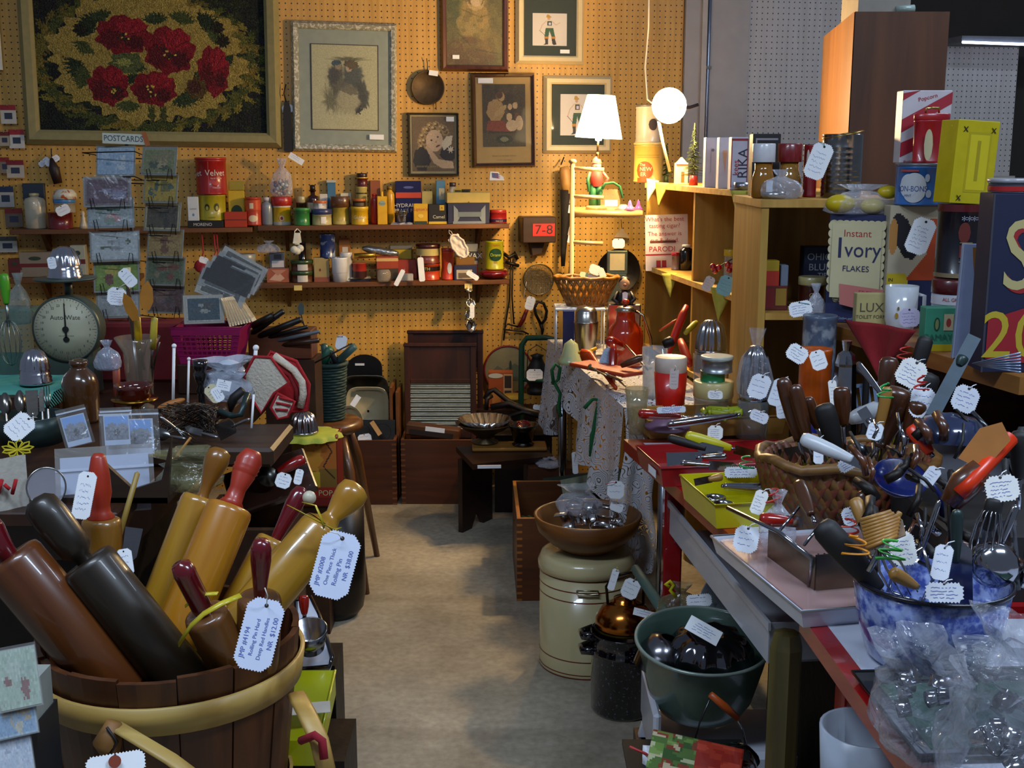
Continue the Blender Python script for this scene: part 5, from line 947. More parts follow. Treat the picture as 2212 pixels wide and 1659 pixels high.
pouch('cutter_bag','crumpled clear bag lying on the cutters in the wooden bowl','bag',1200,1300,1050,1115,YK+.02,bz+.075,d=.05,seed=4,m=plastic(op=.12),neckf=.6)
t=bpy.data.objects['cutter_bag'];tag(t,1330,1058,YK-.11,38,40,2,n=2,tie=(1308,1046),tiecol='#b02020');tag(t,1332,1095,YK-.10,30,22,20,n=1)
#speckled black stock pot and copper kettle
YP=3.0;c=PXZ(1345,0,YP);BS=speck('#0b0a10','#5a5c70',140,.62,.12,.04,.8);t=thing('speckled_stock_pot','black stock pot flecked with grey standing on the floor by the cream canister','pot',(c.x,YP,0));r=.088;zt=P(1330,1380,YP-.05).z
MB().lathe([(0,0),(r*.93,0),(r,.012),(r,zt*.72),(r*1.03,zt*.74),(r*1.05,zt*.8),(r,zt*.84),(r,zt),(r*1.05,zt+.004),(r*1.02,zt+.006),(r*.97,zt),(r*.96,.01),(0,.006)],BS,40).obj('body',t)
for z in(zt*.99,zt*.80):MB().tube([(-r*.9,-.03,z),(-r*1.28,-.02,z-.002),(-r*1.32,.01,z-.004),(-r*.95,.03,z)],.009,BS,8,flat=1.3).obj('handle',t)
COP=M('#b06a2c',.18,1,.25,12,.05);t=thing('copper_kettle','dented copper kettle with a paper tag sitting on the black stock pot','kettle',(c.x+.0,YP,zt+.008));MB().lathe([(0,0),(.07,0),(.079,.012),(.077,.035),(.06,.062),(.038,.076),(.03,.08),(.03,.088),(.0,.094)],COP,36).obj('body',t);MB().lathe([(.072,0),(.082,.004),(.08,.010)],M('#4a3c10',.3,.8),36).obj('rim',t)
MB().tube([(.05,0,.07),(.05,0,.13),(.02,0,.16),(-.03,0,.15),(-.05,0,.12),(-.045,0,.07)],.004,metal('#3a362c',.4),6).obj('bail',t);MB().tube([(.05,-.02,.03),(.085,-.03,.06),(.1,-.035,.09)],[.014,.011,.008],COP,10).obj('spout',t)
tag(t,1362,1272,YP-.06,38,44,22,n=3,tie=(1378,1228));tag(t,1325,1252,YP-.02,16,48,16,n=2,tie=(1332,1225),tiecol='#c8c020');tag(t,1390,1325,YP-.1,44,16,12,n=2,plain=True)
utensil('green_handled_tool','tool with worn grey green painted wooden handle leaning on the copper kettle','tool',P(1450,1345,2.62),P(1372,1228,2.85),None,0,0,CUT,wood('#3c5450','#56706a',8,'Z',.6),.013,1.0,hprof=[(0,0),(1,0),(1.1,.3),(1,.7),(.9,1),(0,1)])
#hot plate with green pot
YG=2.42;zg=.215;c0=P(1540,1560,YG);t=thing('white_hot_plate','white enamel two burner hot plate beneath the green pot','hot plate',(c0.x+.005,YG,zg-.045));WE=M('#c4c8d4',.2,0,.03,coat=.6)
MB().box(-.15,.16,-.11,.11,.02,.065,WE,b=.012).obj('body',t);MB().box(-.152,-.135,-.12,.12,.05,.16,WE,b=.006).obj('raised_side',t)
for sx in(-1,1):
 for sy in(-1,1):MB().prism([(-.02,.03),(.02,.03),(.028,0),(.0,0),(-.012,.01)],-.01,.01,WE,T=Matrix.Translation((sx*.13,sy*.10,0))@Matrix.Diagonal((sx,1,1,1))).obj('leg',t)
for k in(-.06,.06):MB().lathe([(0,0),(.009,0),(.008,.012),(0,.012)],BLK,14,T=Matrix.Translation((k,-.11,.042))@Matrix.Rotation(R(90),4,'X')).obj('knob',t)
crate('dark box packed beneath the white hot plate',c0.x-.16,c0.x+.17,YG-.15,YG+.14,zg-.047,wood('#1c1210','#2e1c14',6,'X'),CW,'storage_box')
GG=M('#4c6458',.3,0,.1,10,coat=.5);rp=140*mpp(1515,1375,YG);T=Matrix.Translation((P(1515,1375,YG).x,YG-.0,zg+.075))@Matrix.Rotation(R(7),4,'X');t=thing('green_pot','large grey green enamel pot holding shiny moulds, on the white hot plate','pot',T=T);hp=P(1515,1375,YG).z-zg-.075
MB().lathe([(0,0),(rp*.55,0),(rp*.68,.01),(rp*.8,.04),(rp*.92,.11),(rp,hp),(rp*1.03,hp+.004),(rp*1.02,hp+.007),(rp*.98,hp+.002),(rp*.9,.11),(rp*.78,.045),(rp*.6,.012),(0,.006)],GG,56).obj('body',t)
MB().tube([(rp*1.02*math.cos(a),rp*1.02*math.sin(a),hp+.003)for a in[i*math.pi/28 for i in range(56)]],.0042,M('#8c9a90',.25,.3),6,closed=True).obj('rim',t)
def flutedmould(nm,lb,loc,r,h,rot=(0,0),m=None,fl=(12,.05),grp=None,hole=False):
 T=Matrix.Translation(loc)@Matrix.Rotation(R(rot[0]),4,'X')@Matrix.Rotation(R(rot[1]),4,'Y');t=thing(nm,lb,'mould',T=T,group=grp);m=m or metal('#a8a8ac',.12,.1)
 pr=[(0,h),(r*.12,h),(r*.42,h*.97),(r*.75,h*.82),(r*.94,h*.5),(r,h*.12)]if not hole else[(r*.14,h*.5),(r*.16,h*.86),(r*.4,h),(r*.74,h*.84),(r*.94,h*.5),(r,h*.12)]
 MB().lathe(pr,m,96,flute=fl).obj('fluted_dome',t);MB().lathe([(r*.99,h*.12),(r*1.06,h*.1),(r*1.06,h*.04),(r*1.0,0)],m,40).obj('rim',t);return t
mz=zg+.075+hp;mc=P(1530,1370,YG)
t=flutedmould('bundt_mould','dark shiny fluted ring mould upside down in the green pot, with a written label',(mc.x,YG-.02,mz-.06),.095,.085,(8,0),metal('#6a6a70',.1,.1),(10,.06),hole=True)
o=tag(t,1520,1362,YG-.13,76,40,26,yaw=0,tilt=-35,n=4,plain=True,hole=False)
t=thing('round_mould','plain rounded bright metal mould tucked in the green pot beside the fluted one','mould',T=Matrix.Translation((P(1425,1370,YG).x,YG+.0,mz-.075))@Matrix.Rotation(R(18),4,'Y'));MB().lathe([(.02,.075),(.04,.07),(.055,.04),(.058,0)],metal('#85858a',.2,.1),36).obj('dome',t)
pouch('mould_bag','dark greenish clear bag with yellow curled ribbon standing behind the green pot','bag',1420,1520,1262,1340,2.62,None,d=.05,seed=12,m=plastic('#6a6c4c',.35))
t=bpy.data.objects['mould_bag'];tag(t,1510,1297,2.56,56,28,-8,n=2)
b=MB();pts=[P(1447,1268,2.56),P(1438,1262,2.56),P(1447,1256,2.56),P(1455,1264,2.56),P(1448,1275,2.56),P(1460,1290,2.56)];inv=wm(t).inverted();b.tube([inv@q for q in pts],.0016,M('#d0c818',.4),5,flat=3).obj('ribbon',t)
t=thing('grey_platter','pale grey patterned platter standing under the table behind the green pot','platter',T=Matrix.Translation((P(1600,1300,2.66).x,2.66,P(1600,1310,2.66).z))@Matrix.Rotation(R(80),4,'X'));MB().lathe([(0,0),(.07,0),(.10,.012),(.103,.012),(.07,-.004),(0,-.004)],speck('#8c9298','#5c6468',40,.6,.5),32).obj('platter',t)
t=thing('wire_bail','wire bail handle with an orange wooden grip rising in front of the hot plate','handle',(0,0,0));yw=2.12
MB().tube([P(1500,1600,yw),P(1512,1560,yw),P(1533,1512,yw)],.0018,metal('#55585c',.3),6).tube([P(1592,1552,yw),P(1604,1575,yw),P(1612,1610,yw),P(1618,1670,yw)],.0025,metal('#a8acb0',.2),6).obj('wire',t);MB().tube([P(1535,1500,yw),P(1565,1526,yw),P(1594,1552,yw)],[.0065,.008,.0065],M('#b04c14',.4),10).obj('grip',t)
p=Pic(40,24,'#4c6a2c');p.blotch(10,['#2c4c1c','#8c2c1c','#c8c4a0','#6c8c3c'],5,.8);p.rect(.5,0,1,1,'#a83420');p.blotch(7,['#8c1c14','#c84c34'],9,.6,p.x>.5)
t=thing('printed_bag','green and red printed bag lying at the lower edge by the wire bail','bag',T=camframe(P(1500,1648,2.0),R(8),0,R(-30)));p.obj('bag',t,.17,.10,mat=picmat(.2,.8))
t.children[0].modifiers.new('thick','SOLIDIFY').thickness=.02
MB().box(-.14,.1,-.1,.1,0,.01,BLK).obj('black_tray',T=Matrix.Translation((P(1520,1659,2.05).x,2.1,P(1520,1659,2.05).z-.03)),label='dark tray under the printed bag at the lower edge',category='tray')
t=thing('chrome_cover','small round chrome lid shining at the foot of the wire bail','lid',tuple(P(1590,1640,2.08)));MB().lathe([(.045,0),(.043,.006),(.03,.02),(.01,.026),(0,.027)],metal('#909498',.06,0),28).obj('lid',t)
t=thing('ribboned_scoops','small white paper tagged bundle with red and white ribbon at the lower edge','bundle',T=camframe(P(1410,1640,2.1)));MB().sheet(8,8,lambda u,v:((u-.5)*.04,.01*math.sin(u*9+v*7),(v-.5)*.05),WHITE).obj('paper',t);tag(t,1428,1620,2.06,30,24,20,n=2);MB().tube([wm(t).inverted()@P(1360,1613,2.1),wm(t).inverted()@P(1395,1628,2.1),wm(t).inverted()@P(1420,1645,2.1)],.0025,M('#b83030',.5),6).obj('ribbon',t)
#LEFT TABLE
ZT=.78
t=thing('display_table','long dark table crowded with scale, jug and postcards along the left wall','table',(-1.45,3.25,0));TB=wood('#2a150b','#43240f',8,'Y')
MB().box(-.75,.66,-.98,1.0,ZT-.03,ZT,TB,b=.003).obj('top',t)
for sx in(-.68,.62):
 for sy in(-.95,.95):MB().box(sx-.025,sx+.025,sy-.025,sy+.025,0,ZT-.03,TB).obj('leg',t)
MB().box(-.7,.64,-.92,-.90,ZT-.12,ZT-.03,TB).box(.62,.64,-.9,.94,ZT-.12,ZT-.03,TB).obj('apron',t)
#kitchen scale
Ys=3.42;c=P(143,711,Ys);rd=71*mpp(143,711,Ys);t=thing('kitchen_scale','old round faced kitchen scale with grey pan, beside the postcard rack','scale',(c.x,Ys,ZT));SB=M('#48544c',.4,.3,.1,20);hz=c.z-ZT;FC=M('#c0bca0',.5,0,.05)
T=Matrix.Translation((0,0,hz))@Matrix.Rotation(R(90),4,'X');MB().lathe([(0,-.09),(rd*.8,-.09),(rd,-.06),(rd*1.03,-.01),(rd*1.03,.004),(rd*.98,.006)],SB,48,T=T).box(-.07,.07,.0,.09,-hz,-rd*.6,SB,T=Matrix.Translation((0,0,hz)),b=.01).obj('housing',t)
MB().lathe([(0,.0),(rd*.985,.0),(rd*.985,.002),(0,.002)],FC,48,T=T).obj('dial',t);b=MB();INK=M('#3a3a34',.6)
for k in range(60):
 a=k*math.pi/30;L=.88 if k%5 else.80;p0,p1=[(q*rd*math.sin(a),q*rd*math.cos(a))for q in(L,.93)];nx,nz=math.cos(a)*.0005,-math.sin(a)*.0005;b.patch([(p0[0]-nx,p0[1]-nz),(p0[0]+nx,p0[1]+nz),(p1[0]+nx,p1[1]+nz),(p1[0]-nx,p1[1]-nz)],INK,-.0026)
for k in range(24):a=k*math.pi/12;b.text(str(k),.010,INK,.74*rd*math.sin(a),.74*rd*math.cos(a),-.0026)
b.text('Auto-Wate',.019,INK,.0,.034,-.0026).text('NOT LEGAL FOR TRADE',.004,INK,0,-.02,-.0026);b.obj('dial_print',t,Matrix.Translation((0,0,hz)))
MB().prism([(-.003,-.025),(.003,-.025),(.001,rd*.8),(-.001,rd*.8)],-.006,-.004,BLK).prism(ell(0,0,.009,.009),-.008,-.004,BLK).prism(ell(0,-.03,.009,.008),-.006,-.004,BLK).obj('needle',t,Matrix.Translation((0,0,hz)))
zp=P(145,606,Ys).z-ZT;MB().tube([(0,.04,hz+rd*.9),(0,.04,zp)],.012,SB,10).lathe([(0,0),(.085,0),(.09,.004),(.088,.007),(0,.005)],SB,40,T=Matrix.Translation((0,.02,zp))).obj('pan',t)
def ribmould(lb,x0,x1,y0,y1,Y,zb=None,nm='jelly_mould'):
 x,z,w,h=dims(x0,x1,y0,y1,Y,zb);r=w/2;t=thing(nm,lb,'mould',(x,Y,z),group='ribbed aluminium moulds');m=metal('#c0c2cc',.14,.15)
 MB().lathe([(0,h),(r*.2,h*.99),(r*.55,h*.9),(r*.8,h*.66),(r*.88,h*.4)],m,72,flute=(14,.05)).obj('fluted_dome',t);MB().lathe([(r*.88,h*.4),(r*.9,h*.3),(r*.95,h*.27),(r*.92,h*.2),(r*.98,h*.17),(r*.95,h*.1),(r*1.03,h*.06),(r,0)],m,40).obj('stepped_rim',t);return t
t=ribmould('shiny ribbed mould upside down on the pan of the kitchen scale',104,178,531,601,Ys+.02,ZT+zp+.006);tag(t,112,568,Ys-.07,18,26,-6,n=3)
TEAL=M('#4c9c8c',.8,0,.1,40,.2)
xq=P(140,850,3.15).x
t=thing('teal_cloth','teal fringed cloth spread under the second ribbed mould at the table edge','cloth',(0,0,0));cl=lambda u,v:(xq-.35+.35*u,3.0+.34*v,ZT+.085+.002*math.sin(u*15)-(.07*(1-v*5)if v<.2 else 0));MB().sheet(20,14,cl,TEAL).obj('cloth',t);b=MB()
for k in range(24):y=3.0+.34*k/24;b.tube([(xq,y,ZT+.085),(xq+.02,y-.006,ZT+.06)],.0014,TEAL,4)
b.obj('fringe',t);MB().box(-.3,-.02,-.0,.30,.0005,.08,TB).obj('wood_slab',T=Matrix.Translation((xq,3.03,ZT)),label='dark slab under the teal fringed cloth on the table',category='board')
ribmould('shiny ribbed mould sitting on the teal cloth in front of the scale',44,112,752,824,3.18,ZT+.09)
utensil('egg_beater','egg beater with bright green wooden handle standing at the table edge behind the teal cloth','beater',P(26,790,3.3),P(8,590,3.32),'whisk',.12,.06,metal('#8c9490',.3),M('#4c9c1c',.35),.013,.33)
t=thing('glass_box','teal tinted glass container at the edge beside the scale','container',(P(28,700,3.45).x,3.5,ZT+.04));b=MB();hh=P(28,668,3.45).z-ZT-.04;b.box(-.07,.055,-.05,.05,0,hh,plastic('#4c8c84',.35,.05,6,.1),b=.006);b.obj('glass',t)
t=pouch('bag','clear bag of grey pieces behind the green handled beater','bag',22,70,590,700,3.6,None,d=.04,seed=8,m=plastic('#a8b8b0',.3))
#stoneware jug
JG=M('#4a2c12',.2,0,.3,18,.05,coat=.8);x,z,w,h=dims(140,217,778,905,3.1,ZT);r=w/2
t=thing('stoneware_bottle','brown salt glazed stoneware bottle with short neck in front of the scale','bottle',(x,3.1,ZT));MB().lathe([(0,0),(r*.95,0),(r,.01),(r,h*.62),(r*.86,h*.76),(r*.5,h*.86),(r*.42,h*.9),(r*.52,h*.93),(r*.5,h),(r*.3,h),(0,h*.95)],JG,32).obj('body',t)
#glass vase with table knives, gold leaf tag
x,z,w,h=dims(262,350,728,872,3.25,ZT);VG=glass('#b8a890',.16);t=thing('glass_celery_vase','tall clear glass vase holding yellow handled table knives','vase',(x,3.25,ZT));r=w/2
MB().lathe([(0,0),(r*.6,0),(r*.62,.01),(r*.3,.02),(r*.62,.04),(r*.72,h*.8),(r*1.1,h),(r*1.06,h),(r*.68,h*.8),(r*.55,.045),(0,.04)],VG,32).obj('glass',t)
for k,(x0,y0,x1,y1)in enumerate([(306,775,296,682),(323,775,334,684)]):utensil('table_knife',['table knife with mottled yellow handle upright in the tall glass vase','table knife with plain yellow handle leaning right in the tall glass vase'][k],'knife',P(x0,y0+80,3.25),P(x1,y1,3.22),'knife',.09,.012,metal('#8c8c8c',.2),M(['#b89414','#c0ac3c'][k],.3),.009,.40,hprof=[(0,0),(1,0),(1.1,.5),(1,.95),(0,1)],flat=.7,grp='yellow handled knives in the vase')
utensil('silver_topped_tool','wooden handled silver topped tool rising behind the yellow knives','tool',P(300,860,3.27),P(276,612,3.27),None,0,0,SIL,metal('#7c7468',.3),.006,.5);tl=bpy.data.objects['silver_topped_tool']
MB().tube([wm(tl).inverted()@P(274,578,3.27),wm(tl).inverted()@P(276,618,3.27)],[.010,.009],M('#c0b488',.5),10).obj('cork',tl)
tag(tl,252,640,3.2,40,40,8,n=5,tie=(276,612));tag(tl,276,600,3.22,26,44,-38,n=3)
for k,(x,y,w,h,ro)in enumerate([(317,638,30,64,6),(281,663,26,66,-20)]):
 s=mpp(x,y,3.2);t=thing('brown_paper_tag',['upper mustard brown pointed paper tag tied above the yellow knives','lower mustard brown pointed paper tag hanging left of the yellow knives'][k],'tag',T=camframe(P(x,y,3.18),R(ro),R(20*(1-2*k))));MB().prism([(a*w*s/2,b*h*s/2)for a,b in[(0,1),(.8,.5),(1,-.4),(.5,-1),(-.6,-.9),(-1,-.2),(-.8,.5)]],-.0006,.0006,M('#a86c14',.7,0,.15)).obj('paper',t)
for k,(p0,p1,r)in enumerate([((312,800),(298,728),.004),((300,810),(318,735),.003),((330,800),(345,738),.003)]):utensil('fork_stem',['dull silver stem crossing inside the tall glass vase','thin stem leaning right inside the tall glass vase','thin stem at the rim of the tall glass vase'][k],'cutlery',P(*p0,3.26),P(*p1,3.26),None,0,0,SIL,metal('#6c6458',.3),r,1,hprof=[(0,0),(1,.02),(1,.98),(0,1)],grp='cutlery stems in the vase')
x,z,w,h=dims(248,342,830,905,3.0,ZT);t=thing('amber_dish','amber glass dish with flared rim on a brass foot','dish',(x,3.0,ZT));r=w/2;MB().lathe([(0,h*.6),(r*.5,h*.62),(r*.8,h*.75),(r*.75,h*.9),(r*.9,h),(r*.84,h),(r*.68,h*.9),(r*.7,h*.78),(0,h*.68)],M('#4a140a',.1,0,.2,coat=1),32).obj('dish',t);MB().lathe([(0,0),(r*.5,0),(r*.3,.012),(r*.25,h*.5),(r*.55,h*.62),(r*1.05,h*.66),(r*1.05,h*.7),(0,h*.68)],metal('#a0742c',.2),28).obj('brass_foot',t)
t=thing('cork_brush','oval cork coloured brush head lying by the amber dish','brush',T=aim(P(338,884,2.9),P(400,862,2.92)));L=64*mpp(370,870,2.9);MB().ball((0,0,L/2),L/2,M('#b06c28',.5),14,(.26,.3,1)).obj('body',t)
#postcard rack
YR=3.85;t=thing('postcard_rack','tall wire postcard spinner with a lettered sign between the scale and magenta basket','rack',(P(285,500,YR).x,YR,ZT));WI=M('#28241e',.4,.6);inv=wm(t).inverted()
MB().tube([(0,0,0),(0,0,P(280,300,YR).z-ZT)],.006,WI,8).lathe([(0,0),(.14,0),(.14,.01),(0,.02)],WI,28).obj('pole',t)
L_=[(182,282,378),(190,288,424),(196,300,496),(204,300,562),(210,300,618)];Rr=[(304,384,314),(308,386,374),(310,392,434),(316,398,492),(312,402,552),(318,400,612)]
cs=[(['#5c4448','#8c8c9c','#a86c68','#6c4c58'],'#786868'),(['#9ca49c','#b86c64','#7c947c','#c08078'],'#98a0a0'),(['#b8bcb4','#4c5438','#8c8c88','#b0b4b0'],'#b0b4ac'),(['#7c9430','#6c2c20','#8c9c40','#b8a83c'],'#6c8828'),(['#a0a098','#1c2024','#b0b0a4','#8c8c84'],'#a8a89c')]
cr=[(['#7c7c4c','#3c4838','#8c7c54','#b09c6c'],'#8c8c6c'),(['#b09028','#6c6424','#3c5450','#b89c34'],'#a08c2c'),(['#4c4028','#2c2818','#6c5c38','#3c3420'],'#b0a06c'),(['#9c7c40','#4c2c14','#a88848','#6c4020'],'#a08440'),(['#5c6440','#7c3c28','#4c5838','#8c7858'],'#687050'),(['#5c3c34','#6c5458','#4c4438','#7c5c4c'],'#584c3c')]
def card(px0,px1,py,Y,pic,h=62,roll=-2,lb=None,grp='postcards in the wire spinner rack',yaw=0):
 s=mpp((px0+px1)/2,py+h/2,Y);p=P((px0+px1)/2,py+h/2+3,Y);T=Matrix.Translation(p)@Matrix.Rotation(R(roll),4,'Y')@Matrix.Rotation(R(-14),4,'X')@Matrix.Rotation(R(yaw),4,'Z');c=thing('postcard',lb,'postcard',T=T,group=grp);w,hh=(px1-px0)*s,h*s
 pic.obj('print',c,w*.93,hh*.88,Matrix.Translation((0,-.0012,-.0)));MB().box(-w*.5,w*.5,0,.002,-hh*.5,hh*.5,M('#8c8a7c',.5)).obj('card',c);MB().box(-w*.52,w*.52,-.003,-.0026,-hh*.52,hh*.55,film()).obj('clear_sleeve',c);return c
nmL=['flower and portrait','pale grey with pink roses','white with dark green sprig','bright green, red flower basket','white bordered with a dark square'];nmR=['landscape with small figures','yellow bordered harbour','upright brown photograph','tan sunset with dark figures','green woodland with red figures','dark reddish crowded garden']
for k,(x0,x1,y)in enumerate(L_):card(x0,x1,y,YR-.10+.0*k,cardpic(k+3,cs[k][0],cs[k][1]),66,-3,'postcard, %s, wire rack column above the scale'%nmL[k],yaw=8)
for k,(x0,x1,y)in enumerate(Rr):card(x0,x1,y,YR-.07,cardpic(k+13,cr[k][0],cr[k][1]),62,3,'postcard, %s, rack column near basket'%nmR[k],yaw=-10)
card(208,292,312,YR-.03,cardpic(31,['#9cb0bc','#b8c4c8','#6c8ca0','#c8ccc8'],'#a8b8c0'),66,0,'pale blue and white card standing behind the topmost postcards')
for(a,cards_)in((0,L_),(1,Rr)):
 for x0,x1,y in cards_:
  Yq=YR-(.125 if a==0 else.095);MB().tube([inv@P(x0+16,y+74,Yq),inv@P(x0+12,y+52,Yq),inv@P(x0+18,y+50,Yq),inv@P(x0+24,y+74,Yq),inv@P(x1-24,y+76,Yq),inv@P(x1-20,y+50,Yq),inv@P(x1-14,y+52,Yq),inv@P(x1-12,y+74,Yq)],.0013,WI,5).tube([inv@P((x0+x1)/2,y+76,Yq),(0,0,(inv@P((x0+x1)/2,y+76,Yq)).z)],.0016,WI,5).obj('wire_pocket',t)
for y in(330,384):MB().tube([inv@P(178,y,YR-.06),inv@P(290,y-3,YR-.09),inv@P(330,y+14,YR),inv@P(240,y+10,YR+.08)],.002,WI,6,closed=True).obj('hoop',t)
s=mpp(268,299,YR);T=inv@camframe(P(268,300,YR-.03),R(2));MB().box(-44*s,44*s,0,.003,-11*s,11*s,M('#c8c8b4',.6)).obj('sign',t,T);MB().text('POSTCARDS',17*s,M('#2c3850',.6),-0.002,0,-.0006,sx=.85).obj('sign_lettering',t,T)
MB().box(-5*s,5*s,.004,.007,-15*s,15*s,M('#a8581c',.6)).obj('orange_slip',t,inv@camframe(P(315,300,YR-.02),R(-15)))
#magenta basket with prints
YB=3.55;x,z,w,h=dims(388,534,702,782,YB,None);zb=P(462,778,YB).z;t=thing('magenta_basket','magenta plastic lattice basket packed with old prints','basket',(x,YB,zb));MG=M('#84104a',.35,0,.08);hb=P(460,702,YB).z-zb;a1,a0,d=w/2,w/2*.78,.075
for s,nm in((-1,'front'),(1,'back')):
 b=MB();zs=[0,.12,.25,.37,.5,.62,.75,.9,1]
 for zf in(.06,.24,.37,.5,.63,.76):a=a0+(a1-a0)*zf;b.box(-a,a,s*d*(.85+.15*zf)-.0015,s*d*(.85+.15*zf)+.0015,hb*zf-.0022,hb*zf+.0022,MG)
 for k in range(13):xf=-1+k/6;b.add([(xf*a0-.002,s*d*.85-.001,0),(xf*a0+.002,s*d*.85-.001,0),(xf*a1+.002,s*d-.001,hb),(xf*a1-.002,s*d-.001,hb),(xf*a0-.002,s*d*.85+.001,0),(xf*a0+.002,s*d*.85+.001,0),(xf*a1+.002,s*d+.001,hb),(xf*a1-.002,s*d+.001,hb)],[(0,1,2,3),(7,6,5,4),(0,4,5,1),(1,5,6,2),(3,2,6,7),(0,3,7,4)],MG)
 for sg in(-1,1):b.add([(sg*a0,s*d*.85,0),(sg*a0*.78,s*d*.85,0),(sg*a1*.78,s*d,hb),(sg*a1,s*d,hb)],[(0,1,2,3)],MG)
 b.box(-a1,a1,s*d-.002,s*d+.002,hb*.80,hb,MG).box(-a0*1.02,a0*1.02,s*d*.86-.002,s*d*.86+.002,0,hb*.2,MG);b.obj(nm+'_lattice',t)
for s in(-1,1):MB().add([(s*a0,-d*.85,0),(s*a0,d*.85,0),(s*a1,d,hb),(s*a1,-d,hb)],[(0,1,2,3)],MG).obj('side_panel',t)
MB().tube([(-a1,-d,hb),(a1,-d,hb),(a1,d,hb),(-a1,d,hb)],.005,MG,8,closed=True).obj('rim',t);MB().box(-a0,a0,-d*.85,d*.85,0,.003,MG).obj('bottom',t)
MB().box(-.09,.09,-.08,.08,0,zb-ZT-.001,TB,b=.003).obj('wooden_block',T=Matrix.Translation((x,YB,ZT+.0005)),label='dark block raising the magenta basket above the table',category='block')
def prnt(lb,px,py,w,h,Y,roll,seed,cs,grp='old prints in the magenta basket',sleeve=True,yaw=0,tilt=-8,bg='#a8a494'):
 s=mpp(px,py,Y);c=thing('photo_print',lb,'print',T=camframe(P(px,py,Y),R(roll),R(yaw),R(tilt)),group=grp);cardpic(seed,cs,bg).obj('print',c,w*s*.86,h*s*.86,Matrix.Translation((0,-.001,0)));MB().box(-w*s/2,w*s/2,0,.0016,-h*s/2,h*s/2,M('#a8a08c',.5)).obj('backing',c)
 if sleeve:MB().box(-w*s*.53,w*s*.53,-.003,-.0024,-h*s*.53,h*s*.56,film()).obj('clear_sleeve',c)
 return c
prnt('dark print with gold line at the front of the magenta basket',440,668,84,62,YB-.06,0,5,['#2c4448','#4c4c4c','#a09c88','#3c3c34'],yaw=4);
for k in range(9):prnt('thin print seen edge on in the fan at the magenta basket end',492+k*5,674-k,22,64,YB-.04+k*.01,-8-k*2,40+k,['#7c7460','#5c4c34','#a89c84','#8c7c5c'],yaw=62,sleeve=False)
for k,(x,y,ro)in enumerate([(480,622,22),(488,608,24),(500,598,26),(512,590,28),(520,580,31)]):prnt(['front grey print of the fan leaning over the magenta basket','second grey print of the leaning fan','middle print of the leaning fan','fourth print of the leaning fan','hindmost print of the leaning fan near the low shelf'][k],x,y,104,58,YB+.02+k*.012,ro,60+k,['#4c4c3c','#5c5c4c','#8c8c80','#3c3c30'],tilt=-20)
t=thing('red_table_cover','dark red cloth covered box behind the glass vase and basket','box',(P(320,760,3.72).x,3.72,ZT));MB().box(-.17,.17,-.06,.1,0,P(320,700,3.66).z-ZT,M('#6c1014',.8,0,.2,10,.2),b=.01).obj('cover',t)
t=thing('crochet_ornament','red crocheted strings and heart hanging below the wall shelf behind the prints','ornament',T=WT);b=MB()
for x in(436,462,468):b.tube([(wl(x,510,.15)[0],-.15,wl(x,500,.15)[1]),(wl(x+3,540,.15)[0],-.15,wl(x,545,.15)[1]),(wl(x-4,570,.15)[0],-.16,wl(x,570,.15)[1])],.003,M('#a01420',.7),5)
b.obj('strings',t);X_,Z_=wl(434,575,.16);MB().ball((X_,-.16,Z_),.028,M('#9c1824',.7),12,(1,.4,1)).obj('heart',t);tag(t,440,562,4.95,20,14,20,n=1)
#candlestick, bag, wire, potholders
x,z,w,h=dims(424,456,778,900,2.95,ZT);t=thing('candlestick','glossy black turned candlestick beside the bagged white bundle','candlestick',(x,2.95,ZT));r=w/2;MB().lathe([(0,0),(r*1.3,0),(r*1.2,.01),(r*.5,.02),(r*.5,h*.55),(r*.75,h*.6),(r*.4,h*.66),(r*.7,h*.72),(r*.95,h*.82),(r*.7,h*.86),(r*.9,h*.9),(r,h),(r*.6,h),(0,h*.93)],M('#0c0a0a',.12,0,.1,coat=1),24).obj('body',t)
t=pouch('white_bag','clear bag bulging with white cloth beside the black candlestick','bag',444,545,776,868,3.0,None,d=.06,seed=21,m=plastic('#c8d0e0',.55,.15,16),neckf=.9);s=mpp(480,830,2.9);tag(t,483,832,2.9,30,22,15,n=3,plain=True);tag(t,462,850,2.88,30,42,-38,n=4,paper=M('#d0c49c',.6));MB().ball((0,.01,.06),.05,M('#b8c0cc',.9,0,.1,30,.4),14,(1,.7,1)).obj('cloth',t)
RDC=M('#a81820',.9,0,.15,80,.6);WHC=M('#cfc4b0',.9,0,.12,120,.8)
def pegpost(lb,x,y0,y1,Y,r=.004,m=WHITE):
 p,q=P(x,y1,Y),P(x+3,y0,Y);t=thing('white_peg',lb,'peg',T=aim(p,q));L=(q-p).length;MB().tube([(0,0,0),(0,0,L-.008)],r,m,8).ball((0,0,L-.004),r*1.6,m,10).obj('peg',t)
pegpost('slender white rod with knob standing left of the magenta basket',373,744,905,3.05);pegpost('slender white rod standing below the magenta basket',405,772,905,3.1,.003);pegpost('white knobbed peg through the folded crochet potholder',550,748,790,3.04,.005)
def potholder(nm,lb,pts,Y,m,edge,fold=0,stripes=None):
 t=thing(nm,lb,'pot holder',(0,0,0));q=[P(x,y,Y+o)for x,y,o in pts];c=sum(q,Vector())/len(q);n=len(q)
 vs=[tuple(v)for v in q]+[tuple(c+Vector((0,-.006,0)))];b=MB();b.add(vs,[(i,(i+1)%n,n)for i in range(n)],m,True);b.add([(v[0],v[1]+.006,v[2])for v in vs],[((i+1)%n,i,n)for i in range(n)],m,True);b.obj('knit',t);MB().tube(q,.0042,edge,6,closed=True).obj('edging',t)
 if stripes:
  b=MB()
  for(a,c_,d_)in stripes:b.tube([P(x,y,Y+o-.006)for x,y,o in a],c_,d_,6)
  b.obj('crochet_rows',t)
 return t
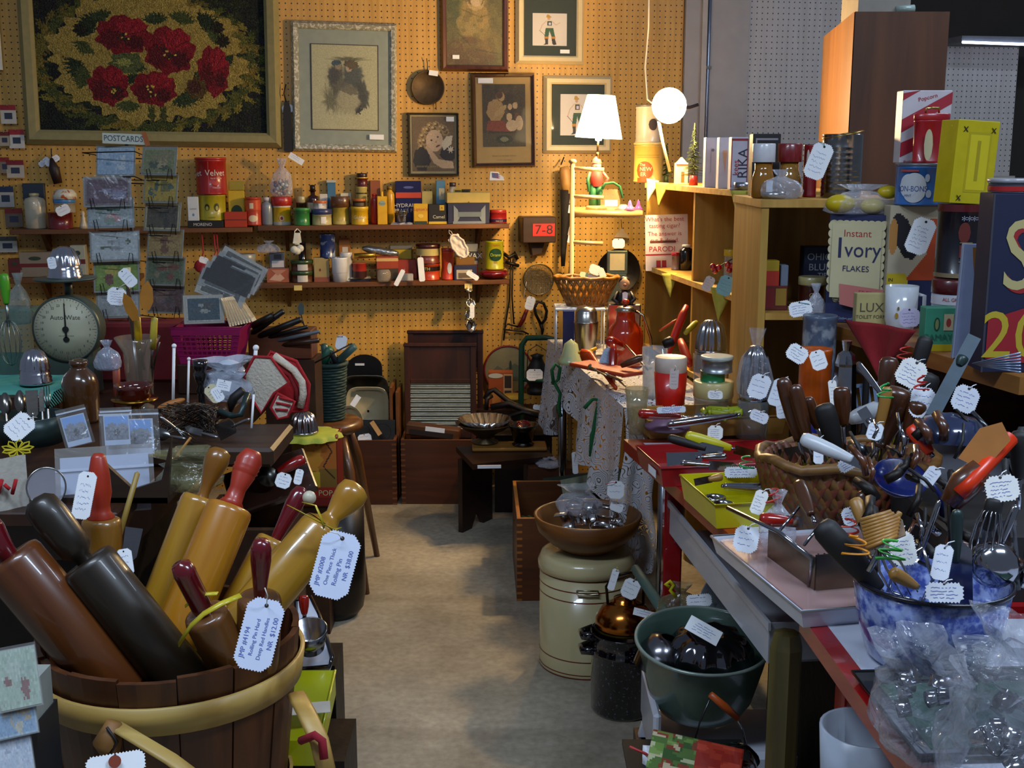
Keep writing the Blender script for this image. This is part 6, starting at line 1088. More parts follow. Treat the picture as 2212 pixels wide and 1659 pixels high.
potholder('crochet_potholder','cream knitted pot holder with red edging hung folded on a peg',[(550,770,0),(527,812,.01),(538,850,.02),(565,893,.0),(592,850,-.01),(624,826,-.02),(585,772,-.01)],2.98,WHC,RDC)
potholder('striped_potholder','red crochet pot holder with white zigzag band behind the cream one',[(585,760,0),(560,800,0),(590,850,0),(628,890,0),(664,886,0),(668,830,0),(640,780,0)],3.04,RDC,RDC,stripes=[([(592,768,0),(615,785,-.004),(635,800,0),(652,825,-.004),(655,850,0),(648,880,0)],.010,WHC),([(598,790,0),(625,810,0),(640,840,0),(640,870,0)],.006,M('#7c1018',.9,0,.2,80,.6))])
potholder('small_potholder','small red and cream crochet piece hanging below the other pot holders',[(600,850,0),(585,880,0),(600,905,0),(622,900,0),(636,868,0)],2.96,WHC,RDC,stripes=[([(602,858,0),(632,866,0)],.003,RDC),([(596,870,0),(628,876,0)],.003,RDC),([(594,884,0),(622,886,0)],.003,RDC)])
#clutter in front: irons, beater ball, scoops
def stick(nm,lb,ct,pts,r,m,extra=None,n=8,flat=None):
 t=thing(nm,lb,ct,(0,0,0));MB().tube([P(*p)for p in pts],r,m,n,flat=flat).obj('body',t);return t
DGR=M('#24302c',.5,0,.2);GG2=M('#2c3c3a',.35,.4)
stick('black_tool','black wooden handled tool rising left of the cream pot holder','tool',[(492,888,2.85),(505,860,2.85),(525,842,2.85)],[.011,.012,.010],BLK)
stick('grey_bracket','grey green metal bracket tool below the white bag','tool',[(466,885,2.8),(500,898,2.78),(520,896,2.78),(535,850,2.82)],.008,GG2);stick('white_stick','thin white stick standing by the grey bracket tool','stick',[(543,925,2.78),(548,852,2.8)],.003,WHITE)
t=stick('pepper_mill','small round wooden mill with paper tag beside the candlestick','mill',[(482,900,2.82),(480,872,2.84)],[.016,.013],M('#5c3418',.35));tag(t,470,852,2.8,34,22,60,n=3)
t=thing('wire_ball','crumpled brass and wire scouring ball heap in the middle of the table','wire',tuple(P(410,905,2.75)));b=MB();rr=random.Random(11);WB_=metal('#5c5248',.35)
for k in range(70):a,c_=rr.random()*6.3,rr.uniform(-1,1);pts=[(.075*math.cos(a+q*.8)*(.7+.3*rr.random()),.04*math.sin(a*2+q),.032*math.sin(c_*3+q*.9))for q in range(4)];b.tube(pts,.0011,WB_,4)
b.obj('wire',t,kind='stuff')
BG=wood('#241610','#3c2818',8,'X');MB().box(-.17,.19,-.16,.10,0,.045,BG,b=.008).obj('dark_tray',T=Matrix.Translation((P(440,920,2.75).x,2.78,ZT)),label='dark wooden tray of odd metal kitchen tools in front of the candlestick',category='tray')
for k,(p0,p1,hd,hw,lb)in enumerate([((330,935),(400,948),'spoon',.03,'dull metal spoon lying before the wire ball'),((420,955),(345,900),'fork',.02,'bent fork lying across the dark tray'),((470,935),(540,905),'spatula',.04,'small grey turner lying beside the grey bracket'),((380,975),(455,1000),'spoon',.035,'bright spoon half under the clear bag of buttons'),((400,925),(470,945),'knife',.015,'short knife lying on the dark tray')]):utensil('kitchen_tool',lb,'utensil',P(*p0,2.66),P(*p1,2.62),hd,.05,hw,metal('#8c8c88',.25),SIL,.004,.5,grp='tools lying on the dark tray')
stick('wooden_skewer','thin amber wooden stick slanting out of the dark tray','stick',[(366,1005,2.5),(412,945,2.5)],.0028,wood('#a86c1c','#c8882c',8,'Z'));
stick('pink_stick','salmon pink wooden handle behind the brown bottle','tool',[(254,880,3.3),(250,770,3.3)],.011,M('#a8503c',.5));t=pouch('small_bag','small clear bag tied with orange string beside the brown bottle','bag',205,262,735,800,3.15,None,d=.02,seed=6,m=plastic('#b8c0d0',.4))
t=pouch('button_bag','long clear bag of small dark pieces lying beneath the rolling pins','bag',340,480,975,1055,2.42,None,d=.05,seed=23,m=plastic('#8c8c60',.25),neckf=.8)
#photo packets in clear zip bags, tags, yarn
p=Pic(30,30,'#6a94c8');p.rect(0,.45,1,1,'#6c7078');p.ell(.3,.42,.2,.14,'#74787c',wob=.2);p.ell(.75,.42,.22,.12,'#7c8084',wob=.2);p.ell(.5,.7,.13,.16,'#26282c');p.blotch(14,['#8c8c90','#50545c'],3,.6,p.y>.42)
def packet(lb,px,py,w,h,Y,roll,nm='photo_packet'):
 s=mpp(px,py,Y);c=thing(nm,lb,'packet',T=camframe(P(px,py,Y),R(roll),R(6),R(-15)),group='photographs in clear zip bags');p.obj('photo',c,w*s*.72,h*s*.60,Matrix.Translation((.0,-.001,-h*s*.03)));MB().box(-w*s*.40,w*s*.40,0,.001,-h*s*.47,h*s*.30,M('#a8b4c4',.6)).obj('photo_card',c);MB().box(-w*s/2,w*s/2,-.003,-.0025,-h*s/2,h*s/2,film(.05)).box(-w*s/2,w*s/2,-.004,-.0034,h*s*.37,h*s*.41,M('#c8d0dc',.2,alpha=.5)).obj('clear_bag',c);return c
packet('clear zip bag with a blue sky photograph, tilted, beside the brown bottle',162,922,62,88,2.52,-10);packet('clear zip bag with a blue sky photograph standing upright in the middle',252,922,66,86,2.50,1)
t=packet('wide clear zip bag of white card and pinkish print behind the upright photograph',280,935,124,104,2.56,2);
s=mpp(228,1030,2.42);t=thing('white_envelopes','large clear bag of white envelopes standing at the table front','packet',T=camframe(P(228,1035,2.40),R(1),0,R(-12)));MB().box(-90*s,90*s,0,.02,-70*s,52*s,M('#b0bcd4',.5,0,.03)).obj('envelopes',t);MB().box(-100*s,100*s,-.004,-.003,-40*s,72*s,film(.12)).obj('clear_bag',t);MB().box(-100*s,100*s,-.0055,-.0045,20*s,26*s,M('#c8d0e0',.2,alpha=.6)).obj('zip_strip',t)
t=thing('wooden_tray_rest','dark wooden tray with curved side holding the white envelopes','tray',(P(320,1130,2.3).x,2.34,ZT-.001));MB().prism([(-.12,0),(.03,0),(.045,.14),(.02,.05),(-.04,.03),(-.1,.09)],0,.012,BG).box(-.22,.03,.0,.10,0,.012,BG).obj('tray',t)
t=thing('yellow_yarn_bow','bow of thick yellow yarn lying before the photograph bags','bow',T=camframe(P(38,972,2.55),0,0,R(-40)));YY=M('#b8a810',.8);b=MB();s=mpp(38,972,2.55)
for k in range(9):a=k*.7;b.tube([(0,0,0),(26*s*math.cos(a+.25),-.004,18*s*math.sin(a+.25)),(32*s*math.cos(a),-.006,24*s*math.sin(a)),(26*s*math.cos(a-.25),-.004,18*s*math.sin(a-.25))],.0022,YY,5,closed=True)
b.obj('yarn',t)
def loosetag(lb,px,py,Y,w,h,roll=0,yaw=0,tilt=-20,n=4,grp=None,**k):
 s=mpp(px,py,Y);t=thing('price_tag',lb,'tag',T=camframe(P(px,py,Y),R(roll),R(yaw),R(tilt)),group=grp);tag_mesh(w*s,h*s,tooth=min(.0045,w*s*.09),n=n,**k).obj('card',t);MB().tube([(0,-.001,h*s*.42),(.004,-.004,h*s*.55),(.01,.004,h*s*.66)],.0008,WHITE,4).obj('string',t);return t
loosetag('white pinked price tag lying above the yellow yarn bow',42,922,2.6,48,66,52);loosetag('white pinked price tag at the picture edge below the yarn bow',16,1020,2.4,60,46,30)
for k,(x,y0,y1,hd,hw,lb)in enumerate([(42,925,842,'spoon',.028,'upright spoon at the table edge below the teal cloth'),(10,930,846,'spoon',.03,'second upright spoon at the picture edge below the teal cloth'),(88,920,848,'knife',.012,'upright table knife before the teal cloth'),(100,915,836,'fork',.02,'upright fork nearest the brown bottle'),(68,925,862,'spatula',.03,'small broad server among the upright spoons')]):utensil('table_cutlery',lb,'cutlery',P(x,y0-82,2.9),P(x+6,y1+90,2.86),hd,.06,hw,metal('#8c8880',.2),SIL,.004,.5,grp='cutlery standing before the teal cloth')
MB().lathe([(0,0),(.075,0),(.085,.07),(.08,.07),(.07,.01),(0,.01)],GG2,28).obj('cutlery_crock',T=Matrix.Translation((P(60,930,2.85).x,2.87,ZT)),label='low grey crock holding spoons and forks before the teal cloth',category='crock')
t=thing('crochet_edge_cloth','white cloth with red embroidery hanging at the table corner','cloth',(0,0,0));b=MB();q=P(20,1060,2.3);b.sheet(10,10,lambda u,v:(q.x-.08+.11*u,q.y+.02*math.sin(u*8),q.z-.06+.13*v),M('#b8b4a8',.9,0,.1,60,.4));
for k in range(5):b.tube([(q.x-.04+k*.014,q.y-.024,q.z+.02*(k%2)),(q.x-.03+k*.014,q.y-.024,q.z+.03-.02*(k%2))],.004,RDC,5)
b.obj('cloth',t)
t=thing('magnifying_lens','round clear lens leaning behind the dark rolling pin handle','lens',T=camframe(P(100,1052,2.32),0,R(10)));s=mpp(100,1052,2.32);MB().tube([(40*s*math.cos(a),0,42*s*math.sin(a))for a in[i*math.pi/16 for i in range(32)]],.002,metal('#a8aca8',.2),6,closed=True).obj('rim',t);MB().prism(ell(0,0,39*s,41*s,32),-.001,.001,plastic(op=.14,scale=3,bump=.05)).obj('glass',t)
t=thing('knife_box','reddish wooden box of long black tools behind the pot holders','box',(P(612,740,3.75).x,3.75,P(612,775,3.7).z));MB().box(-.10,.10,-.06,.06,0,.09,wood('#4a2414','#6c381c',8,'X'),b=.003).obj('box',t);zb_=t.location.z;MB().box(-.05,.11,-.07,.07,0,zb_-.001,TB).obj('side_stand',T=Matrix.Translation((t.location.x,3.75,0)),label='plain dark stand under the reddish tool box',category='stand')
for k,(p0,p1,r,c_)in enumerate([((545,720),(612,672),.011,'#14110e'),((560,726),(650,690),.012,'#1a1512'),((575,730),(664,706),.008,'#0e0d0f'),((590,738),(690,716),.007,'#5c6468'),((548,704),(590,682),.014,'#1c140e'),((610,745),(688,735),.01,'#3c2418'),((668,790),(760,742),.003,'#2a2420')]):t=stick('long_tool',['short black handle pointing up from the tool box','thick black bar lying over the tool box','long thin black tool over the tool box','long grey steel tool resting across the tool box','stubby dark brown handle over the tool box','brown handled tool lowest in the tool box','thin dark wire reaching over the green basket'][k],'tool',[(*p0,3.7),(*p1,3.66)],[r,r*.8],M(c_,.4,.2));t['group']='long tools over the wooden box'
t=thing('small_grey_leaf','grey feather shaped pick rising from the long tools','pick',T=camframe(P(650,668,3.7)));MB().prism([(-.006,-.02),(.008,-.015),(.01,.01),(0,.024),(-.01,.006)],-.001,.001,M('#4c5450',.4,.5)).obj('blade',t);MB().tube([(0,0,-.018),(.01,0,-.06)],.002,IR,5).obj('stem',t)
#stool with green basket
YST=4.05;c=P(707,905,YST);t=thing('round_stool','round wooden stool with splayed turned legs carrying the green basket','stool',(c.x,YST,0));zs=c.z;SW=wood('#4a2a14','#7c4c24',8,'Z',.35,.3)
MB().lathe([(0,zs-.045),(.10,zs-.045),(.125,zs-.03),(.125,zs-.01),(.11,zs),(0,zs)],SW,36).obj('seat',t);inv=wm(t).inverted();f1=PXZ(792,.0,3.86);f2=Vector((c.x-.17,3.88,0));f3=Vector((c.x+.14,4.25,0));f4=Vector((c.x-.14,4.25,0))
for f in(f1,f2,f3,f4):q=inv@f;MB().tube([(q.x*.42,q.y*.42,zs-.04),(q.x*.6,q.y*.6,zs*.72),(q.x*.66,q.y*.66,zs*.64),(q.x,q.y,0)],[.014,.019,.015,.011],SW,12).obj('leg',t)
x,z,w,h=dims(668,750,785,905,YST,zs+.001);r=w/2;t=thing('green_basket','dark green woven basket of teal handled tools on the round stool','basket',(x,YST,zs+.001));GB=M('#123430',.7,0,.3,50,.6);b=MB();n=20
for k in range(n):rr_=r*(.82+.18*k/n);b.tube([(rr_*(1+.02*math.sin(i*5+k*math.pi))*math.cos(i*math.pi/20),rr_*(1+.02*math.sin(i*5+k*math.pi))*math.sin(i*math.pi/20),.006+h*k/n)for i in range(40)],h/n*.62,GB,6,closed=True)
b.lathe([(0,.002),(r*.8,.002),(r*.95,h*.9)],GB,30);b.obj('weave',t);MB().tube([(r*1.03*math.cos(i*math.pi/20),r*1.03*math.sin(i*math.pi/20),h)for i in range(40)],.008,GB,8,closed=True).obj('rim',t)
TL=M('#1c6450',.5,0,.15);zq=785
for k,(p0,p1,r_,c_)in enumerate([((690,800),(712,752),.016,'#18543f'),((720,790),(766,748),.013,'#3c5c58'),((705,790),(700,745),.012,'#2c4c44'),((735,800),(715,758),.012,'#161c20'),((680,800),(668,762),.008,'#2c5c4c')]):t=stick('garden_tool',['flat teal handle leaning in the green basket','round grey green handle pointing out past the green basket','dull green handle at the back of the green basket','black handle in the middle of the green basket','thin green handle at the edge of the green basket'][k],'tool',[(*p0,YST-.02),(*p1,YST-.05)],r_,M(c_,.45));t['group']='handles in the green basket'
t=bpy.data.objects['garden_tool.003'];tag(t,737,740,YST-.1,24,32,12,n=0,tie=(728,728),tiecol='#b02020')
t=thing('knobbed_rod','small grey round knob before the green basket','rod',(0,0,0));MB().ball(P(640,802,3.5),.015,M('#5c6c70',.3,.3)).tube([P(640,806,3.5),P(620,850,3.5)],.004,GG2,6).obj('knob',t)
#tin with silver mould and yellow scalloped doily, black bin
YT=3.5;x,z,w,h=dims(634,732,943,1095,YT,None);p=Pic(44,66,'#7c5c1c');p.rect(.6,0,1,.45,'#a8601c');p.ell(.45,.28,.22,.22,'#b87c20',wob=.12);p.ell(.3,.6,.25,.12,'#b08024',wob=.1);p.rect(.1,.5,.62,.75,'#b8981c');p.rect(.1,.66,.3,.8,'#6c6c5c');p.rect(.35,.72,1,.88,'#a02414');p.line([(.75,.05),(.9,.2),(.7,.42),(.95,.6)],.015,'#3c1c0c');p.rect(0,.88,1,1,'#7c1c10')
t=thing('popcorn_tin','tall square tin printed with orange popcorn shapes, under the silver fluted mould','tin',(x,YT,P(680,1095,YT).z));MB().box(-w/2,w/2,0,.12,0,h,M('#6c2014',.4),b=.003).obj('tin',t);p.obj('printed_label',t,w*.96,h*.96,Matrix.Translation((0,-.0012,h/2)));MB().text('POP',.024,M('#d8c890',.5),w*.22,h*.2,-.003).obj('lettering',t);zt=P(680,945,YT).z
t=thing('scalloped_doily','yellow green scalloped paper doily draped over the popcorn tin','doily',(x-.02,YT+.05,zt+.002));MB().lathe([(0,.004),(.08,.004),(.092,.0),(.098,-.012)],M('#a8ac34',.7),60,flute=(12,.06)).obj('doily',t)
flutedmould('pudding_mould','upright fluted silver mould standing on the yellow green doily',(P(652,935,YT).x,YT+.03,zt+.007),.043,P(652,893,YT).z-zt-.007,m=metal('#b4b0b0',.16),fl=(14,.07))
c=P(722,1200,3.68);t=thing('black_bin','tall black metal bin standing on the floor by the stool leg','bin',(c.x,3.68,0));r=.10;MB().lathe([(0,0),(r*.7,0),(r*.92,.03),(r,.08),(r,.38),(r*.95,.38),(r*.9,.08),(0,.02)],M('#0e0b0c',.35,.2),32).obj('body',t)
MB().box(-.07,.05,-.06,.05,0,P(680,1095,YT).z-.001,TB).obj('tin_stand',T=Matrix.Translation((x-.02,YT+.07,0)),label='dark stand under the popcorn tin',category='stand')
utensil('red_handled_scoop','metal scoop with glossy red wooden handle lying toward the pot holders','scoop',P(560,1040,2.75),P(658,990,2.8),'spoon',.05,.05,metal('#5c5c58',.3),M('#8c1410',.2,coat=.8),.014,.6);tl=bpy.data.objects['red_handled_scoop'];tag(tl,612,1038,2.6,34,34,20,n=3);tag(tl,645,1030,2.62,18,34,15,n=3)
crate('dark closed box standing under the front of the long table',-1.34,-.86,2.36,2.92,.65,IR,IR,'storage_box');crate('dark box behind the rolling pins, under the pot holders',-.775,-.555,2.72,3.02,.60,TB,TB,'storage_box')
t=thing('leaning_case','dark open case with sloping lid behind the red handled rolling pin','case',T=aim(P(600,1080,2.75),P(560,960,2.9)));MB().box(-.11,.10,0,.02,0,.14,wood('#2a1710','#40241a',6,'X',.3,.5),b=.004).obj('lid',t)
#GOODS ON CUBBIES AND THE SOAP SHELF
def uc(n,l,ct,x0,x1,y0,d=.06,z=ZTOP,y1=400,**k):Y=YU((x0+x1)/2,d);return can(n,l,ct,x0,x1,y0,y1,Y,z+.0005,rz=UA,**k)
def ub(n,l,ct,x0,x1,y0,inset=.06,z=ZTOP,y1=400,dd=.05,rz=0,**k):Y=YU((x0+x1)/2,inset);return boxy(n,l,ct,x0,x1,y0,y1,Y,z+.0005,d=dd,rz=rz,**k)
uc('coffee_tin','pale tin with orange circle lettered NEW behind the lamp cords','tin',1368,1432,308,.05,body='#c4a850',lid='#d0b870',lidh=.06,art=[('e',.38,.32,.30,.24,'#c8400c'),('t','The',.11,'#e8d8a0',.3,.47),('t','NEW',.15,'#e8d8a0',.42,.35),('t','ER',.15,'#e8d8a0',.34,.21),('r',.12,.5,.0,.12,'#c8400c'),('r',.1,.9,.72,.73,'#7c6c3c'),('r',.1,.9,.66,.67,'#7c6c3c')])
Yc_=YU(1400,.05);uc('octagon_tin','cream paper tin with dark octagon standing on the pale NEW tin','tin',1372,1425,226,.05,z=P(1400,309,Yc_).z,y1=308,body='#cfc0a0',lid='#7c6c54',lidh=.05,art=[('e',.75,.5,.2,.16,'#3c342c')])
def tree(lb,x0,x1,y0,y1,Y,z,basec):
 x,z,w,h=dims(x0,x1,y0,y1,Y,z);t=thing('bottle_brush_tree',lb,'tree',(x,Y,z));G=M('#4c5a2c',.9,0,.3,60,.8);b=MB();r=random.Random(x0)
 for k in range(260):q=r.random();a=r.random()*6.28;rr=w/2*(1-q)*(.8+.3*r.random())+.003;zz=h*.18+q*h*.8;b.tube([(0,0,zz),(rr*math.cos(a),rr*math.sin(a),zz-.006)],[.0016,.0006],G,3)
 b.tube([(0,0,0),(0,0,h)],.002,G,5);b.obj('branches',t);MB().lathe([(0,0),(w*.2,0),(w*.17,h*.16),(0,h*.16)],M(basec,.5),16).obj('base',t)
tree('snowy green bottle brush tree on a red base beside the clamp lamp',1473,1522,266,398,YU(1500,.07),ZTOP,'#8c1810');tree('smaller bottle brush tree behind the curved lamp arm',1425,1452,308,398,YU(1438,.12),ZTOP,'#4c5c2c')
t=boxy('putz_house','tiny white cardboard house between the two bottle brush trees','house',1458,1486,352,385,YU(1472,.05),ZTOP+.0005,d=.03,c='#d0bc94',art=[('r',.45,.7,.1,.6,'#6c4c1c')]);w=.022;hh=P(1472,352,YU(1472,.05)).z-ZTOP;MB().prism([(-w,hh*.95),(0,hh+.02),(w,hh*.95)],-.004,.034,M('#d8cca8',.6)).obj('roof',t)
for k,(x0,x1,y0,a)in enumerate([(1522,1550,297,[('r',.4,.44,.3,.8,'#8c8c9c'),('e',.55,.75,.12,.03,'#6c6c84'),('t','Zshed',.08,'#a03020',.5,.3)]),(1551,1576,297,[('p',[(.3,.75),(.7,.75),(.55,.3)],'#c89878'),('t','Sweet',.08,'#a03020',.5,.2)]),(1577,1613,296,[('r',0,1,.93,.97,'#8c1c24'),('r',.0,.05,.05,.97,'#8c1c24'),('r',.95,1,.05,.97,'#8c1c24'),('t','RIKA',.26,'#1c1c38',.72,.5,90),('t','kees',.16,'#9c1c24',.3,.42,90)])]):ub('spice_carton',['white carton with a thin pin drawing, nearest the bottle brush tree','white carton with a tan cone drawing in the middle','white red framed carton lettered RIKA sideways'][k],'box',x0,x1,y0,.03,c='#b8b8c8',art=[q for q in a if q[1]not in('Zshed','Sweet')],group='white cartons on the cubby top')
ZR=ZTOP-.0055;Y2=3.22
def rc(n,l,ct,x0,x1,y0,y1=400,Y=Y2,z=ZR,**k):return can(n,l,ct,x0,x1,y0,y1,Y,z,**k)
JAR=[(0,0),(.9,0),(1,.05),(1,.5),(.85,.68),(.75,.78),(.75,1),(0,1)]
t=rc('spice_jar','amber glass jar with large rounded white lid and white label','jar',1622,1671,310,body='#8c5c1c',shape=JAR,lid='#c8c8cc',lidh=.34,bodyk=dict(rough=.1),lidr=1.0,art=[('r',.55,.9,.1,.5,'#c0c4cc')])
t=rc('spice_jar','amber glass jar with large rounded dark red lid','jar',1676,1728,310,body='#8c6424',shape=JAR,lid='#701018',lidh=.34,bodyk=dict(rough=.1),lidr=1.0,Y=3.26)
x,z,w,h=dims(1776,1862,292,400,3.26,ZR);t=thing('ribbed_tin','big ribbed shiny metal can with a gold edge and large white tag','can',(x,3.28,z));r=w/2;pr=[(r*.97,0),(r,.004)]
for k in range(9):zz=h*(.06+.09*k);pr+=[(r,zz),(r*1.015,zz+h*.015),(r*1.015,zz+h*.03),(r,zz+h*.045)]
pr+=[(r,h),(r*1.02,h+.003),(r*.98,h),(r*.97,h*.1),(0,h*.08)];MB().lathe(pr,metal('#8c8a88',.18,.1),48).obj('body',t);MB().tube([(r*math.cos(a),r*math.sin(a),h+.002+.01*math.cos(a))for a in[i*.2 for i in range(31)]],.002,metal('#b89c5c',.2),6,closed=True).obj('rim',t);tag(t,1768,348,3.14,46,80,20,n=5,tie=(1768,306),tiecol='#2c8c4c')
boxy('comb_box','black box printed with white lines behind the white lidded jar','box',1622,1682,289,400,3.38,ZR,d=.05,c='#141216',art=[('r',.1,.9,.9,.93,'#8c8c94'),('r',.1,.15,.8,.9,'#8c8c94')])
rc('red_tin','red cream oval tin partly hidden behind the big white tag','tin',1732,1762,312,Y=3.3,body='#7c1018',art=[('e',.2,.7,.12,.2,'#c8c0b8')])
t=thing('bagged_pan','round silver tin in crinkled clear bag at the front of the plywood top','pan',(P(1678,410,3.14).x,3.18,ZR));MB().lathe([(0,.0),(.03,0),(.034,.018),(.028,.018),(0,.012)],metal('#b0b0b0',.2),28).obj('tin',t);pouch('','','',1640,1730,366,420,3.18,ZR,d=.045,seed=3,root=t,m=plastic(op=.14),neckf=.3)
t=rc('measuring_cup','small plain aluminium cup on the cubby edge above a yellow pennant','cup',1585,1620,394,y1=412,Y=YU(1602,.03),z=ZTOP+.001,body=metal('#a4a4a8',.3),shape=[(0,0),(.85,0),(1,1),(.95,1),(.8,.1),(0,.1)])
t=thing('cigar_sign','white sign with red lettering about a cigar, standing in the first cube','sign',T=camframe(P(1440,524,YU(1440,.06)),R(-2),R(8)));s=mpp(1440,524,YU(1440,.06));MB().box(-46*s,46*s,0,.004,-60*s,60*s,M('#c4bcc0',.5,0,.04)).obj('card',t);b=MB();RI=M('#a01c28',.6)
for k,(q,sz)in enumerate([("What's the best",13),('tasting cigar?',13),('The answer is',13),('cut & dried.',13)]):b.text(q,sz*s,RI,-4*s,(50-14*k-(3 if k>1 else 0))*s,-.0008)
b.text('PARODI',16*s,RI,-10*s,-14*s,-.0008).patch(rect(-36*s,20*s,-.5*s,4.5*s),M('#4c2c20',.7),-.0008).patch(rect(-46*s,46*s,-27*s,-24*s),RI,-.0008)
for x_ in(-18,-6):b.patch(rect((x_-5)*s,(x_+5)*s,-58*s,-34*s),RI,-.0008).patch(rect((x_-5)*s,(x_+5)*s,-38*s,-34*s),M('#c8b8a8',.5),-.001)
b.obj('lettering',t)
ZM1=1.0455
def mc(n,l,ct,x0,x1,y0,d=.05,**k):return uc(n,l,ct,x0,x1,y0,d,z=ZM1,y1=640,**k)
mc('thermos','tall glossy black bottle with white stopper in the lower first cube','bottle',1465,1498,528,.10,body='#0e0e12',neck=(.5,.06,'#c8ccd0',.08),bodyk=dict(rough=.15))
mc('glass_jar','narrow clear jar with red contents beside the glossy black bottle','jar',1450,1468,545,.06,body='#6c5c5c',lid='#8c1c24',lidh=.2)
mc('small_bottle','clear bottle with cream cap near the red berries','bottle',1515,1536,562,.06,body='#a8a890',neck=(.6,.05,'#c8bc8c',.2),art=[('r',.2,.8,.15,.6,'#c0c0c4')])
mc('honey_jar','clear jar with yellow cap holding red berries','jar',1562,1590,538,.10,body=glass('#c0c8c8',.35),lid='#c0a818',lidh=.2)
t=thing('berry_sprig','bunch of shiny red artificial cherries in the middle cube','cherries',tuple(P(1572,572,YU(1572,.05))));b=MB();
for k,(a,c_)in enumerate([(0,0),(.014,-.004),(-.03,-.01),(-.042,-.02),(.006,-.018),(-.05,-.006)]):b.ball((a,.0,c_),.011,M('#9c1020',.15,coat=1),12)
b.obj('cherries',t);MB().tube([(-.05,0,-.03),(-.02,0,.0),(.02,.01,.02)],.002,M('#2c4c1c',.6),5).obj('stem',t)
mc('cream_jar','low white china pot below the yellow capped jar','jar',1598,1628,580,.04,body='#b8bcc0',lid='#c4c8cc',lidh=.3)
ub('blue_card','pale blue picture card standing behind the yellow capped jar','card',1588,1622,530,.16,z=ZM1,y1=640,dd=.004,c='#5c8498',art=[('e',.5,.5,.2,.2,'#8c5c4c')])
for lb,px,py,w,h,ro,pc in[('pale blue pinked tag hanging below the red berries',1567,617,34,44,22,'#78b8c8'),('white pinked tag hanging left of the pale blue tag',1530,613,22,34,25,'#c8c4d0')]:
 Yq=YU(px,-.03);s=mpp(px,py,Yq);q=thing('price_tag',lb,'tag',T=camframe(P(px,py,Yq),R(ro)));tag_mesh(w*s,h*s,paper=M(pc,.6),n=4,tooth=.003).obj('card',q)
for k,(x0,x1,y0,y1,ro)in enumerate([(1396,1424,388,436,12),(1414,1444,394,446,6),(1577,1627,412,488,0),(1428,1464,590,642,-3),(1534,1584,622,694,4)]):
 Yq=YU((x0+x1)/2,-.006);s=mpp((x0+x1)/2,y0,Yq);w,h=(x1-x0)*s,(y1-y0)*s;t=thing('felt_pennant',['pale felt pennant at the far corner of the cubby top','yellow felt pennant beside it, curling forward over the cubby corner','large yellow pinked pennant hanging under the small aluminium cup','yellow pennant on the middle board below the cigar sign','yellow pennant on the middle board below the pale blue tag'][k],'pennant',T=camframe(P((x0+x1)/2,y0,Yq),R(ro),R(10)),group='yellow felt pennants')
 MB().sheet(6,8,lambda u,v:((u-.5)*w*(1-v)*(1+.02*math.sin(v*90)),.006*math.sin(u*4+v*3)-.004,-v*h),M(['#c8c4a0','#a8a440'][k>0],.85,0,.12,60,.3)).obj('felt',t)
 t.children[0].modifiers.new('thick','SOLIDIFY').thickness=.0015
def pb_(n,l,ct,x0,x1,y0,Y=3.16,**k):return boxy(n,l,ct,x0,x1,y0,680,Y,ZM+.0005,**k)
pb_('soap_packs','stacked dark red lower cartons at the edge of the plywood middle board','box',1642,1700,618,c='#5c1c14',d=.05,art=[('r',0,.5,.1,.9,'#701418'),('r',.55,.95,.2,.9,'#8c6c20')])
z_=P(1670,619,3.16).z;boxy('yellow_carton','yellow and red carton on top of the dark red cartons','box',1642,1682,563,618,3.17,z_,d=.04,c='#a88c14',art=[('r',.3,1,0,.6,'#b02c18')]);boxy('grey_carton','narrow grey carton beside the yellow and red carton','box',1686,1702,573,618,3.17,z_,d=.04,c='#6c7484')
t=pb_('match_box','dark blue match box with big block letters behind the soap flakes','box',1732,1800,533,Y=3.30,c='#283048',d=.05,art=[('t','OHIO',.17,'#a8acb4',.5,.82),('t','BLUE',.17,'#a8acb4',.5,.64),('t','TIP',.12,'#a8acb4',.6,.5)])
can('coffee_jar','dark red jar with pale cream lid below the dark blue match box','jar',1723,1780,597,680,3.17,ZM+.0005,body='#3c1410',lid='#a89c68',lidh=.24,art=[('t','CAL',.24,'#c0a060',.5,.62)])
t=pouch('cello_bag','small gathered cellophane bag with white tag in front of the red jar','bag',1738,1782,612,690,3.06,ZM-.02,d=.02,seed=14);tag(t,1729,667,3.0,50,34,-12,n=4,tie=(1757,665),tiecol='#4c8c94')
#soap shelf board and goods
ZB_=1.06;SBm=wood('#7c4c1c','#a06a2c',8,'Y');pl=[(.80,3.06),(.83,2.9),(.985,2.25),(1.5,2.25),(1.5,3.08),(.80,3.08)]
t=thing('soap_shelf','thick wooden shelf board carrying the soap flakes box and tins','shelf',(0,0,0));n=len(pl);b=MB();vs=[(x,y,ZB_)for x,y in pl]+[(x,y,ZB_-.035)for x,y in pl];b.add(vs,[tuple(range(n)),tuple(range(2*n-1,n-1,-1))]+[(k,n+k,n+(k+1)%n,(k+1)%n)for k in range(n)],SBm).obj('board',t)
for x,y in((1.12,2.28),(1.05,2.93)):MB().box(x,x+.35,y,y+.02,.761,ZB_-.035,CW).obj('upright',t)
MB().box(1.475,1.49,2.3,2.93,.761,ZB_-.035,CW).obj('back_panel',t)
def sb(n,l,ct,x0,x1,y0,y1,Y,d,c,z=ZB_+.0005,**k):return boxy(n,l,ct,x0,x1,y0,y1,Y,z,d=d,c=c,**k)
def sct(n,l,ct,x0,x1,y0,y1,Y,z=ZB_+.0005,**k):return can(n,l,ct,x0,x1,y0,y1,Y,z,**k)
NV='#20264e';CM_='#beb48c'
sc_=[]
for k in range(9):sc_+=[('e',.08+.84*k/8,.92,.07,.03,CM_),('e',.17+.70*k/8,.22,.06,.03,CM_)]
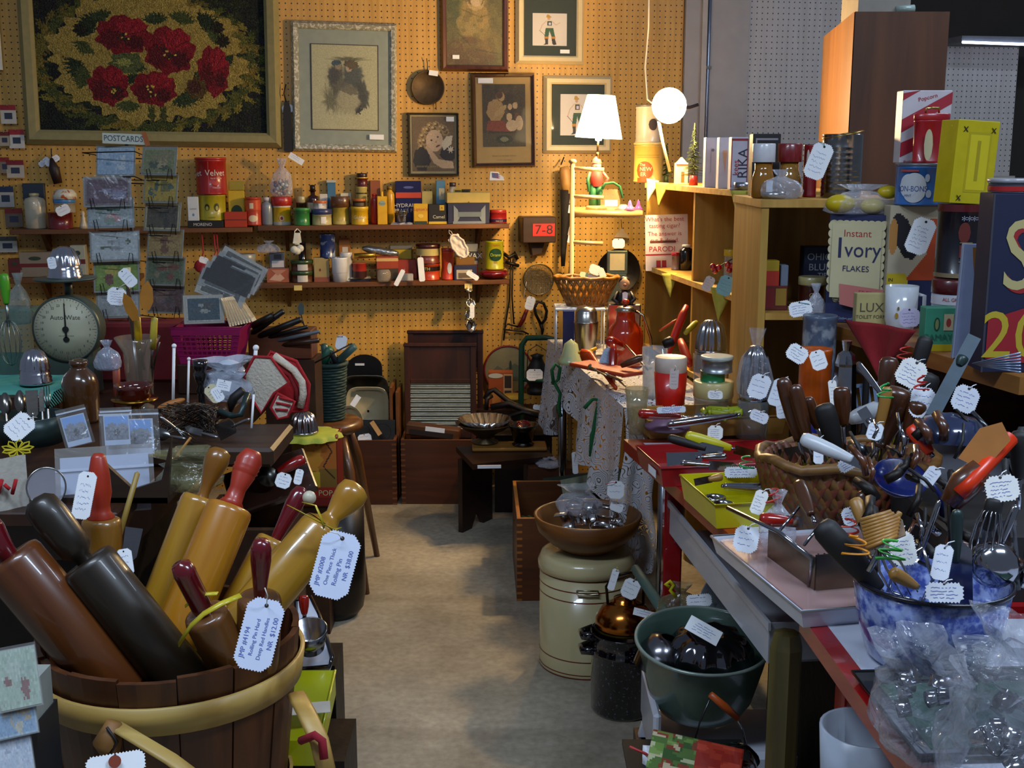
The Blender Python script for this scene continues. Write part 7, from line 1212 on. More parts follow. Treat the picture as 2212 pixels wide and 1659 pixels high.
for k in range(10):zz=.25+.65*k/9;sc_+=[('e',.08+.10*(k<1),zz,.07,.04,CM_),('e',.90,zz,.06,.04,CM_)]
t=sb('soap_flakes_box','large navy and cream soap flakes box with scalloped panel on the wooden shelf','box',1781,1908,464,690,3.0,.09,NV,rz=R(-27),art=sc_+[('r',.08,.90,.24,.92,CM_),('t','Instant',.092,'#a01c2c',.5,.83),('t','I',.27,NV,.22,.69),('t','vory',.20,NV,.60,.68,0,.9),('t','FLAKES',.075,NV,.5,.51),('p',[(.24,.37),(.98,.33),(.96,.10),(.26,.18)],'#b86c64'),('t','FREE',.06,'#a02440',.68,.29,-3),('t','Guide',.05,'#7c2c50',.6,.215,-3),('t','for Baby Clothes and all',.034,'#8c94a8',.3,.05,0,.8)])
MB().box(-.033,.033,-.001,0,-.014,.014,WHITE,T=Matrix.Translation((.01,-.006,.235))).obj('price_label',t);hI=P(1855,464,3.0).z
t=thing('lemon_bag','clear bag of yellow artificial lemons lying on the soap flakes box','bag',(P(1850,450,3.0).x,3.03,hI+.001));b=MB();LM=M('#b8a00c',.35,0,.08)
for(px,py,r)in((1815,440,.028),(1885,448,.024),(1918,415,.020)):q=wm(t).inverted()@P(px,py,3.02);q.z=max(q.z,r*.8);b.ball(q,r,LM,16,(1.35,1,.85))
b.obj('lemons',t);pouch('','','',1780,1935,398,465,3.03,hI+.001,d=.05,seed=2,root=t,m=plastic(op=.1),neckf=.5)
p=Pic(36,70,'#b0a68c');p.rect(0,.62,1,1,'#14204c');p.ell(.32,.25,.3,.14,'#14141c',ang=.5);p.ell(.4,.33,.14,.1,'#14141c');p.poly([(.55,.12),(1,.1),(1,.62),(.35,.62),(.8,.4)],'#b04418');p.ell(.08,.25,.1,.15,'#b07c3c');p.poly([(0,.56),(.4,.56),(.5,.74),(.25,.8),(0,.78)],'#c0a818')
t=sb('oats_carton','tall cream carton with black orange and navy shapes lettered QUICK','box',1908,2012,444,700,2.94,.05,'#b0a68c',rz=R(0));h_=P(1960,444,2.94).z-ZB_;w_=104*mpp(1960,570,2.94);p.obj('printed_label',t,w_*.99,h_*.98,Matrix.Translation((0,-.001,h_/2)));MB().text('IN',h_*.04,BLK,-w_*.42,h_*.39,-.002).text('MINUTE',h_*.055,M('#a03418',.5),-w_*.25,h_*.33,-.002).text('QUICK',h_*.075,M('#c8c4b4',.5),-w_*.2,h_*.13,-.002).obj('lettering',t);tag(t,1988,510,2.86,50,80,18,n=6)
zt=P(1985,444,2.94).z
t=can('bonbon_tin','blue and white round candy tin under the red canister','tin',1932,2035,352,444,2.96,zt+.001,rz=R(-22),body='#2c64a8',lid='#5c5c60',lidh=.07,art=[('e',.42,.45,.26,.38,'#c0c4c8'),('e',.30,.5,.2,.3,'#c0c4c8'),('t','BON-BONS',.2,'#2c4c8c',.36,.42,0,.8),('t','MINT',.08,'#2c4c8c',.3,.25),('e',.68,.7,.05,.1,'#b0b8c8'),('e',.72,.3,.06,.1,'#b0b8c8'),('r',.1,.5,.86,.9,'#a83c28')])
z2=P(1985,353,2.96).z
t=boxy('popcorn_box','tall red and white diagonally striped popcorn box behind the red canister','box',1942,2048,195,352,3.0,z2+.001,d=.05,c='#c4bcc0',art=[('p',[(0,.96),(.35,1),(0,.86)],'#9c1c2c'),('p',[(0,.6),(1,.98),(1,.82),(0,.42)],'#a01c2c'),('p',[(0,.28),(.6,.45),(1,.6),(1,.42),(0,.08)],'#a01c2c'),('t','Popcorn',.08,'#a01c2c',.5,.9,14),('t','Popcorn',.07,'#a01c2c',.25,.03,12)])
t=can('red_canister','bright red square canister with cream oval and gold handle on lid','canister',1972,2048,245,352,2.93,z2+.001,body='#98101c',lid='#9c141c',lidh=.13,art=[('e',.28,.42,.12,.36,'#b0a884')],sq=.55);t.location.y=2.94
MB().tube([(-.016,-.0,h)for h in()]or[(-.016,0,0),(-.016,0,.012),(.016,0,.012),(.016,0,0)],.003,metal('#c0a860',.2),6,T=Matrix.Translation((0,0,P(2010,245,2.93).z-z2))).obj('lid_handle',t)
t=sct('cookie_tin','black tin with dark red bands and stars under the tall yellow tin','tin',2018,2122,440,606,2.72,P(2070,606,2.62).z,body='#100e18',bands=[(.9,1.0,'#501014'),(0,.06,'#7c6c50')],art=[('e',.38,.62,.12,.14,'#5c1c14'),('r',.3,.55,.28,.45,'#5c1c18'),('r',.3,.55,.48,.49,'#8c7440'),('r',.3,.55,.22,.23,'#8c7440')]+[('t','*',.16,'#8c8c9c',.35+.1*k,.78)for k in range(4)],rz=0);zc=t.location.z
sct('coffee_can','white blue and red coffee tin beneath the black tin with stars','tin',2002,2100,606,720,2.68,body='#a8b4c8',lid='#4c1014',lidh=.22,bands=[(.62,.76,'#c8c8cc')],art=[('e',.4,.42,.3,.28,'#2c5ca8'),('t','PACKED',.09,'#c8ccd4',.35,.62,-8),('t','ALL GRIND',.1,'#a02c34',.35,.9),('t','RICH',.14,'#b0283c',.35,.12)]);bpy.data.objects['coffee_can'].scale=(.9,.9,(zc-ZB_-.002)/max(.01,P(2050,606,2.68).z-ZB_))
zy=P(2070,441,2.70).z
t=boxy('yellow_tin','tall bright yellow tin with black fleur corners, highest beside the popcorn box','tin',2046,2146,260,441,2.70,zy,d=.07,c='#b8a808',k=dict(rough=.2,coat=.6),rz=R(12),tilt=3,art=[('r',.28,.82,.14,.86,'#a89808'),('r',.32,.78,.17,.83,'#c4b414'),('r',.5,.58,.28,.76,'#9c8c10')]+[('t','x',.14,'#241c0c',a,b_)for a,b_ in((.18,.9),(.85,.9),(.18,.08),(.85,.06))])
t=sct('white_mug','white coffee mug with small gold motif in front of the cream carton','mug',1908,1978,617,700,2.84,body='#c4c8cc',shape=[(0,0),(.7,0),(.78,.05),(.95,.3),(1,1),(.96,1),(.9,.3),(.7,.08),(0,.07)],art=[('e',.22,.4,.05,.06,'#a07c20'),('e',.26,.55,.03,.04,'#6c5418')],bodyk=dict(rough=.15));r=35*mpp(1940,650,2.84);hm=P(1940,617,2.84).z-ZB_;MB().tube([(r*.9,-.01,hm*.82),(r*1.22,-.02,hm*.8),(r*1.25,-.02,hm*.45),(r*.95,-.01,hm*.25)],.005,M('#c4c8cc',.15),8).obj('handle',t);tag(t,1965,686,2.74,44,42,-5,n=4,paper=M('#b0a8c0',.6))
sb('soap_bar','cream wrapped soap packet with brown lettering, before the white mug','soap',1847,1912,634,700,2.86,.03,'#a89c68',art=[('t','LUX',.34,'#4c4838',.5,.62),('t','TOILET FORM',.13,'#4c4838',.5,.38)])
t=sb('soap_box','green soap box with oval portrait and yellow base at the board edge','soap',1995,2060,665,736,2.56,.04,'#3c9070',art=[('r',0,1,0,.16,'#b8a418'),('e',.38,.62,.1,.16,'#1c4834'),('e',.38,.62,.06,.12,'#7c8c54'),('r',.6,.92,.48,.86,'#c4b890'),('e',.76,.66,.08,.1,'#a03c34'),('t','CAMAY',.2,'#20604c',.42,.32)])
sb('spatula_packet','tall narrow pale blue packet with torn brown paper, leaning on the sign','packet',2057,2114,527,755,2.46,.012,'#8c98b8',rz=R(-6),tilt=1.5,art=[('r',.0,.05,0,1,'#a8b0c0'),('r',.92,1,0,1,'#a8b0c0'),('p',[(.35,.97),(.92,.97),(.85,.7),(.7,.5),(.45,.8)],'#8c5c24'),('p',[(.7,.82),(.92,.6),(.9,.4),(.75,.55)],'#b07c38')])
p_=[('r',.0,.03,0,1,'#34343c'),('t','BLU',.075,'#6c8ca0',.62,.93),('t','S',.56,'#8c1c20',.50,.62,0,.75),('t','S',.56,'#a89c68',.44,.64,0,.75),('p',[(.05,.3),(1,.42),(1,.04),(.05,.08)],'#8c1820'),('t','20',.38,'#a89424',.44,.2,0,.95)]
sb('blue_sign_box','big navy box with a giant cream S and yellow 20, cut off by the frame','box',2118,2262,418,795,2.3,.08,'#141a36',art=p_,rz=R(-3))
can('red_band_tin','round tin with silver lid and red band on top of the navy sign box','tin',2136,2240,385,418,2.36,P(2180,418,2.3).z+.001,body='#5c5c64',lid='#8c8c90',lidh=.3,bands=[(.1,.45,'#a01c1c')])
t=thing('red_cloth','dark red cloth hanging to a point over the shelf board edge','cloth',(0,0,0));a_,c_,d_=P(1830,688,2.88),P(1990,712,2.5),P(1908,812,2.66);b=MB();b.sheet(14,12,lambda u,v:tuple(a_.lerp(c_,u).lerp(d_,v)+Vector((-.008-.008*math.sin(u*9),-.01-.004*math.sin(u*11),.0))),M('#8c141c',.85,0,.15,50,.3)).obj('cloth',t);t.children[0].modifiers.new('thick','SOLIDIFY').thickness=.002
t=thing('plastic_spray','fan of pale plastic strips sticking out below the navy sign box','fan',(0,0,0));b=MB()
for k in range(7):b.tube([P(2100+3*k,785+k,2.2),P(2205,762+7*k,2.12)],[.0008,.002],M('#8c9cb8',.2,.3),4)
b.obj('strips',t)
q0=P(1848,25,3.9);q1=P(2052,25,3.9);qf=P(1766,85,4.8);BC=wood('#4a2a12','#6a3f1c',5,'Z',.5);BC_LIT=wood('#7c5228','#93683a',5,'Z',.5)  # lighter second wood puts lamplight on the cabinet side into its colour
t=thing('tall_cabinet','tall brown wooden cabinet rising behind the shelves with an orange lit side','cabinet',(0,0,0));vs=[(q0.x,3.9,0),(q1.x,3.9,0),(q1.x+.15,4.7,0),(qf.x,4.7,0)];zt=q0.z;vs+=[(a,b_,zt)for a,b_,_ in vs];MB().add(vs,[(0,1,5,4),(1,2,6,5),(2,3,7,6),(4,5,6,7)],BC).obj('body',t);MB().add([(vs[3][0]-.003,vs[3][1],0),(vs[0][0]-.003,vs[0][1],0),(vs[4][0]-.003,vs[4][1],zt),(vs[7][0]-.003,vs[7][1],zt)],[(0,1,2,3)],BC_LIT).obj('side_panel',t)
MB().box(-.10,.07,-.10,.1,0,.12,M('#8c8478',.6)).obj('paper_stack',T=Matrix.Translation((P(1900,20,4.1).x,4.1,zt)),label='pale paper carton standing on top of the tall brown cabinet',category='carton');MB().tube([P(1935,22,4.0),P(1975,18,4.0)],.012,M('#8c9c94',.3),8).obj('glass_tube',label='small pale glass tube lying on the tall brown cabinet',category='tube')
#wall end: round pan, frame, lace table things
T=WT@Matrix.Translation((wl(1335,585,.03)[0],-.02,wl(1335,585,.03)[1]))@Matrix.Rotation(R(90),4,'X');t=thing('black_skillet','black round skillet hanging on the pegboard behind the grey card stand','skillet',T=T);MB().lathe([(0,.0),(.085,0),(.10,.02),(.103,.02),(.09,-.004),(0,-.004)],IR,32).obj('pan',t)
t=thing('white_triangle_tag','cream triangular tag on the pegboard above the black skillet','tag',T=camframe(PW(1343,504,.04)));s=mpp(1343,500,5.4);MB().prism([(-17*s,-8*s),(17*s,-10*s),(0,12*s)],-.0005,.0005,M('#b89c70',.6)).obj('card',t);MB().tube([(0,0,10*s),(-.004,0,30*s)],.0015,IR,5).obj('hook',t)
#LACE TABLE
ZC=.75;LAC=M('#b8b8bc',.8)
def lace():
 m,n,l,b=base('lace');b.inputs['Base Color'].default_value=hx('#c4c4c8');b.inputs['Roughness'].default_value=.9;tc=node(n,'ShaderNodeTexCoord');v=node(n,'ShaderNodeTexVoronoi',Scale=26.0);w=node(n,'ShaderNodeTexNoise',Scale=14.0,Detail=1.0);l.new(tc.outputs['Object'],v.inputs['Vector']);l.new(tc.outputs['Object'],w.inputs['Vector'])
 s=node(n,'ShaderNodeMath',operation='MULTIPLY');s.inputs[1].default_value=22;l.new(w.outputs['Fac'],s.inputs[0]);f=node(n,'ShaderNodeMath',operation='FRACT');l.new(s.outputs[0],f.inputs[0]);g=node(n,'ShaderNodeMath',operation='GREATER_THAN');g.inputs[1].default_value=.22;l.new(f.outputs[0],g.inputs[0])
 h=node(n,'ShaderNodeMath',operation='GREATER_THAN');h.inputs[1].default_value=.14;l.new(v.outputs['Distance'],h.inputs[0]);a=node(n,'ShaderNodeMath',operation='MULTIPLY');l.new(g.outputs[0],a.inputs[0]);l.new(h.outputs[0],a.inputs[1]);l.new(a.outputs[0],b.inputs['Alpha']);return m
LC=lace();E0,E1=Vector((.15,4.72,ZC)),Vector((.335,3.40,ZC))
t=thing('lace_table','table covered with a white lace cloth, crowded with kitchen things before the cubbies','table',(0,0,0));MB().add([(E0.x+.02,E0.y,ZC-.02),(E1.x+.02,E1.y,ZC-.02),(.36,3.05,ZC-.02),(.66,3.05,ZC-.02),(.52,4.72,ZC-.02),(E0.x+.02,E0.y,ZC),(E1.x+.02,E1.y,ZC),(.36,3.05,ZC),(.66,3.05,ZC),(.52,4.72,ZC)],[(5,6,7,8,9),(4,3,2,1,0),(0,1,6,5),(1,2,7,6),(2,3,8,7)],wood('#4a2c18','#6a4020',6,'Y')).obj('top',t)
for x,y in((.193,4.42),(.5,4.6),(.42,3.15),(.58,3.2)):MB().tube([(x,y,0),(x,y,ZC-.02)],.016,metal('#8c9098',.25),14).obj('leg',t)
def drop(u):
 return.33+.05*math.sin(u*14)-.17*math.exp(-((u-.42)/.2)**2)if u<.72 else.22+(u-.72)/.28*.32
def lsheet(u,v):
 e=E0.lerp(E1,u);d=drop(u)*v;f=.022*math.sin(u*34)*v+.012*math.sin(u*71+1)*v;return(e.x-.006-f-.02*v,e.y+.04*v*(u>.7)*(1-u)*3,ZC+.006-d)
def ltop(u,v):e=E0.lerp(E1,u);return(e.x-.004+v*.30,e.y,ZC+.004+.001*math.sin(u*30+v*9))
def lcor(u,v):d=drop(1)*v;return(E1.x-.006+u*.10-.01*v+.01*math.sin(v*9),E1.y-.03*u-.035*v*math.sin(u*9)-.002,ZC+.006-d*(1-.1*u))
t=thing('lace_tablecloth','white lace cloth draped over the table edge, its corner hanging low by the canister','tablecloth',(0,0,0));MB().sheet(70,18,lsheet,LC).sheet(12,18,lcor,LC).sheet(40,6,ltop,LC).obj('cloth',t)
CGR=M('#0c5a2c',.8)
for k,pts in enumerate([[(1196,830),(1192,800),(1200,786),(1210,795),(1206,820),(1198,828),(1210,850),(1206,880),(1212,900)],[(1262,882),(1280,862),(1296,864),(1290,884),(1282,930),(1284,975),(1276,985),(1278,940),(1296,900),(1292,870)]]):
 t=thing('green_rope',['looped thick green cord hanging over the lace near the pole','long knotted green cord hanging down the lace near the crate'][k],'cord',(0,0,0));Yq=4.25-.5*k;MB().tube([P(x,y,Yq)for x,y in pts],.0065,CGR,8).obj('cord',t)
t=thing('price_tag','long white paper strip tag hanging by the metal table pole','tag',T=camframe(P(1242,1000,4.1),R(-4)));tag_mesh(.022,.08,n=2).obj('card',t)
pouch('clear_bag','clear bag of striped things on the floor behind the flower crate','bag',1155,1222,990,1032,4.45,.30,d=.06,seed=31)
MB().box(-.09,.09,-.06,.06,0,.299,CW).obj('low_box',T=Matrix.Translation((P(1190,1030,4.45).x,4.47,0)),label='dark low box under the lace table carrying the clear striped bag',category='box')
ZL_=ZC+.006
def lc(n,l,ct,x0,x1,y0,y1,Y,**k):return can(n,l,ct,x0,x1,y0,y1,Y,ZL_,**k)
ST=metal('#a8a49c',.25)
lc('cocktail_shaker','tall stainless cocktail shaker with domed cap on the lace cloth','shaker',1238,1292,662,768,4.25,body=ST,shape=[(0,0),(.72,0),(.78,.02),(.98,.68),(1,.70),(.98,.72),(.92,.73),(.88,.9),(.7,.98),(0,1)])
OR=M('#b02c08',.15,0,.08,coat=.8);x,z,w,h=dims(1310,1388,655,768,4.1,ZL_);r=w/2
t=thing('enamel_coffee_pot','flame orange enamel coffee pot with red knob and chrome handle','coffee pot',(x,4.1,ZL_));MB().lathe([(0,0),(r*.95,0),(r,.01),(r,h*.5),(r*.9,h*.6),(r*.55,h*.72),(r*.5,h*.86),(r*.55,h*.9),(0,h*.93)],OR,36).obj('body',t);MB().lathe([(r*.56,h*.88),(r*.6,h*.9),(r*.4,h*.95),(0,h*.97)],ST,28).obj('lid',t);MB().ball((0,0,h*1.02),.014,OR,sc=(1,1,.8)).obj('knob',t);MB().tube([(r*.5,0,h*.88),(r*.95,-.01,h*.82),(r*1.4,-.02,h*.45),(r*1.45,-.02,h*.15),(r*1.3,-.02,0.008)],.005,metal('#c0b89c',.15),8).obj('handle',t)
boxy('blue_funnel','dark blue tapering plastic piece beside the cocktail shaker','container',1216,1240,672,745,4.4,ZL_,.04,c='#14245c',k=dict(rough=.3))
lc('cream_dome','pale green glass juicer dome at the table edge by the shaker','juicer',1204,1262,732,770,4.15,body=M('#a8b080',.2,0,.08,coat=.8),shape=[(0,0),(1,0),(.95,.15),(.7,.3),(.5,.8),(0,1)])
pz=P(1255,662,4.48);t=thing('white_wire_stand','small white stand with thin legs carrying the wicker bread basket','stand',(pz.x,4.5,0));MB().box(-.10,.09,-.08,.08,pz.z-.008,pz.z,WHITE,b=.002).obj('top',t)
for sx in(-.095,.085):
 for sy in(-.07,.07):MB().tube([(sx,sy,ZL_),(sx,sy,pz.z-.008)],.003,WHITE,6).obj('leg',t)
x,z,w,h=dims(1197,1336,600,661,4.48,pz.z+.001);t=thing('wicker_basket','golden woven wicker bread basket on the small white stand','basket',(x,4.5,pz.z+.001));WK=wood('#7c4810','#b47c2c',30,'X',.4);b=MB();a=w/2
for k in range(26):
 an=2*math.pi*k/26
 for dr in(-.35,.35):b.tube([(a*(.55+.45*q)*math.cos(an+dr*q*1.4),a*.62*(.55+.45*q)*math.sin(an+dr*q*1.4),h*q)for q in(0,.33,.66,1)],.0035,WK,5,flat=1.8)
for q,rr in((.03,.006),(1,.008)):b.tube([(a*(.55+.45*q)*math.cos(i*.2),a*.62*(.55+.45*q)*math.sin(i*.2),h*q+.003*math.sin(i*2))for i in range(31)],rr,WK,6,closed=True)
b.obj('weave',t);MB().lathe([(0,0),(a*.55,0)],WK,24,T=Matrix.Diagonal((1,.62,1,1))).obj('bottom',t)
for k,(px,py,w,h,ro)in enumerate([(1285,583,28,24,20),(1300,590,16,26,-20),(1283,600,30,20,0),(1262,594,22,14,10),(1240,604,26,12,-8)]):s=mpp(px,py,4.45);q=thing('paper_cutout',['tall white paper cutout rising from the wicker basket','oval white rimmed cutout at the back of the wicker basket','white ruffled paper in the middle of the wicker basket','pale green tinted paper scrap in the wicker basket','flat white scrap at the near side of the wicker basket'][k],'paper',T=camframe(P(px,py,4.46),R(ro),R(15),R(-20)),group='white paper pieces in the wicker basket');MB().prism(tagpoly(w*s,h*s,.006),-.002,.002,M(['#c8c8bc','#b0b0a4','#c4c0b4','#a8bc90','#c0bcb0'][k],.6)).obj('paper',q)
q=P(1348,655,4.3);t=thing('suited_figurine','small painted figurine of a man in black suit with bow tie','figurine',tuple(q));s=mpp(1348,620,4.3);BK=M('#141014',.4)
MB().tube([(0,0,0),(0,0,12*s),(.0,0,24*s)],[20*s,18*s,12*s],BK,12).tube([(-12*s,0,24*s),(-24*s,-.01,8*s),(-12*s,-.025,2*s)],5*s,BK,8).tube([(12*s,0,24*s),(22*s,-.01,10*s),(12*s,-.025,2*s)],5*s,BK,8).obj('body',t)
MB().ball((0,0,42*s),13*s,M('#c09870',.5),14,(.9,.9,1.15)).ball((0,-12*s,41*s),3.5*s,M('#a86850',.5),8).obj('head',t);MB().ball((0,3*s,48*s),13*s,BK,14,(.95,.9,.8)).obj('hair',t);b=MB();b.patch([(-5*s,10*s),(5*s,10*s),(6*s,28*s),(-6*s,28*s)],WHITE,-19*s).patch([(-8*s,24*s),(-8*s,31*s),(8*s,24*s),(8*s,31*s)],BK,-20*s);b.obj('shirt_front',t)
MB().box(-.06,.06,-.04,.04,0,q.z-ZL_-.001,ST,b=.004).obj('metal_box',T=Matrix.Translation((q.x+.0,4.32,ZL_)),label='plain metal box raising the suited figurine behind the orange coffee pot',category='box');
q=P(1333,590,4.6);t=thing('card_stand','grey framed stand with blank cream card and white tag, behind the wicker basket','stand',(q.x,4.6,0));s=mpp(1333,560,4.6);GY=M('#4c5850',.4,.3);MB().box(-22*s,22*s,0,.012,q.z-2*s,q.z+48*s,GY,b=.002).obj('frame',t);MB().box(-16*s,16*s,-.001,0,q.z+6*s,q.z+42*s,M('#b8ac80',.6)).obj('card',t);MB().box(-.035,.035,-.02,.05,ZL_,q.z-2*s,GY).obj('pedestal',t);tag(t,1336,526,4.55,28,22,0,n=0)
t=thing('green_lid_jar','small clear glass jar with arched dark green handle beside the elf lamp','jar',(P(1318,450,4.68).x,4.68,ZL+.0005));s=mpp(1318,420,4.68);MB().lathe([(0,0),(20*s,0),(22*s,20*s),(16*s,40*s),(16*s,44*s)],glass('#d8b888',.2),24).obj('glass',t);MB().tube([(-18*s,0,44*s),(-12*s,0,56*s),(6*s,0,58*s),(20*s,0,50*s),(26*s,-.01,26*s)],.005,CGR,8).obj('handle',t);MB().box(-14*s,14*s,-24*s,-23*s,8*s,22*s,M('#c8b8cc',.6)).obj('label',t)
for k,(px,c_,w_)in enumerate([(1362,'#b86cb0',14),(1338,'#c88894',16),(1382,'#9c4c9c',12),(1350,'#c8a0a8',20)]):
 if k==1:continue
 q=thing('pink_glass_stopper',['pink glass stopper shining on the lamp shelf','','purple glass piece at the end of the lamp shelf','low pale pink glass dish on the lamp shelf'][k],'glass',(P(px,452,4.62).x,4.645+.015*k,ZL+.0005),group='pink glass on the lamp shelf');s=mpp(px,440,4.64);MB().lathe([(0,0),(w_*s,0),(w_*s*.6,.01),(w_*s*.35,.02),(w_*s*.2,.035 if k<3 else.012),(0,.04 if k<3 else.012)],plastic(c_,.6,.05,5,.1),16).obj('glass',q)
t=thing('orange_scoop_set','orange and yellow plastic scoops with a pale tag hanging over the lace table corner','scoops',(0,0,0));OP=M('#c04008',.35);YP_=M('#c8940c',.35);MB().tube([P(1262,770,3.95),P(1275,768,3.93),P(1300,800,3.85),P(1330,838,3.6)],[.02,.012,.006,.006],OP,10,flat=1.4).obj('orange_scoop',t);MB().ball(P(1265,762,3.98),.022,YP_,12,(1.2,1,.5)).tube([P(1265,762,3.98),P(1288,752,4.0)],.006,YP_,8).obj('yellow_scoop',t);tag(t,1315,773,3.75,34,44,22,n=5,tie=(1318,752),tiecol='#2c8c4c',paper=M('#9cb4c8',.6))
def hnd(lb,x0,y0,x1,y1,Y0,Y1,r,m,nm='red_handle_tool',ct='tool',g=None):t=stick(nm,lb,ct,[(x0,y0,Y0),((x0*.7+x1*.3),(y0*.7+y1*.3),Y0*.7+Y1*.3),((x0*.2+x1*.8),(y0*.2+y1*.8),Y0*.2+Y1*.8),(x1,y1,Y1)],[r*.7,r,r*1.05,r*.6],m);(g and t.__setitem__('group',g));return t
RH=M('#8c1408',.2,coat=.6);BRH=wood('#3a1c0c','#5c3014',10,'Z',.3,.4)
hnd('upright dark red turned handle behind the pale blue tag',1322,830,1325,745,3.7,3.75,.014,RH);hnd('short dark red knob handle below the orange coffee pot',1345,750,1312,735,3.85,3.8,.018,RH);hnd('brown wooden handle lying across the glass pitcher',1342,790,1392,770,3.62,3.6,.012,BRH,'brown_handle_tool')
hnd('steel rod crossing behind the brown handle',1352,745,1400,800,3.8,3.6,.004,ST,'steel_tool');hnd('long bright red plastic strip standing before the cubbies',1440,770,1483,660,3.75,3.85,.013,M('#b82010',.4),'red_strip','strip');hnd('thin orange rod leaning before the cubbies',1424,715,1462,690,3.9,3.9,.004,OP,'orange_rod','rod');hnd('thick red orange handle below the red strip',1470,735,1490,790,3.7,3.6,.014,M('#b82c10',.4),'orange_handle_tool');hnd('yellow ribbed plastic handle near the ribbed mould',1480,720,1505,695,3.8,3.85,.010,M('#a89c1c',.5),'yellow_tool')
t=thing('orange_tray','flame coloured flat tray of small spoons sliding over the lace table end','tray',T=Matrix.Translation(P(1310,800,3.68))@Matrix.Rotation(R(-52),4,'Z'));MB().box(-.13,.13,-.045,.045,0,.012,M('#a03010',.4),b=.003).obj('tray',t)
for k,(a,c_)in enumerate([((1270,790),(1310,812)),((1290,800),(1345,822)),((1320,808),(1352,835))]):utensil('small_spoon',['small dull spoon nearest the lace on the orange tray','middle small spoon on the orange tray','small spoon at the far end of the orange tray'][k],'spoon',P(*a,3.66),P(*c_,3.5),'spoon',.03,.02,ST,ST,.003,.6,grp='small spoons on the orange tray')
t=lc('glass_pitcher','straight clear glass measuring pitcher crowded with tools','pitcher',1385,1440,750,850,3.55,body=glass('#b8c4c8',.25),shape=[(0,0),(.9,0),(1,1),(.96,1),(.86,.04),(0,.04)]);hnd('dark pepper grinder shape lying on the glass pitcher',1432,745,1455,735,3.5,3.5,.016,IR,'black_grinder')
#RED ENAMEL TABLES
ZE=.76;RE=M('#8c1014',.25,0,.08,coat=.6);WEN=M('#c0c4d0',.15,0,.03,coat=.6)
def etable(lb,pl,legs):
 t=thing('enamel_table',lb,'table',(0,0,0));n=len(pl);c=sum((Vector(p)for p in pl),Vector((0,0)))/n;b=MB();side=[(k,n+k,n+(k+1)%n,(k+1)%n)for k in range(n)];mk=lambda f,z:[tuple(c+(Vector(p)-c)*f)+(z,)for p in pl]
 b.add(mk(1,ZE)+mk(1,ZE-.03),side+[tuple(range(2*n-1,n-1,-1))],RE);i=[Vector(p)for p in pl];b.add(mk(1,ZE)+mk(.93,ZE+.0005),side,RE);b.add(mk(.93,ZE+.0005),[tuple(range(n))],WEN);b.obj('top',t)
 for(x,y)in legs:MB().box(x-.022,x+.022,y-.022,y+.022,0,ZE-.03,RE,b=.004).obj('leg',t)
 return t
etable('red legged table with red edged white enamel top, crowded with trays and tools',[(.29,2.98),(.485,1.82),(1.5,1.82),(1.5,2.98)],[(.385,2.72),(.78,2.05),(1.4,2.8),(1.4,1.95)])
etable('nearer red edged white enamel table carrying the blue speckled pot',[(.462,1.79),(.485,1.15),(1.3,1.15),(1.3,1.79)],[(.535,1.73),(1.2,1.6),(1.2,1.25),(.60,1.2)])
t=thing('plastic_trough','long translucent white plastic tray slung below the red table edge','tray',T=Matrix.Translation((.463,2.33,.60))@Matrix.Rotation(R(6),4,'Z'));WPL=M('#a4a8b0',.35,0,.05,coat=.3)
MB().box(-.05,-.045,-.37,.37,0,.075,WPL).box(-.055,-.05,-.38,.38,.065,.08,WPL).box(-.045,.25,-.37,.37,0,.004,WPL).box(-.048,.25,-.37,-.366,0,.075,WPL).obj('tray',t)
t=thing('wooden_post','thick worn olive wooden post with chamfered top standing before the red leg','post',(P(1698,1400,1.9).x,1.9,0));zt=P(1698,1362,1.9).z;OW=wood('#4c4020','#6c5c30',10,'Z');MB().lathe([(0,0),(.027,0),(.028,zt-.03),(.022,zt-.004),(0,zt)],OW,8,smooth=False).obj('post',t)
EA=R(9.5)
def otray(nm,lb,px,py,w,d,h,c,Y=None,rz=EA,z=ZE+.001,k=None,rr=None):
 q=PZ(px,py,z);t=thing(nm,lb,'tray',T=Matrix.Translation(q)@Matrix.Rotation(rz,4,'Z'));m=M(c,.3,0,.06,coat=.4)if isinstance(c,str)else c;o=.008;A=[(0,0),(w,0),(w,d),(0,d)]
 b=MB();v=[(x,y,0)for x,y in A]+[(x+(o if x else-o),y+(o if y else-o),h)for x,y in A]+[(x+(o if x else-o)*.6,y+(o if y else-o)*.6,h)for x,y in A]+[(x-(.002 if x else-.002),y-(.002 if y else-.002),.003)for x,y in A]
 b.add(v,[(3,2,1,0)]+[(k_,(k_+1)%4,4+(k_+1)%4,4+k_)for k_ in range(4)]+[(4+k_,4+(k_+1)%4,8+(k_+1)%4,8+k_)for k_ in range(4)]+[(8+k_,8+(k_+1)%4,12+(k_+1)%4,12+k_)for k_ in range(4)]+[(12,13,14,15)],m);b.obj('tray',t);MB().tube([(x+(o if x else-o),y+(o if y else-o),h)for x,y in A],.003,m,6,closed=True).obj('rim',t);return t
WT_=wood('#a8742c','#c8984c',8,'X',.5)
otray('wooden_tray','pale wooden tray with hand hole holding red handled tools and an ice cream scoop',1405,948,.36,.15,.05,WT_)
t=otray('red_plastic_tray','red plastic tray of gadgets with a white side label',1432,1052,.34,.19,.045,'#8c1014');MB().box(-.0082,-.0078,.03,.09,.012,.03,WHITE).obj('side_label',t)
otray('yellow_plastic_tray','bright yellow plastic tray with egg rings and slicers',1548,1142,.30,.21,.05,'#b8b00c')
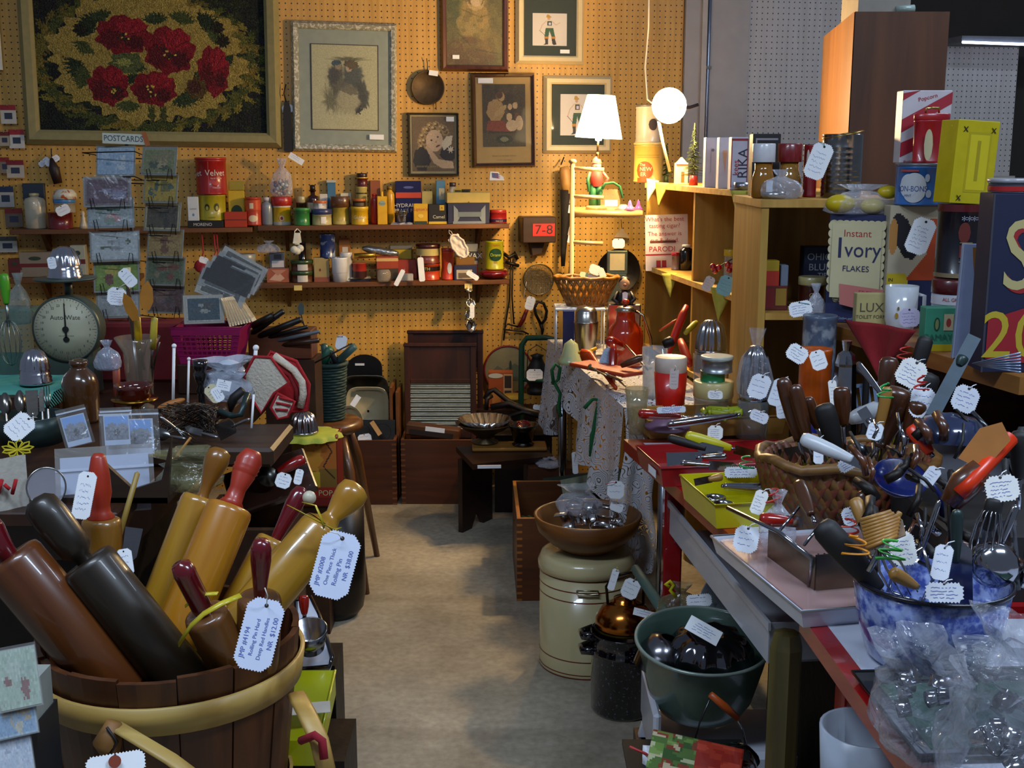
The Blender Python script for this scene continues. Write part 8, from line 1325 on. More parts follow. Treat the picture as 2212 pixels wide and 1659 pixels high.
t=otray('framed_pink_tray','white framed glass tray over pinkish paper, near the table corner',1735,1356,.30,.36,.03,WEN,rz=R(12));MB().box(.004,.296,.004,.356,.022,.024,M('#8c5c58',.25,0,.25,12,coat=.6)).obj('pink_paper',t);MB().box(.002,.298,.002,.358,.026,.028,glass('#d8b8b0',.1)).obj('glass',t)
CHR=metal('#a4a6ac',.12,.1);HM={'r':RH,'b':BLK,'w':BRH,'y':M('#b8b010',.35),'c':CHR,'n':wood('#8c5c24','#b0803c',10,'Z',.4),'o':M('#c83008',.3),'W':M('#b8bcc0',.3),'g':GG2,'N':M('#101c54',.3),'l':M('#94a018',.4),'m':M('#7c5c74',.4)}
def U(lb,x0,y0,x1,y1,Y0,Y1,head,hl,hw,hd,hr,hf=.5,ct='utensil',g=None,roll=0,hm=CHR,nm='kitchen_utensil',flat=1):return utensil(nm,lb,ct,P(x0,y0,Y0),P(x1,y1,Y1),head,hl,hw,hm,HM[hd],hr,hf,g,roll,CHR,flat)
U('red handled tool with pinked tag lying across the wooden tray',1530,905,1378,893,2.9,2.88,'spoon',.04,.03,'r',.012,.6);U('chrome ice cream scoop with ribbed bowl lying on the wooden tray',1600,895,1440,918,2.84,2.8,None,0,0,'c',.010,.95)
MB().lathe([(0,0),(.028,.004),(.033,.02),(.034,.036),(.032,.036),(.028,.01),(0,.006)],CHR,40,flute=(20,.03),T=Matrix.Translation(P(1592,918,2.78))@Matrix.Rotation(R(60),4,'X')@Matrix.Rotation(R(40),4,'Y')).obj('scoop_bowl',bpy.data.objects['kitchen_utensil.001']if 'kitchen_utensil.001' in bpy.data.objects else None,None)
so=bpy.data.objects['scoop_bowl'];so.matrix_basis=(wm(so.parent).inverted()@Matrix.Translation(P(1592,918,2.78))@Matrix.Rotation(R(60),4,'X'))if so.parent else so.matrix_basis
U('bright yellow handled gadget lying on the red tray',1640,985,1480,942,2.62,2.62,'blade',.06,.02,'y',.014,.62,flat=.6);U('black handled round hooked gadget on the red tray',1560,980,1442,945,2.6,2.62,'spatula',.05,.03,'b',.010,.7);U('steel slicer lying flat in the red tray',1440,992,1570,985,2.56,2.54,'spatula',.07,.03,'c',.007,.4);U('steel handled spreader across the red tray',1600,1010,1470,1000,2.5,2.5,'knife',.07,.02,'c',.006,.5)
U('long ribbed chrome tube opener lying across the yellow tray',1560,1050,1722,1060,2.3,2.28,None,0,0,'c',.011,.98);U('wooden handled peeler at the back of the yellow tray',1500,1042,1560,1030,2.38,2.4,'blade',.04,.015,'n',.008,.5)
for k,(x,y)in enumerate([(1545,1078),(1562,1092)]):s=mpp(x,y,2.2);q=thing('egg_ring',['bright metal egg ring farther back in the yellow tray','bright metal egg ring nearest the rim of the yellow tray'][k],'ring',tuple(PZ(x,y+8,ZE+.006)+Vector((0,.0,0))));MB().lathe([(.020,0),(.022,.0),(.022,.014),(.020,.014),(.020,0)],CHR,28).obj('ring',q)
t=thing('lime_shreds','heap of lime yellow plastic shreds at the back of the wooden tray','shreds',tuple(P(1560,895,2.95)));b=MB();r_=random.Random(5)
for k in range(16):b.tube([(r_.uniform(-.05,.05),r_.uniform(-.02,.03),r_.uniform(-.01,.012)),(r_.uniform(-.05,.05),r_.uniform(-.02,.03),.01)],.004,HM['l'],5,flat=2)
b.obj('shreds',t,kind='stuff')
def ec(n,l,ct,x0,x1,y0,y1,Y,z=ZE+.001,**k):return can(n,l,ct,x0,x1,y0,y1,Y,z,**k)
t=ec('plastic_cup','bright red plastic beaker with frosted white lid and a long tag','beaker',1410,1482,770,860,3.18,z=ZL_,body='#b8140c',shape=[(0,0),(.78,0),(1,1),(.96,1),(0,.98)],lid='#c0b0a4',lidh=.22,lidr=.96);tag(t,1456,818,3.06,20,46,2,n=4,paper=M('#b8a8a0',.6),tie=(1458,790))
ec('storage_jar','squat glass jar with cream lid ringed in red lettering','jar',1496,1580,822,905,3.08,z=ZL_,body=glass('#8c8c70',.4),lid='#b8a870',lidh=.3,bands=[(.74,.86,'#9c2420')]);Yj=3.08
ec('green_band','dark green band clip resting on the squat glass jar lid','clip',1512,1566,800,824,3.08,z=P(1538,826,Yj).z,body='#0c6434');q=can('grater_drum','round aluminium drum with slotted green top standing on the green band','drum',1514,1582,768,802,3.08,P(1538,803,Yj).z+.0,P(1538,803,Yj).z,body=metal('#8c9094',.3),lid='#a0a4a4',lidh=.2)if 0 else can('grater_drum','round aluminium drum with slotted green top standing on the green band','drum',1514,1582,768,802,3.08,P(1538,803,Yj).z,body='#8c9094',bodyk=dict(metal=.8),lid='#a0a8a0',lidh=.2)
def moul(lb,x0,x1,y0,y1,Y,z,bag=False):x,zz,w,h=dims(x0,x1,y0,y1,Y,z);t=flutedmould('jelly_mould',lb,(x,Y,zz),w/2,h,fl=(12,.07),m=metal('#b0b0b4',.16));bag and pouch('','','',x0-6,x1+8,y0-35,y1+2,Y,zz-.0,d=.05,seed=17,root=t,m=plastic(op=.06));return t
MB().lathe([(0,0),(.045,0),(.05,P(1535,762,3.4).z-ZL_-.003),(0,P(1535,762,3.4).z-ZL_-.002)],glass('#8c8c8c',.35),28).obj('mould_jar',T=Matrix.Translation((P(1535,762,3.4).x,3.4,ZL_)),label='dark glass jar under the fluted mould on the lace table',category='jar')
moul('fluted dome mould standing on a dark glass jar before the cubbies',1503,1568,690,762,3.4,P(1535,762,3.4).z);moul('fluted mould wrapped in a peaked clear bag',1598,1660,745,812,3.0,ZE+.10,True)
MB().lathe([(0,0),(.04,0),(.04,.099),(0,.099)],glass('#6c7c80',.3),24).obj('bottle_jar',T=Matrix.Translation((P(1629,812,3.0).x,3.0,ZE+.001)),label='clear glass jar under the bagged fluted mould',category='jar')
ec('mauve_disc','mauve plastic disc lid with slotted centre lying behind the wooden tray','lid',1392,1490,846,885,2.98,z=ZE+.03,body='#6c4c64',shape=[(0,0),(1,0),(1,.1),(.4,.35),(.2,.5),(0,.5)]);ec('glass_custard_cup','small amber tinted glass cup at the table corner','cup',1348,1400,838,885,3.0,z=ZL_,body=glass('#a89868',.3),shape=[(0,0),(.6,0),(1,1),(.95,1),(.55,.1),(0,.1)])
ec('orange_blue_tin','round tin banded orange above white and blue, with pinked tags','tin',1716,1786,752,850,2.75,body='#b8500c',bands=[(0,.40,'#142c8c'),(.40,.44,'#c0c4cc')]);tag(bpy.data.objects['orange_blue_tin'],1768,778,2.64,34,44,-20,n=3);tag(bpy.data.objects['orange_blue_tin'],1722,764,2.66,46,38,30,n=4)
ec('flour_shaker','scratched blue grey tin canister behind the orange and blue tin','tin',1726,1800,680,760,2.92,z=ZE+.12,body=speck('#4c586c','#8c949c',20,.5,.3));MB().box(-.05,.05,-.04,.04,0,.119,IR).obj('iron_block',T=Matrix.Translation((P(1763,760,2.95).x,2.95,ZE+.001)),label='dark block under the scratched blue grey canister',category='block')
x,z,w,h=dims(1776,1852,736,880,2.6,ZE+.001);r=w/2;t=thing('chrome_percolator','tall tapering chrome percolator with a spreading top','percolator',(x,2.6,ZE+.001));MB().lathe([(0,0),(r,0),(r*.95,h*.1),(r*.6,h*.82),(r*.62,h*.84),(r*.5,h*.9),(r*.2,h*.93),(r*.3,h),(0,h)],CHR,10,smooth=False).obj('body',t);MB().tube([(r*.5,0,h*.8),(r*1.2,0,h*.75),(r*1.25,0,h*.35),(r*.8,0,h*.25)],.008,BLK,8).obj('handle',t)
hnd('white plastic rolling tube lying among the tools',1838,905,1902,880,2.45,2.5,.018,HM['W'],'white_tube','tube');t=thing('slotted_server','pale blue slotted metal server standing behind the white tube','server',T=camframe(P(1875,855,2.6),R(-10)));b=MB();s=mpp(1875,855,2.6)
for k in range(5):b.box((-30+14*k)*s,(-23+14*k)*s,0,.001,-22*s,22*s,M('#7c90b0',.3,.3))
b.box(-32*s,36*s,0,.001,-26*s,-20*s,M('#7c90b0',.3,.3)).box(-32*s,36*s,0,.001,20*s,28*s,M('#7c90b0',.3,.3)).obj('blade',t)
#wicker utensil basket
cb=PZ(1860,1165,ZE+.002);t=thing('utensil_basket','oval basket woven of brown and red splints, stuffed with kitchen tools','basket',(cb.x,2.28,ZE+.001));WK1=wood('#5c3a18','#8c6430',20,'X');WK2=wood('#6c3020','#8c4c34',20,'X');a,hb=.17,.135;b1,b2=MB(),MB();n=42
for k in range(n):
 an=2*math.pi*k/n
 for dr,b,m in((-.5,b1,WK1),(.5,b2,WK2)):b.tube([(a*(.8+.2*q)*math.cos(an+dr*q),a*.75*(.8+.2*q)*math.sin(an+dr*q),hb*q)for q in(0,.33,.66,1)],.0075,m,4,flat=2.0)
b1.lathe([(0,.002),(a*.8,.002),(a*.93,hb*.95)],M('#241408',.8),30,T=Matrix.Diagonal((1,.75,1,1)));b1.tube([(a*1.02*math.cos(i*.2),a*.77*math.sin(i*.2),hb+.006*math.sin(i*1.5))for i in range(31)],.011,WK1,6,closed=True)
b1.obj('brown_splints',t);b2.obj('red_splints',t)
G1='tools stuffed in the woven basket'
for a in[('dark wooden knife handle with studs leaning left in the woven basket',1740,1010,1690,815,2.3,2.32,None,0,0,'w',.015,.7),('second studded wooden handle beside it in the woven basket',1760,1010,1716,830,2.27,2.28,None,0,0,'w',.014,.7),('small brown handle with white string in the woven basket',1790,990,1742,858,2.3,2.3,None,0,0,'w',.013,.5),('big black tapering handle in the middle of the woven basket',1815,1000,1778,872,2.25,2.25,None,0,0,'b',.02,.8),('upright brown handle right of the black one',1825,1000,1818,835,2.28,2.28,None,0,0,'w',.016,.5),('tall brown round topped handle below the red cloth',1900,1000,1922,770,2.35,2.38,None,0,0,'w',.019,.5),('thick glossy brown handle with bulbous end standing highest in the basket',1890,985,1948,838,2.15,2.12,None,0,0,'w',.026,.85),('black rounded handle pointing up past the shelf board',1930,960,2002,726,2.3,2.3,None,0,0,'b',.015,.42),('thick matt black handle behind the grey steel strap',1960,930,2012,805,2.2,2.2,None,0,0,'b',.02,.8),('ribbed grey brown handle ringed with wire',1955,960,1985,868,2.12,2.1,None,0,0,'w',.017,.8),('cream flat handled knife in front of the glossy brown handle',1893,955,1918,835,2.1,2.1,None,0,0,'n',.010,.9),('steel skewer crossing toward the chrome percolator',1918,870,1852,782,2.2,2.3,None,0,0,'c',.006,.9),('orange flat handle leaning among the tools',2015,985,1966,920,1.98,2.02,None,0,0,'o',.013,.9),('white handled brush with metal ferrule slanting across the basket front',1870,1005,1730,945,2.02,2.1,'blade',.05,.02,'W',.013,.8),('dark wooden handle hanging over the woven basket rim',1760,1130,1724,1040,2.0,2.1,None,0,0,'w',.013,.8)]:U(*a,g=G1,flat=.7)
U('long grey perforated steel strap handle rising high at the shelf end',2010,905,2082,770,2.05,2.1,'blade',.18,.024,'g',.010,.15,hm=metal('#3c444a',.55));U('thin steel knife blade slanting up beside the basket',1910,960,1875,905,2.1,2.15,'knife',.09,.02,'c',.006,.3)
t=thing('blue_sieve','dark blue enamel strainer hooked over the basket with chrome rods','strainer',T=Matrix.Translation(P(1945,1030,1.95))@Matrix.Rotation(R(30),4,'X')@Matrix.Scale(.75,4));MB().lathe([(0,-.03),(.035,-.025),(.058,0),(.062,0),(.04,-.03),(0,-.035)],M('#101c54',.2,coat=.6),32).obj('bowl',t);MB().tube([(.06,0,0),(.09,-.03,-.03),(.1,-.05,-.08)],.006,HM['N'],8).obj('handle',t)
t=thing('blue_bowl','small dark blue enamel bowl turned over behind the orange handled tongs','bowl',tuple(P(2052,945,2.0)));MB().lathe([(.062,0),(.06,.012),(.045,.035),(0,.045)],M('#2c3450',.15,.2,.3,30,coat=.6),32).obj('bowl',t)
t=thing('rotary_chopper','wooden handled rotary tool with bright orange crank rising at the far end','tool',(0,0,0));MB().tube([P(2050,1090,1.72),P(2085,1045,1.72),P(2120,1010,1.72)],[.016,.024,.018],BRH,14).obj('handle',t);MB().tube([P(2072,1068,1.70),P(2100,1040,1.70),P(2182,945,1.74)],[.012,.010,.013],HM['o'],10).obj('crank',t);MB().tube([P(2058,1090,1.74),P(2062,1200,1.70)],.009,metal('#4c5054',.3),10).obj('shaft',t);MB().prism([(-.02,-.035),(.02,-.03),(.025,.03),(0,.045),(-.02,.02)],-.001,.001,M('#a06428',.7),T=camframe(P(2125,965,1.72),R(30))).obj('paper_tag',t)
#metal slicer on the framed tray
z0=ZE+.03;q=PZ(1765,1275,z0);t=thing('metal_slicer','old tin slicing box with a slanted perforated blade on the framed tray','slicer',T=Matrix.Translation(q)@Matrix.Rotation(R(14),4,'Z'));SM=metal('#8c8070',.25)
MB().box(-.005,.115,0,.002,.0,.06,SM).box(-.005,-.003,0,.17,0,.055,SM).box(.113,.115,0,.14,0,.05,SM).obj('box',t);b=MB()
for i in range(8):b.box(.002,.110,-.001,.001,.006+i*.0065,.009+i*.0065,SM,T=Matrix.Translation((0,.012,0)))
for i in range(10):b.box(.004+i*.011,.006+i*.011,.010,.012,.004,.058,SM)
b.obj('perforated_blade',t);MB().tube([(-.004,.02,.0),(-.006,.01,.05),(-.03,.08,.075),(-.07,.2,.085)],.004,CHR,8).obj('guide_rod',t);MB().tube([(-.02,.10,.07),(.03,.13,.10)],.003,CHR,6).tube([(.0,.05,.06),(.05,.08,.09)],.003,CHR,6).obj('cross_rod',t)
U('glossy red handled tool lying behind the slicing box',1735,1128,1640,1122,1.98,1.98,'blade',.03,.02,'r',.012,.75)
pouch('cone_bag','clear cone shaped bag with red ribbon above the slicing box','bag',1640,1715,1060,1130,2.05,ZE+.02,d=.03,seed=41)
#blue speckled pot of tools
cp=Vector((P(2010,1300,1.62).x,1.62,ZE+.001));BSP=speck('#3c4c94','#8c9cc8',55,.42,.15,.16,.6);rp=.172*mpp(2010,1250,1.62)/.000687*.62;rp=165*mpp(2010,1255,1.62);hp=P(2010,1250,1.62).z-ZE;t=thing('graniteware_pot','large blue and white mottled enamel pot crammed with old kitchen tools','pot',tuple(cp))
MB().lathe([(0,0),(rp*.72,0),(rp*.8,.01),(rp*.93,hp*.5),(rp,hp),(rp*.975,hp),(rp*.9,hp*.5),(rp*.76,.012),(0,.008)],BSP,56).obj('body',t);MB().tube([(rp*math.cos(i*.157),rp*math.sin(i*.157),hp)for i in range(40)],.0035,M('#14141c',.2),6,closed=True).obj('rim',t)
G2='tools standing in the blue mottled pot';Yp=1.62
for a in[('large black rounded handle lying over the pot rim toward the slicing box',1905,1280,1770,1130,1.6,1.62,None,0,0,'b',.019,.95),('wavy wooden toothed meat tool fanned out over the pot',1875,1235,1945,1105,1.58,1.6,None,0,0,'n',.004,.2),('broad fork with curved tines leaning left in the pot',1960,1290,1880,1150,1.55,1.58,'fork',.08,.035,'c',.006,.3),('grey steel turner rising toward the orange crank',2062,1330,2068,1100,1.6,1.6,'spatula',.10,.05,'g',.008,.5),('steel masher rod standing in the mottled pot',1955,1290,2030,1080,1.66,1.66,'masher',.08,.07,'c',.004,.6),('short wooden handle in front of the fan of teeth',1890,1185,1845,1075,1.75,1.8,None,0,0,'n',.011,.9),('dark brown handle at the pot rim behind the meat tool',1900,1200,1860,1060,1.8,1.84,None,0,0,'w',.012,.9),('black handled beater standing at the far pot rim',2110,1250,2150,1075,1.6,1.6,'whisk',.10,.04,'b',.012,.4),('steel ladle upside down at the far side of the pot',2130,1260,2195,1090,1.62,1.64,'ladle',.06,.07,'c',.006,.5),('steel slotted turner with pale tag behind it',2160,1240,2140,1040,1.68,1.7,'slot',.08,.06,'c',.006,.4),('black handle at the picture edge behind the mottled pot',2200,1100,2205,930,1.75,1.75,None,0,0,'b',.015,.6),('yellowish wooden handle low in the pot front',1985,1270,1925,1235,1.52,1.5,None,0,0,'n',.009,.9)]:U(*a,g=G2,flat=.8)
t=bpy.data.objects['graniteware_pot'];q=P(1905,1145,1.57);f=thing('meat_tenderizer','fan shaped corrugated wooden blade of an old meat tool above the pot','tool',T=camframe(q,R(-22),R(10),R(-20)));s=mpp(1905,1145,1.57);b=MB()
for k in range(9):x0_=-46+k*1.5;b.tube([(x0_*s,0,(-30+8*k)*s),((45-abs(k-5)*4)*s,-.004,(-24+7*k)*s)],.0035,HM['n'],6)
b.prism([(-46*s,-34*s),(44*s,-24*s),(50*s,10*s),(34*s,40*s),(-36*s,38*s)],.002,.006,wood('#5c3c18','#7c5828',8,'X')).obj('corrugated_blade',f)
t=thing('wire_tool_heap','dark tangle of iron and wire tools heaped between the basket and mottled pot','tools',(0,0,0));b=MB();r_=random.Random(9)
for k in range(60):x_,y_=r_.uniform(1850,2215),r_.uniform(930,1280);Yq=1.95-(y_-950)/1000;a_=r_.uniform(-1.2,1.2);L=r_.uniform(30,80);b.tube([P(x_,y_,Yq),P(x_+L*.5*math.sin(a_)+8,y_-L*.5*math.cos(a_),Yq),P(x_+L*math.sin(a_),y_-L*math.cos(a_),Yq+.03)],r_.choice([.003,.004,.006,.009]),r_.choice([IR,CHR,BLK,BRH,IR,metal('#54565a',.3)]),6)
b.obj('tangle',t,kind='stuff')
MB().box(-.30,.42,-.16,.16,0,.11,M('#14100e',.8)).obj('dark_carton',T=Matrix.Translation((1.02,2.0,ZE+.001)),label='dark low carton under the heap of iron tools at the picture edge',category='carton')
#loose pinked tags among the tools
TG=[(1640,835,46,56,15,2.7,'above the scoop tray beside the bagged mould'),(1680,848,32,62,14,2.5,'beside the studded knife handles'),(1968,806,60,64,25,2.15,'tied in red on the tall dark handle'),(1992,870,52,70,5,2.1,'large blank one below the red ribbon'),(2085,862,56,60,18,2.0,'leaning on the grey steel strap'),(1640,1085,30,56,15,2.1,'with red ribbon before the yellow tray'),(1612,1165,54,60,8,1.95,'hanging at the framed tray corner'),(1842,1115,46,44,-20,1.85,'with red ribbon behind the corrugated blade'),(1950,1185,56,76,-12,1.6,'with green string in the mottled pot'),(2035,1215,40,80,4,1.58,'tall one beside the grey turner'),(2040,1280,80,46,-6,1.5,'flat yellow striped one on the mottled pot rim'),(2165,1055,70,60,-14,1.6,'barred one at the picture edge'),(1768,975,22,56,0,2.2,'narrow one on the woven basket rim'),(1835,1000,54,30,-35,2.1,'slanting one beside the chrome rods'),(1545,935,34,34,0,2.7,'small one above the yellow handle'),(1600,1020,70,26,-4,2.45,'wide one in the red tray'),(1450,885,64,16,-4,2.86,'long one behind the red handle'),(1545,853,34,20,0,2.9,'label on the squat jar'),(1890,932,34,40,10,2.05,'small white one in the basket middle'),(2010,1030,30,50,30,1.85,'thin one near the orange crank'),(1800,850,18,60,-8,2.4,'narrow upright one beside the brown handle'),(1640,900,42,26,20,2.7,'half hidden one behind the scoop'),(1688,880,24,50,-10,2.55,'pale one under the studded handles')]
for k,(x,y,w,h,ro,Yq,lb)in enumerate(TG):loosetag('white pinked price tag, '+lb,x,y,Yq,w,h,ro,yaw=(k*37)%30-15,tilt=-12,n=3+k%3,grp='price tags among the tools',paper=M(['#c8ccd4','#bcc0c8','#d0d0cc'][k%3],.6))
for k,(x,y,Yq,c_)in enumerate([(1955,765,2.3,'#b01810'),(1990,828,2.08,'#b02018'),(1672,1072,2.05,'#c02818'),(1835,1140,1.8,'#b82818'),(1850,1180,1.55,'#c07808'),(1925,1190,1.5,'#3c9c3c'),(1612,1000,2.4,'#149044'),(1912,845,2.05,'#148c3c')]):
 t=thing('curled_ribbon',['red curled ribbon on the tall dark handle','small red ribbon knot above the large blank tag','red ribbon above the framed tray','red ribbon behind the corrugated wooden blade','amber ribbon knot on the black handle','green ribbon strand over the mottled pot rim','green ribbon curl in the red tray','green twisted tie on the cream flat handle'][k],'ribbon',tuple(P(x,y,Yq)));MB().tube([(.018*math.sin(i*.4+k)*(1-i/60),.010*math.cos(i*.4),-.014+i*.0008)for i in range(38)],.0011,M(c_,.35),5,flat=2).obj('ribbon',t)
#clear bags of tin cutters at the near corner
def cuts(t,w,h):
 r=random.Random(int(w*1e4));b=MB()
 for k in range(7):q=Matrix.Translation((r.uniform(-w*.3,w*.3),r.uniform(-.02,.02),h*r.uniform(.12,.6)))@Matrix.Rotation(r.uniform(0,3),4,'X')@Matrix.Rotation(r.uniform(0,3),4,'Y');rr=w*r.uniform(.09,.15);b.lathe([(rr,0),(rr,.016),(rr*.95,.016),(rr*.95,0)],CHR,24,T=q)
 b.obj('tin_rings',t,kind='stuff')
PB=lambda o=.13:plastic('#b4b8c0',o,.06,14,.8,.42)
for lb,x0,x1,y0,y1,Y,sd,d in[('large crumpled clear bag of tin rings before the mottled pot',1880,2070,1400,1610,1.36,51,.10),('clear bag of round clear lids at the lower corner',2030,2225,1440,1700,1.22,52,.09),('folded clear packet of layered tins beside the mottled pot',2100,2250,1350,1470,1.38,53,.08)]:pouch('clear_bag',lb,'bag',x0,x1,y0,y1,Y,ZE+.004,d=d,seed=sd,m=PB(),fill=cuts,neckf=.8,top=.9)
t=otray('black_rimmed_tray','black rimmed dark tray under the clear bags at the lower corner',1990,1645,.4,.22,.012,'#101014',rz=R(3));MB().box(.02,.38,.02,.20,.004,.006,M('#2c4c3c',.3,0,.3,30)).obj('liner',t)
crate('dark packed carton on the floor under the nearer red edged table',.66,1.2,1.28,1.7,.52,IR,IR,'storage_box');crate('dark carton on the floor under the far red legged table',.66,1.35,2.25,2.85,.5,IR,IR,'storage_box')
t=thing('plastic_tub','white plastic tub standing on the dark carton behind the red table leg','tub',(P(1785,1450,1.6).x+.05,1.56,.521));MB().lathe([(0,0),(.055,0),(.065,.16),(.06,.16),(.052,.004),(0,.004)],M('#9ca4b0',.3),28).obj('tub',t)
t=thing('round_dark_lid','dark round pan lid leaning by the hot plate under the red table','lid',T=Matrix.Translation((.66,2.12,.1))@Matrix.Rotation(R(70),4,'X')@Matrix.Rotation(R(-20),4,'Y'));MB().lathe([(0,.02),(.06,.015),(.1,0),(.103,.003),(.06,.019),(0,.024)],BS,32).ball((0,0,.03),.012,BLK).obj('lid',t)
#WOODEN TUB OF ROLLING PINS
TX,TY,TR,ZR_=P(372,1400,1.93).x,1.93,.219,.68;zb=.30
t=thing('stave_tub','wide wooden stave tub with a pale bentwood hoop, full of rolling pins','tub',(TX,TY,0));SV_=wood('#42200e','#643616',9,'Z',.45);HO=wood('#a8803c','#c8a45c',7,'X',.45);n=15
for k in range(n):
 a0,a1=2*math.pi*k/n+.005,2*math.pi*(k+1)/n-.005;b=MB();ro=.002*(k%3);vs=[]
 for(r,z)in((TR*.80,zb),(TR,ZR_-.004*(k%2)),(TR-.011,ZR_-.004*(k%2)),(TR*.80-.011,zb)):
  for i in range(4):a=a0+(a1-a0)*i/3;vs.append(((r+ro)*math.cos(a),(r+ro)*math.sin(a),z))
 b.add(vs,[(q*4+i,q*4+i+1,(q+1)%4*4+i+1,(q+1)%4*4+i)for q in range(4)for i in range(3)]+[(0,4,8,12),(15,11,7,3)],SV_);b.obj('stave',t)
MB().lathe([(0,zb+.01),(TR*.8-.01,zb+.01)],SV_,30).obj('bottom',t);f=lambda z:TR*(.8+.2*(z-zb)/(ZR_-zb))+.006
MB().lathe([(f(.588),.588),(f(.588)+.007,.588),(f(.635)+.008,.635),(f(.635),.635)],HO,64).obj('hoop',t);MB().lathe([(f(.36),.36),(f(.36)+.006,.36),(f(.40)+.006,.40),(f(.40),.40)],HO,64).obj('hoop',t)
inv=wm(t).inverted();pv=inv@P(238,1595,TY-TR-.02);b=MB();b.tube([inv@P(250,1568,1.69),inv@P(300,1598,1.66),inv@P(370,1640,1.63),inv@P(450,1700,1.62)],.015,HO,8,flat=.35);b.obj('bail_handle',t)
MB().tube([pv+Vector((.01,-.004,.03)),pv+Vector((0,-.014,0)),pv+Vector((.004,-.01,-.03))],[.012,.022,.010],M('#7c5424',.6,0,.3),10).tube([pv+Vector((.004,-.022,.03)),pv+Vector((.02,-.026,.008)),pv+Vector((.006,-.03,-.015))],.0025,BLK,6).obj('pivot_knot',t)
tag(t,250,1652,1.60,124,50,0,tilt=0,n=0);MB().prism(ell(0,0,.009,.009),-.0016,-.001,M('#7c3018',.6),T=inv@camframe(P(248,1645,1.597))).obj('eyelet',t)
MB().tube([inv@P(640,1500,1.86),inv@P(662,1540,1.80),inv@P(690,1600,1.76),inv@P(708,1680,1.74)],.016,HO,8,flat=.4).obj('bail_end',t);MB().tube([inv@P(650,1600,1.76),inv@P(680,1588,1.74),inv@P(696,1600,1.74),inv@P(700,1640,1.73)],.007,M('#8c1424',.9),8).obj('red_yarn',t)
crate('plain dark box carrying the stave tub',TX-.17,TX+.17,TY-.16,TY+.16,zb-.002,CW,CW,'support_box')
def pin(lb,top,mid,bot,Yt,Yb,rb,rh,bc,hc,prof=None,nm='rolling_pin',collar=None):
 """top = handle tip, mid = joint of handle and barrel, bot = lower end, all photo pixels; rb, rh radii in m"""
 A,B=P(*bot,Yb),P(*top,Yt);L=(B-A).length;k=(Vector(top)-Vector(mid)).length/(Vector(top)-Vector(bot)).length;h=L*k;zj=L-h;t=thing(nm,lb,'rolling pin',T=aim(A,B),group='rolling pins in the stave tub')
 MB().lathe([(0,0),(rb*.9,0),(rb,.01),(rb,zj-.012),(rb*.94,zj-.003),(rb*.8,zj),(0,zj)],bc,36).obj('barrel',t)
 pr=prof or[(.55,0),(.6,.05),(.75,.3),(1,.65),(.98,.85),(.7,.97),(0,1)];MB().lathe([(a*rh,zj+q*h)for a,q in pr],hc,24).obj('handle',t)
 if collar:MB().lathe([(rh*.75,zj),(rh*.8,zj+.006),(rh*.6,zj+.008)],collar,20).obj('collar',t)
 return t
MPL=wood('#a06c14','#bc8a28',6,'Z',.3,.5);MPO=wood('#a8640c','#c48420',6,'Z',.3,.5);WAL=wood('#1c140c','#2e2214',8,'Z',.4,.15);CHY=wood('#48200a','#6a3814',8,'Z',.35,.4);OLV=wood('#7c4c10','#946420',6,'Z',.3,.4);BW=wood('#5c3414','#784a20',8,'Z',.3,.3);DR=M('#5c0a14',.22,0,.08,coat=.6);RR=M('#9c2a12',.4,0,.15,20,coat=.2)
BULB=[(.5,0),(.42,.08),(.5,.25),(.85,.55),(1,.75),(.9,.92),(.5,.99),(0,1)]
pm_=pin('one piece pale maple rolling pin with bulbous grip and yellow ribbon',(775,1048),(698,1140),(470,1415),2.02,1.86,.041,.029,MPL,MPL,[(1.3,0),(.95,.06),(.62,.14),(.5,.25),(.85,.55),(1,.75),(.9,.92),(.5,.99),(0,1)])
pr_=pin('maple rolling pin with orange red ringed handle',(548,972),(505,1100),(355,1440),2.08,1.90,.042,.024,MPO,RR,[(.8,0),(.95,.03),(.7,.1),(.62,.3),(.9,.55),(.86,.58),(1,.62),(.92,.65),(1,.69),(.94,.72),(1,.8),(.75,.93),(.6,.98),(0,1)],'rolling_pin')
pin('maple rolling pin with dark varnished bulb handle, behind the orange red handled one',(478,968),(436,1076),(305,1420),2.12,1.98,.037,.023,MPL,OLV,BULB)
pin('very dark walnut rolling pin with thick straight handle',(75,1075),(185,1205),(415,1500),1.84,1.84,.047,.030,WAL,WAL,[(.45,0),(.5,.08),(.85,.16),(.95,.4),(1,.7),(.9,.9),(.55,.98),(0,1)])
pin('reddish cherry rolling pin with red handle, cut off by the picture edge',(-45,1125),(35,1180),(270,1500),1.80,1.82,.050,.026,CHY,DR)
pin('small brown rolling pin with dark red handle tipped bright, tied with yellow ribbon',(388,1215),(443,1318),(520,1480),1.76,1.84,.036,.018,BW,DR,[(.8,0),(.95,.1),(1,.75),(1.02,.78),(1,.82),(.85,.95),(0,1)])
ph=pin('brown rolling pin with upright dark red handle carrying the written tag',(565,1165),(570,1285),(555,1480),1.80,1.86,.036,.017,BW,DR)
pin('yellow maple rolling pin with dark red handle, behind the one piece pin',(655,1052),(585,1165),(450,1440),2.10,1.95,.034,.017,MPL,DR)
pv_=pin('short olive rolling pin with a tall bright red cone handle',(212,980),(220,1118),(228,1330),2.0,1.98,.034,.020,OLV,RR,[(1.15,0),(1.2,.02),(.85,.1),(.8,.2),(1,.4),(.9,.7),(.62,.95),(.4,1),(0,1)]);b=MB();b.tube([(0,0,0),(0,0,.0)],.001,CHR)
utensil('wooden_spoon','thin wooden spoon handle standing between the pins','spoon',P(228,1260,2.02),P(298,1018,2.1),None,0,0,CHR,wood('#8c6c28','#a8883c',6,'Z'),.005,1.0,hprof=[(0,0),(1,0),(1,.98),(0,1)])
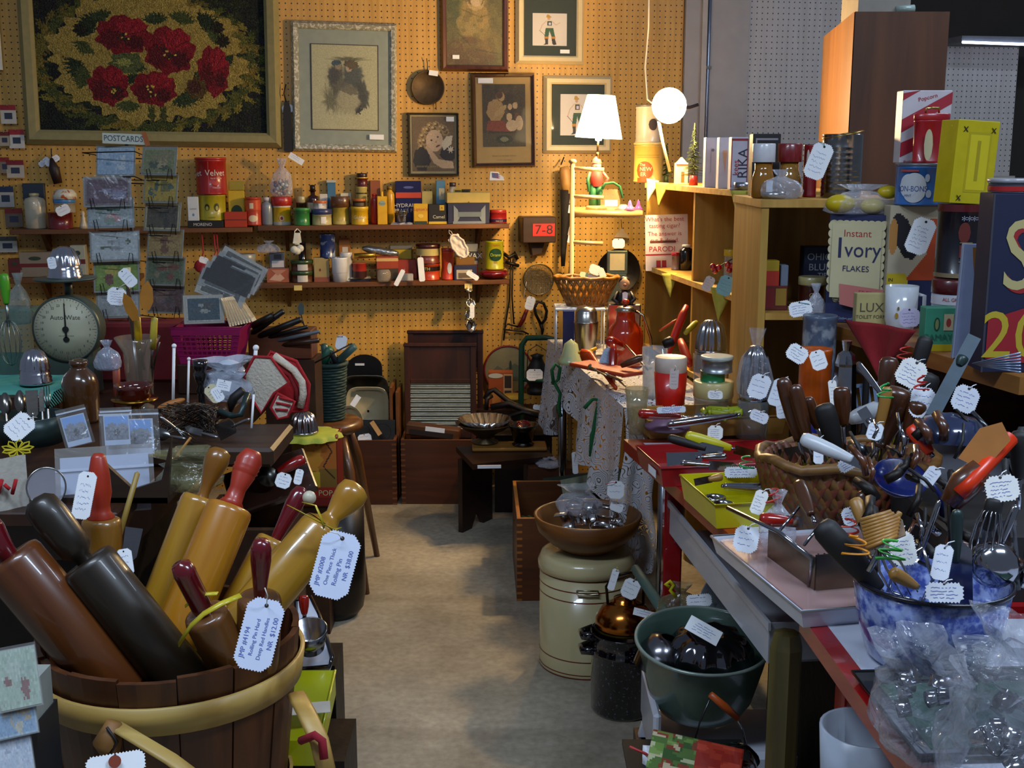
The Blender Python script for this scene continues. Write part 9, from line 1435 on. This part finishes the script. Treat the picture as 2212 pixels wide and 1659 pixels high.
utensil('metal_spatula','small rounded metal spatula tip poking from the tub','spatula',P(290,1140,2.0),P(262,1300,1.95),'spatula',.05,.03,metal('#7c7c80',.3),CHR,.004,.3)
pin('stubby dark red knob handle low behind the walnut pin',(330,1150),(325,1165),(330,1400),2.05,2.0,.012,.012,WAL,WAL,nm='dowel')if 0 else None
YR_=M('#b8a828',.25,0,.1)
def ribbon(root,pts,r=.004):inv=wm(root).inverted();MB().tube([inv@P(*p)for p in pts],r,YR_,6,flat=.25).obj('yellow_ribbon',root)
ribbon(pm_,[(622,1092,1.92),(650,1106,1.90),(690,1128,1.89),(722,1144,1.90),(735,1140,1.92)]);ribbon(pm_,[(655,1086,1.9),(682,1092,1.88),(694,1120,1.88),(700,1140,1.89)]);MB().ball((0,0,0),.012,M('#b8b098',.4),12,T=wm(pm_).inverted()@Matrix.Translation(P(668,1075,1.95))).obj('white_bead',pm_)
ps=bpy.data.objects['rolling_pin.005'];ribbon(ps,[(386,1392,1.74),(412,1352,1.72),(440,1326,1.71),(478,1304,1.72),(520,1286,1.74)],.0055);ribbon(ps,[(400,1310,1.78),(430,1284,1.78),(470,1282,1.77)],.004)
def bigtag(root,cx,cy,Y,w,h,ro,lines,tie):tag(root,cx,cy,Y,w,h,ro,tilt=-4,lines=lines,tie=tie,paper=M('#c4cce0',.6,0,.03),write_ang=R(90))
s=mpp(563,1370,1.66);bigtag(ph,560,1370,1.66,84,156,17,[('JMP #4194',15*s,-26*s,-22*s),('Rolling Pin Hard',12*s,-8*s,-8*s),('Deep Red Handles',12*s,10*s,-8*s),('NR  $12.00',15*s,28*s,6*s)],(572,1270))
s=mpp(725,1220,1.78);bigtag(pm_,724,1220,1.78,88,146,17,[('JMP #2008',14*s,-28*s,-20*s),('One Piece Thick',12*s,-10*s,-6*s),('Rolling Pin',14*s,8*s,-14*s),('NR  $38.00',14*s,27*s,4*s)],(712,1148))
o=tag(pv_,182,1070,1.94,40,104,14,n=5,yaw=10);tag(bpy.data.objects['rolling_pin.002'],270,1215,1.9,34,60,-4,n=3)
#postcards box at the lower corner, yellow tray and cup beside the tub
t=thing('postcard_box','stack of sleeved postcards in a box at the lower corner beside the tub','box',(P(40,1560,1.55).x,1.58,0));zq=P(40,1500,1.55).z;MB().box(-.11,.012,0,.08,0,zq-.06,M('#1c1c20',.6)).obj('stand',t);MB().box(-.105,.010,.01,.07,zq-.06,zq-.0,M('#8c9088',.5)).obj('card_block',t)
for k,(x,y,w,h,cs_,bg,lb)in enumerate([(38,1465,84,130,['#94a48c','#a0ac98','#6c2c24','#8c9c88'],'#98a890','topmost sleeved postcard, pale green with written lines, in the corner box'),(34,1545,80,90,['#6c8ca4','#a88c5c','#7c94a0','#b0a484'],'#88a0ac','sleeved blue and tan postcard below the green one'),(30,1620,70,100,['#a8b0b8','#8c9aa8','#b8bcc0','#9ca8b4'],'#a8b0b8','whitish sleeved postcard lowest in the corner box')]):
 s=mpp(x,y,1.52);q=thing('postcard',lb,'postcard',T=camframe(P(x,y,1.56-.02*k),R(-2),R(4),R(-10)),group='postcards in the corner box');cardpic(70+k,cs_,bg).obj('print',q,w*s,h*s,Matrix.Translation((0,-.001,0)));MB().box(-w*s*.52,w*s*.52,0,.002,-h*s*.52,h*s*.52,M('#8c8c84',.5)).obj('card',q);MB().box(-w*s*.54,w*s*.54,-.004,-.0034,-h*s*.54,h*s*.56,film(.06)).obj('clear_sleeve',q)
t=thing('yellow_box_tray','acid yellow square box standing between the tub and the aisle','box',(0,0,0));a_,c_,d_=P(640,1448,2.16),P(724,1448,2.16),P(690,1600,2.0);YB_=M('#a8ac0c',.3,0,.06,coat=.3)
MB().add([tuple(a_),tuple(c_),tuple(d_),tuple(P(620,1600,2.0)),(a_.x,a_.y,a_.z-.05),(c_.x,c_.y,c_.z-.05),(d_.x,d_.y,d_.z-.05),(P(620,1600,2.0).x,2.0,d_.z-.05)],[(0,1,2,3),(1,5,6,2),(0,4,5,1),(2,6,7,3),(4,7,6,5)],YB_).obj('lid',t);MB().tube([c_,d_],.003,YB_,6).obj('edge',t);MB().box(-.035,.035,-.001,0,-.02,.02,M('#c0c0b8',.6),T=camframe(P(672,1530,2.03),0,0,R(-60))).obj('torn_label',t)
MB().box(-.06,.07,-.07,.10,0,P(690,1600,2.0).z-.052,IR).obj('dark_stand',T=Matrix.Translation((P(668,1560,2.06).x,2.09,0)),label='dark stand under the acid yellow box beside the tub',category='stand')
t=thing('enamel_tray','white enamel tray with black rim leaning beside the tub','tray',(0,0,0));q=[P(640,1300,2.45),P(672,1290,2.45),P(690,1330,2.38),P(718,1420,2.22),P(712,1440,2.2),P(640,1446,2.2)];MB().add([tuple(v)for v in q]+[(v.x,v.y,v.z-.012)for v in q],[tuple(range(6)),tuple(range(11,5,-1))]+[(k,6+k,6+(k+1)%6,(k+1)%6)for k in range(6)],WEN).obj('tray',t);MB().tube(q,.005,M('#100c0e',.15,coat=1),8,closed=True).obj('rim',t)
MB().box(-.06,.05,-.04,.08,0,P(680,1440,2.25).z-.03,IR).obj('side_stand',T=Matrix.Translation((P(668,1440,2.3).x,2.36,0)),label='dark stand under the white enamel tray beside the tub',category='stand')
t=thing('steel_cup','small plain steel cup lying on the white enamel tray by the tub','cup',T=Matrix.Translation(P(672,1400,2.2))@Matrix.Rotation(R(20),4,'X'));MB().lathe([(0,0),(.026,0),(.036,.05),(.034,.05),(.025,.003),(0,.003)],metal('#9ca0a4',.2),32).obj('cup',t)
U('red knobbed small whisk standing by the steel cup',660,1390,656,1285,2.25,2.27,'whisk',.05,.02,'r',.010,.4,nm='small_whisk')
